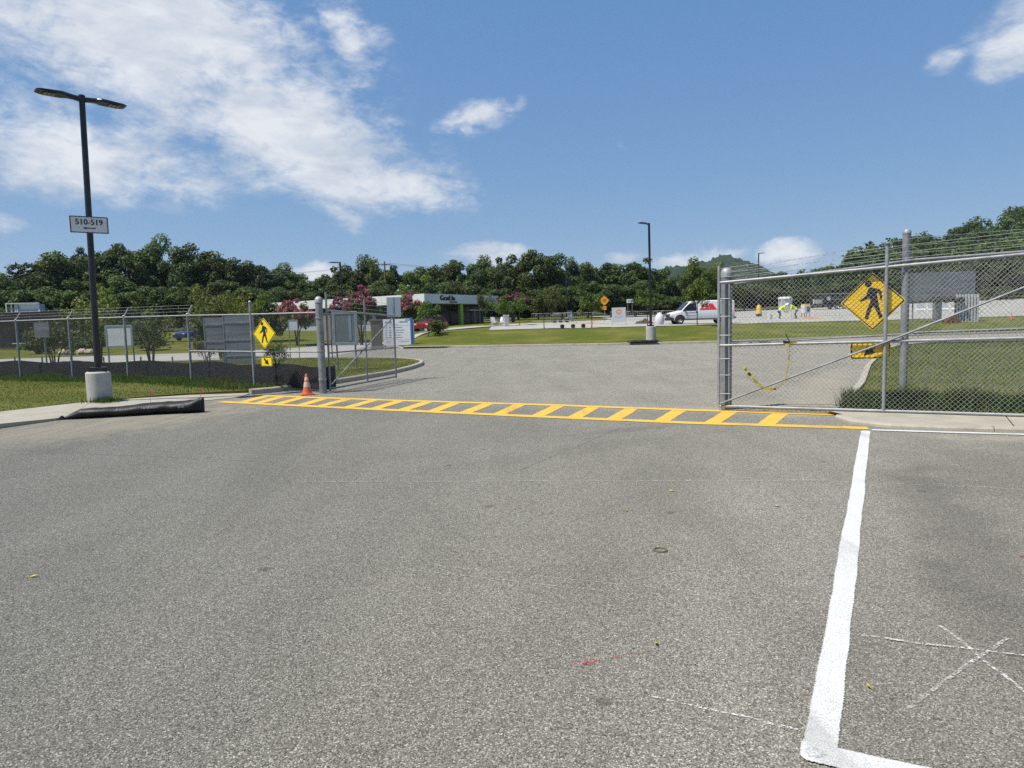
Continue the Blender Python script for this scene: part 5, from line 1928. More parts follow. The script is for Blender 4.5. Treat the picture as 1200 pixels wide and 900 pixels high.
# worn white print on the sleeve
mb = MB()
for (x0, y0), s_, wd in (((-6.98, 13.02), 'Structure', 0.05), ((-6.42, 13.115), 'Silt', 0.07), ((-7.5, 12.84), 'Sox', 0.035)):
    vs_, fs_ = text_geo(s_, wd * 1.5)
    dd = Vector((0.95, 0.13, 0)).normalized()
    pts_ = []
    for a, b, _ in vs_:
        xx = x0 + dd.x * a
        hh = 0.15 + b * 0.8
        # wrap on the near side of the sleeve
        best = min(fine, key=lambda q: abs(q[0] - xx))
        cz, rz_, cw = best[3], best[3], best[2]
        q = max(-0.95, min(0.95, (hh - cz) / rz_))
        yy = best[1] - cw * math.sqrt(1 - q * q) * 1.07 - 0.006
        pts_.append((xx, yy, hh))
    mb.add(pts_, fs_, 'sock_print')
mb.build('print', sk, origin=(-7.3, 13.15, 0))
for k, (x, y, lab) in enumerate(((-7.22, 13.55, 'small orange marker flag behind the middle of the black sock'), (-6.42, 14.0, 'small orange marker flag behind the right end of the black sock'))):
    f_ = empty('marker_flag', (x, y, 0.08), 0, lab, 'flag', 'orange marker flags')
    MB().tube([(0, 0, 0), (0, 0, 0.34)], 0.004, 'galvanised', 5).build('wire_stem', f_)
    MB().add([(0.004, 0, 0.24), (0.05, 0.012, 0.25), (0.05, 0.012, 0.34), (0.004, 0, 0.34), (0.004, 0.004, 0.24), (0.05, 0.016, 0.25), (0.05, 0.016, 0.34), (0.004, 0.004, 0.34)], [(0, 1, 2, 3), (7, 6, 5, 4), (0, 4, 5, 1), (1, 5, 6, 2), (2, 6, 7, 3), (3, 7, 4, 0)], 'flag_orange').build('flag', f_)

# second sock on the far kerb
s2 = empty('sediment_sock', (8.45, 43.75, 0.15), -0.12, 'flat black sediment sock on the far kerb at the foot of the lamp post', 'sediment sock')
vs, fs = [], []
for i in range(25):
    t = i / 24
    w_ = 0.16 * min(1, 8 * t + 0.15, 8 * (1 - t) + 0.15)
    for k in range(10):
        a = 2 * math.pi * k / 10
        q = 1 + random.uniform(-0.12, 0.12)
        vs.append((-1.0 + 2.0 * t, math.cos(a) * w_ * q, max(0.0, 0.07 + math.sin(a) * 0.085 * q * min(1, w_ / 0.1))))
for i in range(24):
    for k in range(10):
        a, b = i * 10 + k, i * 10 + (k + 1) % 10
        fs.append((a, b, b + 10, a + 10))
fs += [tuple(range(9, -1, -1)), tuple(240 + k for k in range(10))]
MB().add(vs, fs, 'bag_black').build('sleeve', s2, True)
MB().tube([(1.0, 0, 0.06), (1.12, 0.03, 0.03)], [0.03, 0.012], 'bag_black', 6).build('tied_end', s2, True)

# fallen leaves on the asphalt
for k, (x, y, s, lab) in enumerate([(-3.2, 4.4, 0.03, 'yellow leaf on the asphalt at the far left'), (1.46, 6.23, 0.03, 'yellow leaf on the asphalt below the crossing'), (2.21, 5.64, 0.03, 'yellow leaf on the asphalt left of the white line'), (0.68, 3.24, 0.02, 'tan leaf at the end of the red spray mark'), (0.93, 5.6, 0.022, 'tan leaf on the asphalt near the brass ring'), (1.5, 2.8, 0.016, 'yellow leaf on the asphalt inside the white bay corner')]):
    lf = empty('fallen_leaf', (x, y, 0.006), random.uniform(0, 6), lab, 'leaf', 'fallen leaves')
    vs = [(-s, 0, 0.0), (-s * 0.3, s * 0.42, 0.008), (s * 0.5, s * 0.34, 0.004), (s, 0, 0.014), (s * 0.4, -s * 0.36, 0.008), (-s * 0.4, -s * 0.36, 0.004), (0, 0, 0.012)]
    MB().add(vs, [(0, 6, 1), (1, 6, 2), (2, 6, 3), (3, 6, 4), (4, 6, 5), (5, 6, 0)], 'leaf_fallen').build('blade', lf)
    MB().tube([(-s, 0, 0.002), (-s * 1.5, s * 0.1, 0.006)], 0.002, 'leaf_fallen', 4).build('stalk', lf)


# ------------------------------------------------------------------ boards and panels behind the left fence
def board_sign(name, x, y, z0, w, h, zb, face, frame, label, cat='sign', legs=(-0.5, 0.5), rz=0.0, leg_r=0.03, fw_=0.05, group=None, leg_m='galvanised_dull', back=True):
    """flat board with a raised frame on legs; zb = height of the lower edge"""
    r = empty(name, (x, y, z0), rz, label, cat, group)
    MB().box((0, 0, zb + h / 2), (w, 0.035, h), face).build('panel', r)
    if fw_:
        for nm, c, s in (('frame_side', (-w / 2, 0, zb + h / 2), (fw_, 0.06, h + fw_)), ('frame_side', (w / 2, 0, zb + h / 2), (fw_, 0.06, h + fw_)), ('frame_top', (0, 0, zb + h), (w - fw_, 0.06, fw_)), ('frame_bottom', (0, 0, zb), (w - fw_, 0.06, fw_))):
            MB().box(c, s, frame, 0, 0.006).build(nm, r)
    for k in legs:
        MB().tube([(k * w, 0.05, -0.05), (k * w, 0.05, zb + h * 0.98)], leg_r, leg_m, 8).build('leg', r, True)
    return r


board_sign('square_sign', -18.45, 27, 0.1, 0.58, 0.60, 1.39, 'sheet_metal', 'sheet_metal', 'back of a small square grey sign on one post at the far left', legs=(0.08,), fw_=0)
board_sign('framed_board', -15.2, 26.6, 0.1, 0.98, 0.78, 0.98, 'light_grey', 'frame_bluegrey', 'pale grey framed board behind the left fence beside the lamp post', fw_=0.07)
board_sign('metal_panel', -10.5, 24.3, 0.1, 0.72, 1.10, 0.85, 'sheet_metal', 'sheet_metal', 'smaller of the two plain metal panels behind the left fence', legs=(-0.35, 0.35), fw_=0)
board_sign('metal_panel', -9.48, 23.9, 0.1, 1.06, 1.72, 0.32, 'sheet_metal', 'sheet_metal', 'larger plain metal panel left of the left pedestrian sign', legs=(-0.4, 0.4), fw_=0)
board_sign('small_board', -10.15, 32, 0.1, 0.42, 0.46, 1.42, 'light_grey', 'frame_bluegrey', 'small grey board on two thin legs right of the left pedestrian sign', fw_=0.03, leg_r=0.02)
for pn in [o for o in scene.objects if o.name.startswith('metal_panel')]:
    w_ = 0.72 if pn.location.x < -10 else 1.06
    for z_ in ((1.1, 1.7) if w_ < 1 else (0.6, 1.15, 1.75)):
        MB().box((0, -0.026, z_), (w_ * 0.98, 0.02, 0.05), 'galvanised_dull').build('stiffener', pn)
    for s_ in (-1, 1):
        MB().box((s_ * w_ * 0.49, -0.024, 1.4 if w_ < 1 else 1.18), (0.03, 0.02, 1.08 if w_ < 1 else 1.68), 'galvanised_dull').build('edge_trim', pn)
mbd = board_sign('message_board', -5.80, 24.0, 0.1, 0.78, 1.08, 0.92, 'board_face', 'frame_bluegrey', 'blue-grey framed message board on two legs behind the left gate leaf', fw_=0.10, legs=(-0.42, 0.42))
MB().box((0.18, -0.024, 1.46), (0.10, 0.006, 0.88), 'frame_bluegrey').build('glass_bar', mbd)
board_sign('message_board', -8.55, 31.5, 0.1, 0.62, 1.25, 0.88, 'beige_panel', 'olive_metal', 'beige message board with dark frame behind the blue-grey one', fw_=0.06, legs=(-0.45, 0.45))
ks = empty('ticket_column', (-9.8, 50, tz(-9.8, 50)), 0.1, 'olive-brown ticket column standing left of the white information board', 'column')
MB().box((0, 0, 0.95), (0.74, 0.62, 1.95), 'olive_metal', 0, 0.02).build('body', ks)
MB().box((-0.04, 0, 1.98), (0.92, 0.7, 0.12), 'olive_metal', 0, 0.015).build('cap', ks)
MB().box((-0.46, -0.2, 1.8), (0.26, 0.22, 0.20), 'grey_plastic', 0, 0.01).build('reader', ks)
MB().box((0, 0, 0.03), (0.9, 0.8, 0.1), 'concrete').build('plinth', ks)

ib = empty('information_board', (-8.45, 51, tz(-8.45, 51)), -0.3, 'large white information board with blue edge and rows of small print', 'sign')
MB().box((0, 0, 1.05), (2.25, 0.12, 1.95), 'board_white').build('panel', ib)
MB().box((1.20, 0, 1.08), (0.16, 0.16, 2.05), 'board_blue').build('blue_edge', ib)
MB().box((0.9, -0.075, 2.0), (0.42, 0.02, 0.10), 'print_blue').build('blue_corner', ib)
for sx in (-1.05, 1.32):
    MB().box((sx, 0.02, 0.95), (0.10, 0.10, 2.0), 'frame_bluegrey').build('leg', ib)


def print_row(x0, x1, z, h, m):
    """a row of unreadable small characters"""
    x = x0
    mb = MB()
    while x < x1:
        w = random.uniform(0.03, 0.075)
        mb.box((x + w / 2, -0.064, z + random.uniform(-0.005, 0.005)), (w, 0.006, h * random.uniform(0.7, 1.0)), m)
        x += w + random.uniform(0.012, 0.03)
    mb.build('print_row', ib)


print_row(-0.95, -0.45, 1.78, 0.16, 'print_grey')
print_row(0.25, 0.92, 1.80, 0.12, 'print_grey')
print_row(-0.6, 0.1, 1.62, 0.05, 'print_blue')
for z_ in (1.40, 1.20, 1.02, 0.84, 0.66):
    print_row(-0.95, -0.82, z_, 0.11, 'print_blue')
    print_row(-0.62, -0.50, z_, 0.09, 'print_grey')
    print_row(-0.25, random.uniform(0.25, 0.8), z_, 0.06, 'print_grey')
print_row(-0.9, -0.5, 0.34, 0.06, 'print_blue')
print_row(0.1, 0.9, 0.36, 0.07, 'print_blue')
MB().box((0, -0.063, 1.53), (2.1, 0.004, 0.015), 'print_blue').build('rule_line', ib)
MB().box((0, -0.063, 0.5), (2.1, 0.004, 0.012), 'print_blue').build('rule_line', ib)

# ------------------------------------------------------------------ office building
C0, CL_, CR_ = Vector((-9.83, 79.0)), Vector((-34.97, 97.0)), Vector((-1.65, 90.4))
ob = empty('office_building', (C0.x, C0.y, 0), 0, 'long low white-topped office with dark entrance and lime green column', 'building')
dl, dr = (CL_ - C0), (CR_ - C0)
LL, LR = dl.length, dr.length
dl, dr = dl / LL, dr / LR
nl = Vector((-dl.y, dl.x)); nl = nl if nl.dot(-C0) > 0 else -nl
nr = Vector((dr.y, -dr.x)); nr = nr if nr.dot(Vector((1, -1))) > 0 else -nr
gz0 = 0.4
RZ, FZ = 5.2, 4.12


def wall_box(nm, along_, L0, L1, normal, o0, o1, z0, z1, m):
    """box on a facade: from L0 to L1 along it, o0 to o1 outwards"""
    vs = []
    for z in (z0, z1):
        for a, b in ((L0, o0), (L1, o0), (L1, o1), (L0, o1)):
            p_ = along_ * a + normal * b
            vs.append((p_.x, p_.y, z))
    mb = MB()
    fs = [(0, 1, 2, 3), (7, 6, 5, 4), (0, 4, 5, 1), (1, 5, 6, 2), (2, 6, 7, 3), (3, 7, 4, 0)]
    a, b = Vector(vs[1]) - Vector(vs[0]), Vector(vs[3]) - Vector(vs[0])
    if a.cross(b).z > 0:
        fs = [tuple(reversed(f)) for f in fs]
    return mb.add(vs, fs, m).build(nm, ob)


# roof slab and core
core = [Vector((0, 0)) + dl * 0.3 + dr * 0.3, dl * (LL - 0.2) + dr * 0.3, dl * (LL - 0.2) + dr * (LR - 0.2), dl * 0.3 + dr * (LR - 0.2)]
mb = MB()
area_sign = (core[1] - core[0]).cross(core[2] - core[0]) if hasattr(core[0], 'cross') else 1
cp = [(p_.x, p_.y) for p_ in core]
mb.add([(x, y, FZ - 0.05) for x, y in cp] + [(x, y, RZ - 0.1) for x, y in cp], [(0, 1, 2, 3), (7, 6, 5, 4), (0, 4, 5, 1), (1, 5, 6, 2), (2, 6, 7, 3), (3, 7, 4, 0)], 'roof_white')
mb.build('roof', ob)
nfas = 9
for k in range(nfas):
    wall_box('fascia_panel', dl, LL * k / nfas + 0.01 + (0.0 if k else -0.15), LL * (k + 1) / nfas - 0.01, nl, -0.15, 0.15, FZ, RZ, 'fascia_white')
for k in range(4):
    wall_box('fascia_panel', dr, LR * k / 4 + 0.01 + (0.16 if k == 0 else 0), LR * (k + 1) / 4 - 0.01, nr, -0.15, 0.15, FZ, RZ, 'fascia_white')
wall_box('wall', dl, 9.0, LL, nl, -1.2, -0.9, gz0, 3.2, 'wall_grey')
wall_box('wall', dl, 0.3, 9.0, nl, -1.3, -1.0, gz0, FZ, 'wall_dark')
wall_box('wall', dl, 0.0, 0.4, nl, -1.0, -0.3, gz0, FZ, 'wall_grey')
for k in range(10):
    a = 9.2 + k * (LL - 10.5) / 10
    b = a + (LL - 10.5) / 10 - 0.25
    w_ = wall_box('window', dl, a, b, nl, -1.22, -1.12, 3.2, FZ, 'glass_dark')
    wall_box('mullion', dl, b + 0.02, b + 0.23, nl, -1.2, -0.96, 3.2, FZ, 'wall_grey')
for k in range(5):
    a = 12 + k * 3.6
    wall_box('wall_joint', dl, a, a + 0.06, nl, -0.9, -0.88, gz0, 3.18, 'wall_dark')
wall_box('entrance_wall', dr, 0.2, LR - 0.1, nr, -2.6, -2.3, gz0, FZ, 'wall_dark')
for k in range(6):
    a = 0.8 + k * 2.1
    wall_box('entrance_glazing', dr, a, a + 1.9, nr, -2.29, -2.22, gz0 + 0.5, FZ - 0.3, 'glass_dark')
    wall_box('mullion', dr, a + 1.93, a + 2.05, nr, -2.3, -2.18, gz0 + 0.4, FZ - 0.2, 'wall_dark')
wall_box('column', dr, 6.5, 7.0, nr, -0.42, -0.05, gz0, FZ, 'column_green')
wall_box('canopy', dr, 8.4, LR - 0.3, nr, -2.2, -0.1, 3.25, 3.4, 'wall_grey')
for a in (9.6, 10.6):
    p_ = dr * a + nr * -0.3
    MB().tube([(p_.x, p_.y, gz0), (p_.x, p_.y, 3.26)], 0.05, 'frame_bluegrey', 8).build('canopy_post', ob)
mb = MB()
fr = (Vector((dr.x * 3.9, dr.y * 3.9, 4.72)) + Vector((nr.x, nr.y, 0)) * 0.155, Vector((dr.x, dr.y, 0)), Vector((0, 0, 1)))
for k in range(5):
    add_text(mb, 'GratLIn', 0.86, 'sign_black', fr, (0.045 * (k - 2), 0.025 * (k % 2)), 0.006 + 0.002 * k)
mb.build('lettering', ob)
mb = MB()
x_ = 0.35
while x_ < 1.7:
    w_ = random.uniform(0.10, 0.18)
    o_ = fr[0] + fr[1] * x_ + Vector((0, 0, -0.44))
    mb.prism([(0, -0.1), (w_, -0.1), (w_, 0.1), (0, 0.1)], 'sign_black', (o_ + Vector((nr.x, nr.y, 0)) * 0.012, fr[1], fr[2]), 0.01)
    x_ += w_ + 0.05
mb.build('small_lettering', ob)

# brown building at the far left with a white frame on its roof
bb = empty('brown_building', (-44.5, 64, 0.2), 0.05, 'low brown building with black roof edge at the far left', 'building')
MB().box((-4, 3, 1.25), (24, 8, 2.5), 'brown_brick').build('wall', bb)
MB().box((-4, 3, 3.0), (24.6, 8.8, 1.0), 'roof_black').build('roof', bb)
for k in range(5):
    w_ = MB().box((-13 + k * 4.2, -1.02, 1.3), (1.6, 0.08, 1.2), 'glass_dark').build('window', bb)
    MB().box((-13 + k * 4.2, -1.08, 0.66), (1.8, 0.14, 0.08), 'fascia_white').build('sill', w_)
ru = empty('rooftop_unit', (-45.4, 64.6, 3.72), 0.05, 'white frame with blue-grey unit on the roof of the brown building', 'rooftop unit')
MB().box((0.45, 0, 0.42), (1.95, 0.9, 0.66), 'frame_bluegrey', 0, 0.02).build('casing', ru)
for x_ in (-1.5, -1.05, -0.7, -0.52, 1.45):
    MB().box((x_, -0.5, 0.42), (0.09, 0.09, 0.88), 'fascia_white').build('frame_upright', ru)
for z_, a, b in ((0.83, -1.5, 1.5), (0.03, -0.7, 1.6)):
    MB().box(((a + b) / 2, -0.6, z_), (b - a, 0.09, 0.09), 'fascia_white').build('frame_rail', ru)
for k, (x_, y_) in enumerate(((-33.2, 50.9), (-32.2, 51.3), (-31.3, 50.8))):
    st = bpy.data.objects.new('boulder', None)
    bm = bmesh.new()
    bmesh.ops.create_icosphere(bm, subdivisions=2, radius=0.5)
    for v in bm.verts:
        v.co *= random.uniform(0.8, 1.1)
        v.co.z *= 0.7
    me = bpy.data.meshes.new('boulder')
    bm.to_mesh(me)
    bm.free()
    me.materials.append(M['stone'])
    o = bpy.data.objects.new('boulder', me)
    o.location = (x_, y_, tz(x_, y_) + 0.15)
    o.scale = (1.0 - 0.15 * k, 0.8, 0.9)
    col.objects.link(o)
    tag(o, 'tan boulder before the brown building, ' + ('left of the three', 'middle of the three', 'right of the three')[k], 'boulder', 'tan boulders')
    bpy.data.objects.remove(st)


# ------------------------------------------------------------------ vehicles
def loft(secs, m, cap=True):
    """secs: list of rings with equal point counts"""
    mb = MB()
    n = len(secs[0])
    vs = [p_ for s in secs for p_ in s]
    fs = []
    for i in range(len(secs) - 1):
        for k in range(n):
            a, b = i * n + k, i * n + (k + 1) % n
            fs.append((a, b, b + n, a + n))
    if cap:
        fs += [tuple(range(n - 1, -1, -1)), tuple((len(secs) - 1) * n + k for k in range(n))]
    return mb.add(vs, fs, m)


def wheel(parent, x, y, r, w, sgn):
    t = MB()
    prof = [(r * 0.62, -w / 2), (r * 0.94, -w / 2), (r, -w * 0.34), (r, w * 0.34), (r * 0.94, w / 2), (r * 0.62, w / 2)]
    vs, fs = [], []
    n = 22
    for rr, yy in prof:
        for k in range(n):
            a = 2 * math.pi * k / n
            vs.append((rr * math.cos(a), yy, rr * math.sin(a)))
    for i in range(len(prof)):
        for k in range(n):
            a, b = i * n + k, i * n + (k + 1) % n
            c = (i + 1) % len(prof)
            fs.append((a, c * n + k, c * n + (k + 1) % n, b))
    o = t.add(vs, fs, 'rubber').build('tyre', None, True)
    root = bpy.data.objects.new('wheel', None)
    col.objects.link(root)
    root.parent = parent
    root.location = (x, y, r)
    o.parent = root
    rim = MB()
    n = 16
    vs = []
    for rr, yy in ((r * 0.63, sgn * w * 0.30), (r * 0.5, sgn * w * 0.36), (r * 0.42, sgn * w * 0.22), (r * 0.2, sgn * w * 0.26), (r * 0.16, sgn * w * 0.38), (0.01, sgn * w * 0.38)):
        for k in range(n):
            a = 2 * math.pi * k / n
            vs.append((rr * math.cos(a), yy, rr * math.sin(a)))
    fs = []
    for i in range(5):
        for k in range(n):
            a, b = i * n + k, i * n + (k + 1) % n
            fs.append((a, b, b + n, a + n) if sgn < 0 else (b, a, a + n, b + n))
    rim.add(vs, fs, 'rim_steel').build('rim', root, True)
    return root


# cargo van, nose to the left (local -x), side to the camera (local -y)
van = empty('cargo_van', (17.5, 63.4, tz(17.5, 63.4) + 0.02), 0.02, 'white cargo van with red triangle logo parked behind the bank', 'van')
van.scale = (0.96, 1, 1)
Wd = 0.98


def van_ring(x, zt, wt, zb=0.36, wm=Wd, zs=1.18):
    """cross-section: sill, flank, shoulder, roof edge, roof"""
    pts_ = [(wm - 0.05, zb), (wm, zb + 0.16), (wm, zs), (wm - 0.03, min(zs + 0.08, zt - 0.02)), (wt + 0.02, max(zt - 0.10, min(zs + 0.1, zt - 0.01))), (wt - 0.10, zt), (0, zt + 0.02)]
    ring = [(x, -a, b) for a, b in pts_] + [(x, a, b) for a, b in reversed(pts_[:-1])]
    return ring


secs = [van_ring(-3.05, 0.98, 0.80, 0.42, 0.86, 0.82), van_ring(-2.95, 1.06, 0.84, 0.38, 0.93, 0.86), van_ring(-2.45, 1.16, 0.88, 0.36, 0.97, 0.98), van_ring(-2.02, 1.25, 0.90, 0.36, 0.98, 1.08),
        van_ring(-1.55, 1.72, 0.84, 0.36, 0.98, 1.16), van_ring(-1.28, 1.98, 0.82, 0.36, 0.98, 1.18), van_ring(-1.0, 2.08, 0.82, 0.36, 0.98, 1.2), van_ring(0.2, 2.12, 0.83, 0.36, 0.98, 1.2), van_ring(2.6, 2.12, 0.83, 0.36, 0.98, 1.2), van_ring(3.02, 2.08, 0.82, 0.38, 0.96, 1.2), van_ring(3.08, 2.0, 0.80, 0.42, 0.93, 1.2)]
loft(secs, 'van_white').build('body', van, True)


def side_panel(nm, poly, m, y0, parent, d=0.02, push=0.0, top_in=0.0, zs=1.2):
    """polygon (x, z) on the near flank at y = -y0, leaning in above the shoulder"""
    mb = MB()
    lean = lambda z: max(0.0, z - zs) * top_in
    vs = [(x, -y0 + lean(z) - push, z) for x, z in poly] + [(x, -y0 + lean(z) - push + d, z) for x, z in poly]
    n = len(poly)
    tris = tessellate_polygon([[Vector((a, b, 0)) for a, b in poly]])
    fs = []
    for t in tris:
        a, b, c = (Vector((poly[i][0], poly[i][1], 0)) for i in t)
        fs.append(tuple(t) if (b - a).cross(c - a).z > 0 else (t[0], t[2], t[1]))
    ar = sum(poly[i][0] * poly[(i + 1) % n][1] - poly[(i + 1) % n][0] * poly[i][1] for i in range(n))
    for i in range(n):
        j = (i + 1) % n
        fs.append((i, i + n, j + n, j) if ar > 0 else (i, j, j + n, i + n))
    return mb.add(vs, fs, m).build(nm, parent)


side_panel('window', [(-1.92, 1.22), (-0.62, 1.22), (-0.60, 1.88), (-1.18, 1.88), (-1.62, 1.55)], 'glass_dark', 0.995, van, 0.03, 0.0, 0.17)
side_panel('door_seam', [(-0.50, 0.45), (-0.475, 0.45), (-0.475, 1.95), (-0.50, 1.95)], 'trim_dark', 0.985, van, 0.01, 0.004, 0.16)
side_panel('door_seam', [(-2.0, 0.45), (-1.975, 0.45), (-1.975, 1.15), (-2.0, 1.15)], 'trim_dark', 0.985, van, 0.01, 0.004, 0.16)
side_panel('side_trim', [(-2.05, 0.38), (1.55, 0.38), (1.55, 0.47), (-2.05, 0.47)], 'trim_dark', 0.98, van, 0.02, 0.012)
side_panel('front_bumper', [(-3.16, 0.36), (-2.75, 0.36), (-2.75, 0.62), (-3.16, 0.62)], 'trim_dark', 0.93, van, 1.86, 0.02)
side_panel('rear_bumper', [(2.95, 0.42), (3.2, 0.42), (3.2, 0.62), (2.95, 0.62)], 'trim_dark', 0.93, van, 1.86, 0.02)
side_panel('headlight', [(-3.1, 0.72), (-2.82, 0.74), (-2.80, 0.94), (-3.06, 0.92)], 'lamp_glass', 0.93, van, 0.2, 0.02)
side_panel('grille', [(-3.12, 0.66), (-3.07, 0.66), (-3.05, 0.94), (-3.10, 0.94)], 'trim_dark', 0.7, van, 1.4, 0.0)
side_panel('rear_light', [(3.02, 1.05), (3.10, 1.05), (3.10, 1.5), (3.02, 1.5)], 'lens_red', 0.95, van, 0.1, 0.01)
side_panel('logo', [(-0.32, 1.28), (0.62, 1.28), (0.62, 1.40), (0.44, 1.82), (0.16, 1.82), (-0.10, 1.50)], 'van_red', 0.985, van, 0.01, 0.012, 0.165)
side_panel('logo', [(0.02, 1.42), (0.30, 1.42), (0.16, 1.68)], 'van_white', 0.985, van, 0.01, 0.018, 0.165)
side_panel('logo', [(0.66, 1.28), (1.36, 1.28), (0.96, 1.82), (0.56, 1.82)], 'van_red', 0.985, van, 0.01, 0.012, 0.165)
mb = MB()
for x0_, x1_, z_, m_ in ((-1.72, -0.72, 1.04, 'print_grey'), (-1.55, -0.55, 0.80, 'print_blue'), (1.75, 2.4, 1.55, 'print_grey')):
    x_ = x0_
    while x_ < x1_:
        w_ = random.uniform(0.04, 0.1)
        mb.box((x_ + w_ / 2, -0.986, z_), (w_, 0.008, 0.075), m_)
        x_ += w_ + 0.03
mb.build('lettering', van)
side_panel('door_handle', [(-0.66, 1.0), (-0.58, 1.0), (-0.58, 1.16), (-0.66, 1.16)], 'trim_dark', 0.985, van, 0.02, 0.02)
MB().box((-1.72, -1.12, 1.28), (0.12, 0.2, 0.28), 'trim_dark', 0, 0.02).build('mirror', van)
MB().add([(-2.03, -0.84, 1.27), (-2.03, 0.84, 1.27), (-1.30, 0.76, 1.985), (-1.30, -0.76, 1.985), (-2.06, -0.84, 1.29), (-2.06, 0.84, 1.29), (-1.33, 0.76, 2.0), (-1.33, -0.76, 2.0)], [(7, 6, 5, 4), (0, 1, 2, 3), (4, 5, 1, 0), (5, 6, 2, 1), (6, 7, 3, 2), (7, 4, 0, 3)], 'glass_dark').build('windscreen', van)
for x_ in (-2.16, 1.98):
    mb = MB()
    vs = []
    n = 16
    for k in range(n + 1):
        a = math.pi * k / n
        vs += [(x_ + 0.50 * math.cos(a), -0.995, 0.38 + 0.50 * math.sin(a)), (x_ + 0.50 * math.cos(a), -0.60, 0.38 + 0.50 * math.sin(a))]
    mb.add(vs, [(2 * k, 2 * k + 1, 2 * k + 3, 2 * k + 2) for k in range(n)] + [tuple(2 * k for k in range(n + 1))], 'trim_dark')
    mb.build('wheel_arch', van)
    wheel(van, x_, -0.91, 0.37, 0.25, -1)
    wheel(van, x_, 0.84, 0.37, 0.25, 1)


def small_car(name, x, y, rz, paint, label, group):
    r = empty(name, (x, y, tz(x, y) + 0.04), rz, label, 'car', group)

    def ring(xx, zt, wt, zb=0.3, wm=0.88):
        zs = min(0.92, zt - 0.06)
        p_ = [(wm - 0.06, zb), (wm, zb + 0.15), (wm, zs - 0.05), (wt + 0.04, zs), (wt, zt - 0.06), (wt - 0.12, zt), (0, zt + 0.02)]
        return [(xx, -a, b) for a, b in p_] + [(xx, a, b) for a, b in reversed(p_[:-1])]
    loft([ring(-2.2, 0.72, 0.72, 0.36, 0.78), ring(-2.0, 0.86, 0.8, 0.3), ring(-1.1, 0.98, 0.80), ring(-0.5, 1.42, 0.70), ring(0.1, 1.52, 0.68), ring(1.3, 1.5, 0.68), ring(1.85, 1.3, 0.70), ring(2.1, 0.98, 0.76), ring(2.2, 0.8, 0.76, 0.36, 0.8)], paint).build('body', r, True)
    side_panel('window', [(-0.85, 0.98), (1.6, 0.98), (1.35, 1.40), (-0.42, 1.40)], 'glass_dark', 0.775, r, 0.02, 0.0, 0.18, 0.98)
    MB().add([(-1.06, -0.7, 1.0), (-1.06, 0.7, 1.0), (-0.52, 0.62, 1.43), (-0.52, -0.62, 1.43), (-1.09, -0.7, 1.02), (-1.09, 0.7, 1.02), (-0.55, 0.62, 1.45), (-0.55, -0.62, 1.45)], [(7, 6, 5, 4), (0, 1, 2, 3), (4, 5, 1, 0), (5, 6, 2, 1), (6, 7, 3, 2), (7, 4, 0, 3)], 'glass_dark').build('windscreen', r)
    for sy in (-1, 1):
        MB().box((-2.14, sy * 0.58, 0.68), (0.12, 0.28, 0.14), 'lamp_glass', 0, 0.02).build('headlight', r)
    for xx in (-1.35, 1.3):
        for sy in (-1, 1):
            wheel(r, xx, sy * 0.80, 0.32, 0.2, sy)
    return r


small_car('parked_car', -33.2, 72, 1.25, 'car_blue', 'small blue car seen between the leaves behind the left fence', 'parked cars')
small_car('parked_car', -7.75, 66.5, 1.25, 'car_red', 'dark red car before the office entrance, half behind the shrub', 'parked cars')

# ------------------------------------------------------------------ things on the car park
def diamond_warn(x, y):
    z = tz(x, y)
    r = empty('work_sign', (x, y, z), 0, 'orange diamond road work sign with small plaque on a post in the car park', 'sign')
    MB().tube([(0, 0.04, 0), (0, 0.04, 2.9)], 0.03, 'galvanised_dull', 8).build('post', r)
    fr_ = frame_of((0, 0, 2.40), (0, -1))
    MB().prism(rounded_diamond(0.60, 0.03), 'sign_orange', fr_, 0.01).build('plate', r)
    mb = MB()
    ring_band(mb, rounded_diamond(0.575, 0.03), rounded_diamond(0.535, 0.025), 'sign_black', fr_, 0.004)
    mb.build('border', r)
    mb = MB()
    for k, (w_, zz) in enumerate(((0.36, 0.14), (0.5, 0.0), (0.3, -0.15))):
        x_ = -w_ / 2
        while x_ < w_ / 2:
            flat_shape(mb, [(x_, zz - 0.04), (x_ + 0.06, zz - 0.04), (x_ + 0.06, zz + 0.04), (x_, zz + 0.04)], 'sign_black', fr_, 0.003)
            x_ += 0.085
    mb.build('print', r)
    fr2 = frame_of((0, 0, 1.56), (0, -1))
    MB().prism(rounded_rect(0.44, 0.40, 0.03), 'sign_orange', fr2, 0.01).build('plaque', r)
    mb = MB()
    for zz in (0.07, -0.07):
        flat_shape(mb, [(-0.14, zz - 0.025), (0.14, zz - 0.025), (0.14, zz + 0.025), (-0.14, zz + 0.025)], 'sign_black', fr2, 0.003)
    mb.build('plaque_print', r)


diamond_warn(10.65, 77.5)
bz = tz(10.45, 66)
bn = empty('banner', (10.45, 66, bz), 0.0, 'white banner with orange ringed letter D hung on a frame', 'banner')
fr = frame_of((0, -0.02, 0.95), (0, -1))
MB().prism([(-0.68, -0.72), (-0.2, -0.70), (0.46, -0.72), (0.62, -0.5), (0.66, 0.72), (-0.66, 0.70)], 'banner_white', fr, 0.012).build('sheet', bn)
mb = MB()
ring_band(mb, [(0.26 * math.cos(t * math.pi / 12), 0.30 + 0.26 * math.sin(t * math.pi / 12)) for t in range(24)], [(0.19 * math.cos(t * math.pi / 12), 0.30 + 0.19 * math.sin(t * math.pi / 12)) for t in range(24)], 'logo_orange', fr, 0.004)
flat_shape(mb, [(0.188 * math.cos(t * math.pi / 12), 0.30 + 0.188 * math.sin(t * math.pi / 12)) for t in range(24)], 'logo_peach', fr, 0.001)
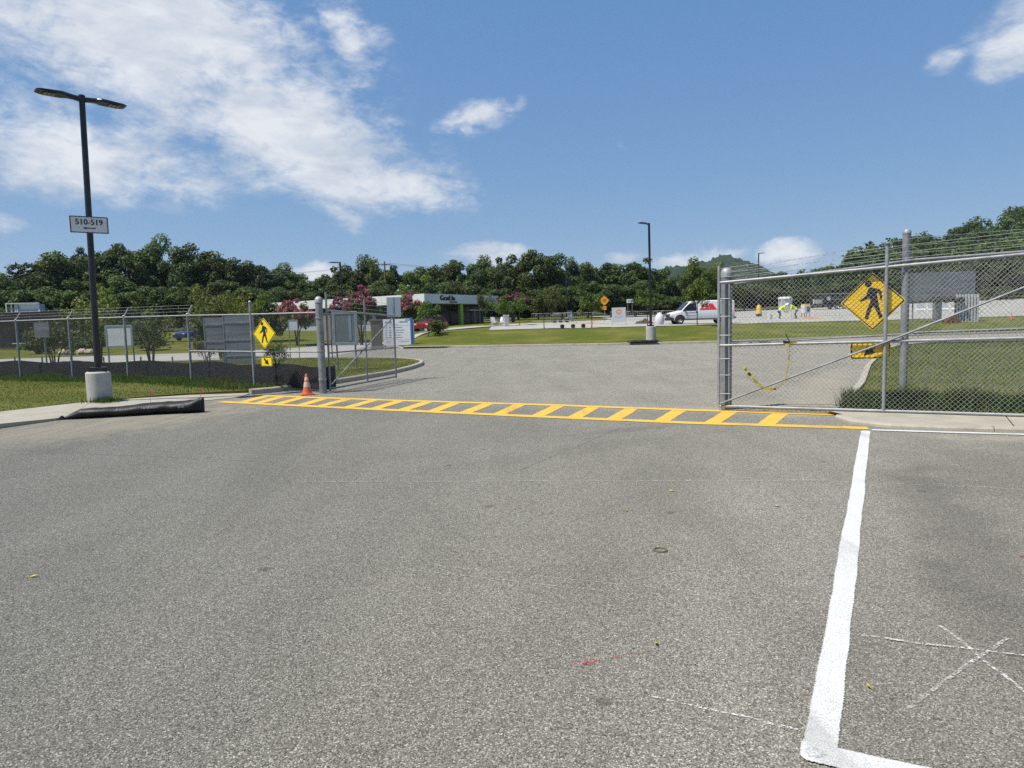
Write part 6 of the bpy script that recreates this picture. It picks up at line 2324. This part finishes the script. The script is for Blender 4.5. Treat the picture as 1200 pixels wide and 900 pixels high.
add_text(mb, 'D', 0.36, 'logo_orange', fr, (0, 0.30), 0.006)
mb.build('logo', bn)
mb = MB()
add_text(mb, 'VALLEY', 0.26, 'print_blue', fr, (0, -0.2), 0.004)
mb.build('lettering', bn)
for s in (-0.66, 0.66):
    MB().tube([(s, 0.02, 0), (s, 0.02, 1.68)], 0.02, 'galvanised', 6).build('frame_post', bn)
    MB().box((s, 0.0, 0.03), (0.1, 0.7, 0.05), 'galvanised').build('frame_foot', bn)
wz = tz(13.8, 79)
ws = empty('direction_sign', (13.8, 79, wz), 0, 'small white rectangular sign on two posts right of the banner', 'sign')
fr = frame_of((0, 0, 2.28), (0, -1))
MB().prism(rounded_rect(0.78, 0.42, 0.03), 'sign_white', fr, 0.01).build('plate', ws)
mb = MB()
x_ = -0.27
while x_ < 0.25:
    flat_shape(mb, [(x_, -0.08), (x_ + 0.06, -0.08), (x_ + 0.06, 0.08), (x_, 0.08)], 'print_grey', fr, 0.003)
    x_ += 0.085
mb.build('lettering', ws)
for s in (-0.25, 0.25):
    MB().tube([(s, 0.03, 0), (s, 0.03, 2.2)], 0.02, 'galvanised', 6).build('post', ws)

# temporary barrier panels round the dug-up part
BAR = [(3.6, 80), (5.9, 78.5), (8.2, 77), (12.2, 76), (14.6, 75), (17.0, 76), (24.6, 76), (27.0, 75.5), (31.6, 74.5), (34.0, 74), (36.4, 73.6), (38.8, 73.4), (41.2, 73.2)]
proto = None
for k, (x_, y_) in enumerate(BAR):
    n_ = k if x_ < 9 else k - 3 if x_ < 20 else k - 6
    lab = 'grey crowd barrier, ' + ('first', 'second', 'third', 'fourth', 'fifth', 'sixth', 'seventh')[n_] + ' from left ' + ('left of the orange diamond sign' if x_ < 9 else 'between banner and van' if x_ < 20 else 'behind the right gate mesh')
    g_ = 'crowd barriers ' + ('left of the orange sign' if x_ < 9 else 'between banner and van' if x_ < 20 else 'behind the right gate')
    if proto is None:
        proto = empty('crowd_barrier', (x_, y_, tz(x_, y_) + 0.02), 0, lab, 'barrier', g_)
        MB().tube([(-1.1, 0, 0), (-1.1, 0, 1.1), (1.1, 0, 1.1), (1.1, 0, 0)], 0.024, 'galvanised', 6).build('frame', proto)
        MB().tube([(-1.1, 0, 0.22), (1.1, 0, 0.22)], 0.02, 'galvanised', 6).build('lower_rail', proto)
        for j in range(9):
            MB().tube([(-0.9 + j * 0.225, 0, 0.22), (-0.9 + j * 0.225, 0, 1.1)], 0.011, 'galvanised', 4).build('bar', proto)
        for s in (-0.8, 0.8):
            MB().box((s, 0, 0.03), (0.06, 0.6, 0.05), 'galvanised').build('foot', proto)
        q = proto
    else:
        q = copy_tree(proto)
        q.location = (x_, y_, tz(x_, y_) + 0.02)
        q['label'], q['group'] = lab, g_
    q.rotation_euler = (0, 0, random.uniform(-0.35, 0.1))


def mound(name, x, y, w, d, h, m, label, cat):
    bm = bmesh.new()
    bmesh.ops.create_grid(bm, x_segments=26, y_segments=18, size=1)
    for v in bm.verts:
        r_ = math.hypot(v.co.x, v.co.y)
        hh = max(0, 1 - r_ ** 2) * (0.75 + 0.3 * math.sin(v.co.x * 7 + 1) * math.cos(v.co.y * 5)) + random.uniform(-0.05, 0.05) * (r_ < 0.95)
        v.co = Vector((v.co.x * w / 2, v.co.y * d / 2, max(-0.1, hh * h - 0.04)))
    me = bpy.data.meshes.new(name)
    bm.to_mesh(me)
    bm.free()
    me.materials.append(M[m])
    o = bpy.data.objects.new(name, me)
    o.location = (x, y, tz(x, y) + 0.03)
    col.objects.link(o)
    tag(o, label, cat)


mound('soil_heap', 13.0, 66.5, 2.0, 2.0, 0.55, 'soil', 'dark heap of soil beside the tall far lamp post', 'soil heap')
mound('clay_heap', 31.4, 71.5, 2.6, 1.6, 0.28, 'clay', 'low heap of orange clay by the two workers', 'soil heap')
mound('clay_heap', 44.0, 82, 5.0, 3.0, 0.5, 'clay', 'wide heap of orange clay left of the ribbed grey stand', 'soil heap')
mound('trench_spoil', 8.2, 70.5, 4.6, 1.2, 0.22, 'clay', 'long low spoil ridge behind the white banner', 'soil heap')
bg = empty('bulk_bag', (13.75, 63.2, tz(13.75, 63.2)), 0.3, 'white bulk bag standing behind the tall far lamp post', 'bag')
MB().lathe((0, 0, 0), [(0.34, 0.0), (0.42, 0.3), (0.38, 0.75), (0.22, 1.0), (0.06, 1.12)], 'banner_white', 12).build('sack', bg, True)
for s in (-1, 1):
    MB().tube([(s * 0.2, 0, 0.98), (s * 0.26, 0, 1.22), (s * 0.08, 0, 1.08)], 0.02, 'banner_white', 5).build('loop', bg)


def pot(x, y, s, label, group):
    r = empty('planter', (x, y, tz(x, y) + 0.03), 0, label, 'planter', group)
    MB().lathe((0, 0, 0), [(s * 0.28, 0), (s * 0.36, s * 0.5), (s * 0.33, s * 0.5)], 'rubber', 12).build('pot', r, True)
    MB().lathe((0, 0, s * 0.46), [(s * 0.3, 0), (s * 0.22, s * 0.12), (s * 0.05, s * 0.18)], 'soil', 10).build('fill', r, True)


for k, (x_, y_) in enumerate(((4.55, 60.3), (5.5, 60.3), (6.4, 60.3))):
    pot(x_, y_, 0.55, 'dark tub on the near car park edge, ' + ('left', 'middle', 'right')[k] + ' of the front three', 'dark tubs, front row')
for k, (x_, y_) in enumerate(((5.1, 79), (5.8, 79.2), (6.5, 79))):
    pot(x_, y_, 0.7, 'dark tub in the rear row before the litter bin, ' + ('left', 'middle', 'right')[k] + ' one', 'dark tubs, rear row')
lb = empty('litter_bin', (7.45, 86, tz(7.45, 86)), 0, 'tall grey litter bin at the back of the car park', 'bin')
MB().box((0, 0, 0.62), (0.62, 0.6, 1.2), 'grey_plastic', 0, 0.03).build('body', lb)
MB().box((0, 0, 1.28), (0.7, 0.68, 0.12), 'trim_dark', 0, 0.03).build('lid', lb)
MB().box((0, -0.31, 1.0), (0.36, 0.02, 0.16), 'trim_dark').build('opening', lb)
ub = empty('utility_cabinet', (-0.45, 71.6, tz(-0.45, 71.6)), 0.2, 'pale green utility cabinet between the young trees', 'cabinet')
MB().box((0, 0, 0.55), (0.55, 0.5, 1.15), 'light_grey', 0, 0.02).build('body', ub)
MB().box((0, 0, 1.16), (0.6, 0.55, 0.08), 'light_grey', 0, 0.02).build('lid', ub)
MB().box((0.05, -0.26, 0.55), (0.42, 0.015, 0.9), 'grey_plastic').build('door', ub)
for k, (x_, y_, rz_) in enumerate(((-1.75, 74, 0.4), (-1.05, 74.2, -0.5))):
    ch = empty('garden_chair', (x_, y_, tz(x_, y_)), rz_, 'white garden chair left of the utility cabinet, ' + ('left', 'right') [k] + ' one of two', 'chair', 'white garden chairs')
    MB().box((0, 0, 0.36), (0.55, 0.5, 0.04), 'roof_white').build('seat', ch)
    MB().add([(-0.27, 0.22, 0.36), (0.27, 0.22, 0.36), (0.24, 0.48, 0.98), (-0.24, 0.48, 0.98), (-0.27, 0.26, 0.36), (0.27, 0.26, 0.36), (0.24, 0.52, 0.98), (-0.24, 0.52, 0.98)], [(0, 1, 2, 3), (7, 6, 5, 4), (0, 4, 5, 1), (1, 5, 6, 2), (2, 6, 7, 3), (3, 7, 4, 0)], 'roof_white').build('backrest', ch)
    for sx in (-0.26, 0.26):
        MB().box((sx, 0.0, 0.55), (0.08, 0.55, 0.03), 'roof_white').build('armrest', ch)
        for sy in (-0.22, 0.22):
            MB().box((sx, sy, 0.27), (0.05, 0.05, 0.54), 'roof_white').build('leg', ch)

# traffic drum, portable toilet, generator, cone, trailer
dm = empty('traffic_drum', (31.0, 85.5, tz(31.0, 85.5) + 0.25), 0, 'orange-yellow traffic drum seen through the right gate left of the workers', 'drum')
MB().lathe((0, 0, 0), [(0.36, -0.3), (0.36, 0.10)], 'rubber', 16).build('base', dm, True)
MB().lathe((0, 0, 0.1), [(0.33, 0), (0.27, 0.95), (0.2, 1.02)], 'drum_orange', 16).build('body', dm, True)
MB().tube([(-0.12, 0, 1.1), (-0.1, 0, 1.22), (0.1, 0, 1.22), (0.12, 0, 1.1)], 0.03, 'drum_orange', 6).build('handle', dm)
tw_ = empty('portable_toilet', (46.1, 115, tz(46.1, 115)), 0.1, 'pale grey portable toilet with white roof behind the two workers', 'cabin')
MB().box((0, 0, 0.9), (1.8, 1.3, 1.8), 'grey_plastic', 0, 0.03).build('cabin', tw_)
MB().lathe((0, 0, 1.82), [(1.32, -0.05), (1.25, 0.18), (0.9, 0.32)], 'roof_white', 4).build('roof', tw_)
MB().box((0, -0.66, 0.85), (1.1, 0.03, 1.5), 'light_grey').build('door', tw_)
gnr = empty('generator', (32.8, 76.2, tz(32.8, 76.2)), 0.1, 'grey generator with yellow top right of the two workers', 'generator')
MB().box((0, 0, 0.95), (0.7, 0.8, 0.9), 'light_grey', 0, 0.03).build('body', gnr)
MB().box((0, 0, 1.46), (0.66, 0.76, 0.10), 'drum_orange', 0, 0.02).build('lid', gnr)
MB().box((0.1, -0.41, 0.95), (0.34, 0.02, 0.5), 'trim_dark').build('grille', gnr)
for sx in (-0.28, 0.28):
    MB().tube([(sx, -0.3, 0), (sx, -0.3, 0.5)], 0.03, 'trim_dark', 6).build('leg', gnr)
    MB().tube([(sx, 0.3, 0), (sx, 0.3, 0.5)], 0.03, 'trim_dark', 6).build('leg', gnr)
trl = empty('flatbed_trailer', (49.3, 105, tz(49.3, 105)), 0.0, 'dark caged trailer with spare wheel behind the right pedestrian sign', 'trailer')
MB().box((0, 0, 0.75), (6.4, 2.1, 0.22), 'trim_dark').build('bed', trl)
for x_ in (-3.1, -1.0, 1.0, 3.1):
    MB().box((x_, -1.0, 1.6), (0.1, 0.1, 1.6), 'trim_dark').build('cage_upright', trl)
    MB().box((x_, 1.0, 1.6), (0.1, 0.1, 1.6), 'trim_dark').build('cage_upright', trl)
for z_ in (1.5, 2.36):
    MB().box((0, -1.06, z_), (6.3, 0.08, 0.1), 'galvanised_dull').build('cage_rail', trl)
    MB().box((0, 1.06, z_), (6.3, 0.08, 0.1), 'galvanised_dull').build('cage_rail', trl)
MB().box((0.6, 0.1, 1.45), (4.4, 1.4, 1.15), 'wall_dark', 0, 0.05).build('load', trl)
MB().box((-2.2, 0.1, 1.2), (1.0, 1.2, 0.7), 'grey_plastic', 0, 0.05).build('tank', trl)
sw = wheel(trl, -1.2, -1.2, 0.55, 0.22, -1)
sw.location.z = 1.65
for x_ in (0.2, 1.3):
    for sy in (-1, 1):
        wheel(trl, x_, sy * 1.15, 0.38, 0.24, sy)
MB().tube([(-3.2, 0, 0.75), (-4.3, 0, 0.6)], 0.06, 'trim_dark', 6).build('drawbar', trl)
c2 = empty('traffic_cone', (43.0, 58.8, tz(43, 58.8)), 0, 'distant orange traffic cone at the far right edge', 'cone')
MB().box((0, 0, 0.02), (0.34, 0.34, 0.04), 'cone_orange').build('base', c2)
MB().lathe((0, 0, 0.04), [(0.13, 0), (0.085, 0.26)], 'cone_orange', 12).build('lower_body', c2)
MB().lathe((0, 0, 0.30), [(0.085, 0), (0.05, 0.2)], 'cone_white', 12).build('collar', c2)
MB().lathe((0, 0, 0.50), [(0.05, 0), (0.025, 0.15)], 'cone_orange', 12).build('tip', c2)

# big grey stand behind the right gate: board above ribbed wall
sdn = empty('grey_stand', (36.3, 57.3, tz(36.3, 57.3) - 0.03), 0.0, 'big grey board on ribbed metal wall with black floodlights, seen through the right gate', 'stand')
MB().box((-0.05, 0.35, 3.02), (5.5, 0.12, 2.36), 'sheet_metal', 0, 0.01).build('board', sdn)
for k in range(4):
    MB().box((-1.9 + k * 1.25, 0.285, 3.02), (0.03, 0.02, 2.3), 'galvanised_dull').build('seam', sdn)
for k in range(8):
    MB().box((1.02 + k * 0.25, 0.0, 1.15), (0.13, 0.10, 2.3), 'light_grey').build('rib', sdn)
MB().box((1.9, 0.1, 1.15), (2.0, 0.08, 2.3), 'sheet_metal').build('ribbed_wall', sdn)
MB().box((-0.5, 0.2, 0.95), (0.5, 0.5, 1.9), 'sheet_metal', 0, 0.02).build('column', sdn)
for k in range(6):
    fl_ = MB().lathe((-0.85 + k * 0.42, -0.2, 1.62 + 0.08 * (k % 2)), [(0.06, 0.0), (0.20, 0.05), (0.22, 0.30), (0.06, 0.40)], 'roof_black', 10).build('floodlight', sdn)
MB().tube([(-0.9, 0.05, 2.12), (1.2, 0.05, 2.12)], 0.04, 'roof_black', 6).build('lamp_bar', sdn)
for sx in (-2.4, 2.5):
    MB().tube([(sx, 0.48, 0), (sx, 0.48, 3.9)], 0.06, 'galvanised_dull', 8).build('post', sdn)
bp = empty('brick_pile', (36.6, 56.6, tz(36.6, 56.6)), 0.1, 'pile of red-brown bricks at the foot of the grey stand', 'brick pile')
bmesh_ = None
for lv in range(5):
    for i in range(7 - lv):
        for j in range(2):
            o = MB().box((0, 0, 0), (0.22, 0.12, 0.10), 'brick_red') if bmesh_ is None else None
            if bmesh_ is None:
                o = o.build('brick', bp)
                bmesh_ = o.data
            else:
                o = bpy.data.objects.new('brick', bmesh_)
                col.objects.link(o)
                o.parent = bp
            o.location = (-0.6 + i * 0.2 + lv * 0.1 + random.uniform(-0.03, 0.03), j * 0.16, 0.05 + lv * 0.11)
            o.rotation_euler = (random.uniform(-0.1, 0.1), random.uniform(-0.1, 0.1), random.uniform(-0.5, 0.5))
# white plastic barriers
for k in range(4):
    x_, y_ = 50.2 + k * 1.25, 84 - k * 0.2
    wb = empty('water_barrier', (x_, y_, tz(x_, y_) + 0.03), 0.1, 'pale plastic barrier left of the grey stand, ' + ('leftmost', 'second', 'third', 'rightmost')[k] + ' of four', 'barrier', 'pale barrier row')
    MB().prism([(-0.3, 0), (0.3, 0), (0.3, 0.18), (0.12, 0.35), (0.09, 0.95), (-0.09, 0.95), (-0.12, 0.35), (-0.3, 0.18)], 'light_grey', ((0.55, 0, 0), (0, 1, 0), (0, 0, 1)), 1.1).build('body', wb)
    MB().tube([(0.5, 0, 0.95), (0.5, 0, 1.02)], 0.04, 'grey_plastic', 6).build('cap', wb)
# utility poles and wires above the wood
up_ = []
for x_, y_, h_, lab in ((-22.7, 126, 11.2, 'wooden utility pole with cross-arm above the wood behind the office'), (-74.0, 152, 11.5, 'wooden utility pole behind the wood at the left'), (34.0, 150, 8.6, 'wooden utility pole hidden in the wood behind the white van')):
    r = empty('utility_pole', (x_, y_, tz(x_, y_)), 0.1, lab, 'utility pole', 'utility poles')
    MB().tube([(0, 0, -0.2), (0, 0, h_)], [0.2, 0.13], 'wood_pole', 8).build('pole', r, True)
    MB().box((0, 0, h_ - 0.6), (2.2, 0.14, 0.16), 'wood_pole').build('cross_arm', r)
    for s in (-0.95, 0.95):
        MB().lathe((s, 0, h_ - 0.52), [(0.05, 0), (0.07, 0.1), (0.03, 0.2)], 'light_grey', 8).build('insulator', r, True)
    up_.append((x_, y_, tz(x_, y_) + h_ - 0.35))
up_ = [up_[1], up_[0], up_[2]]
for k, s in enumerate((-0.95, 0.95)):
    mb = MB()
    full = up_
    for i in range(len(full) - 1):
        a, b = Vector(full[i]) + Vector((s, 0, 0)), Vector(full[i + 1]) + Vector((s, 0, 0))
        mb.tube([a + (b - a) * t - Vector((0, 0, 1.0 * 4 * t * (1 - t))) for t in (0, .15, .3, .45, .6, .75, .9, 1)], 0.018, 'trim_dark', 4, False)
    tag(mb.build('power_line'), 'thin power line strung above the wood, ' + ('left wire of the pair', 'right wire of the pair')[k], 'power line', 'power lines')


# ------------------------------------------------------------------ the two workers
def worker(name, loc, rz, joints, edges, label, rad, root_i):
    """one continuous body grown on a skeleton with a Skin modifier"""
    r = empty(name, loc, rz, label, 'person', 'road workers')
    me = bpy.data.meshes.new('body')
    me.from_pydata(joints, edges, [])
    o = bpy.data.objects.new('body', me)
    col.objects.link(o)
    sk_ = o.modifiers.new('skin', 'SKIN')
    sk_.use_smooth_shade = True
    lay = me.skin_vertices[0].data if me.skin_vertices else None
    for i, q in enumerate(rad):
        lay[i].radius = (q, q * 0.85) if isinstance(q, float) else q
        lay[i].use_root = i == root_i
    o.modifiers.new('sub', 'SUBSURF').levels = 1
    bpy.context.view_layer.update()
    ev = bpy.data.meshes.new_from_object(o.evaluated_get(bpy.context.evaluated_depsgraph_get()))
    bpy.data.objects.remove(o)
    b = bpy.data.objects.new('body', ev)
    col.objects.link(b)
    b.parent = r
    ev.materials.clear()
    for m in ('denim', 'hivis', 'skin', 'boot'):
        ev.materials.append(M[m])
    return r, b


# joints: pelvis, chest, neck, head, L/R hip, knee, ankle, toe, L/R shoulder, elbow, wrist, hand
def bent(hip_h, lean, reach):
    J = [(0, 0, hip_h), (lean * 0.22, 0, hip_h + 0.22), (lean * 0.5, 0, hip_h + 0.42), (lean * 0.66, 0, hip_h + 0.47), (lean * 0.80, 0, hip_h + 0.50)]
    for s in (-1, 1):
        J += [(0, s * 0.11, hip_h - 0.05), (0.12 + 0.1 * (s > 0), s * 0.15, hip_h * 0.53), (-0.06 + 0.16 * (s > 0), s * 0.16, 0.09), (0.12 + 0.16 * (s > 0), s * 0.17, 0.04)]
    for s in (-1, 1):
        J += [(lean * 0.48, s * 0.20, hip_h + 0.38), (lean * 0.55 + 0.06, s * 0.25, hip_h + 0.10), (lean * 0.55 + reach, s * 0.18, hip_h - 0.12), (lean * 0.55 + reach + 0.09, s * 0.15, hip_h - 0.17)]
    E_ = [(0, 1), (1, 2), (2, 3), (3, 4), (0, 5), (5, 6), (6, 7), (7, 8), (0, 9), (9, 10), (10, 11), (11, 12), (2, 13), (13, 14), (14, 15), (15, 16), (2, 17), (17, 18), (18, 19), (19, 20)]
    R_ = [(0.16, 0.13), (0.16, 0.13), (0.17, 0.12), 0.06, 0.105, 0.095, 0.07, 0.05, 0.045, 0.095, 0.07, 0.05, 0.045, 0.075, 0.055, 0.04, 0.045, 0.075, 0.055, 0.04, 0.045]
    return J, E_, R_


for nm_, loc, rz_, hp, ln_, rc, lab in (('person', (28.75, 73.4), 0.15, 0.78, 0.95, 0.22, 'worker in lime vest and white helmet bending over to the right'), ('person', (30.5, 73.0), 3.0, 0.84, 1.0, 0.24, 'worker in lime vest and dark trousers bending over to the left')):
    J, E_, R_ = bent(hp, ln_, rc)
    r, b = worker(nm_, (loc[0], loc[1], tz(*loc) + 0.04), rz_, J, E_, lab, R_, 0)
    r.scale = (1.12, 1.12, 1.12)
    for p_ in b.data.polygons:
        c = p_.center
        if c.z < 0.12:
            k = 3
        elif c.z < hp + 0.04 and not (c.x > ln_ * 0.5 and c.z > hp - 0.25):
            k = 0
        elif c.x > ln_ * 0.60 and c.z > hp + 0.36:
            k = 2
        elif c.z < hp - 0.02:
            k = 2
        else:
            k = 1
        p_.material_index = k
        p_.use_smooth = True
    hx_, hz_ = ln_ * 0.80, hp + 0.50
    MB().lathe((hx_ + 0.02, 0, hz_ + 0.03), [(0.155, 0.0), (0.15, 0.02), (0.125, 0.03), (0.12, 0.08), (0.085, 0.125), (0.02, 0.14)], 'helmet_white', 14).build('helmet', r, True)
    for s in (-1, 1):
        mb = MB()
        for q in range(5):
            a = Vector(J[16 if s < 0 else 20])
            d_ = Vector((0.05 + 0.012 * (q % 3), (q - 2) * 0.016, -0.055 if q else -0.03))
            mb.tube([a + Vector((0.02, (q - 2) * 0.014, -0.01)), a + d_, a + d_ + Vector((-0.015, 0, -0.025))], [0.011, 0.010, 0.008], 'skin', 5)
        mb.build('fingers', r, True)
bk = empty('bucket', (27.7, 73.2, tz(27.7, 73.2) + 0.03), 0, 'pale bucket on the ground left of the workers', 'bucket')
MB().lathe((0, 0, 0), [(0.22, 0), (0.28, 0.5), (0.25, 0.5)], 'banner_white', 14).build('pail', bk, True)
MB().tube([(-0.27, 0, 0.46), (0, 0, 0.72), (0.27, 0, 0.46)], 0.012, 'galvanised', 5).build('handle', bk)


# ------------------------------------------------------------------ summer haze: one closed box of thin pale air
hz_m = bpy.data.materials.new('haze')
hz_m.use_nodes = True
hz_m.node_tree.nodes.clear()
ho = hz_m.node_tree.nodes.new('ShaderNodeOutputMaterial')
hv = hz_m.node_tree.nodes.new('ShaderNodeVolumePrincipled')
hv.inputs['Color'].default_value = (0.72, 0.84, 0.97, 1)
hv.inputs['Density'].default_value = 0.00008
hv.inputs['Anisotropy'].default_value = 0.2
hz_m.node_tree.links.new(hv.outputs[0], ho.inputs['Volume'])
M['haze'] = hz_m
haze = MB().box((0, 625, 69.5), (3240, 3150, 145), 'haze').build('haze')
tag(haze, kind='stuff')
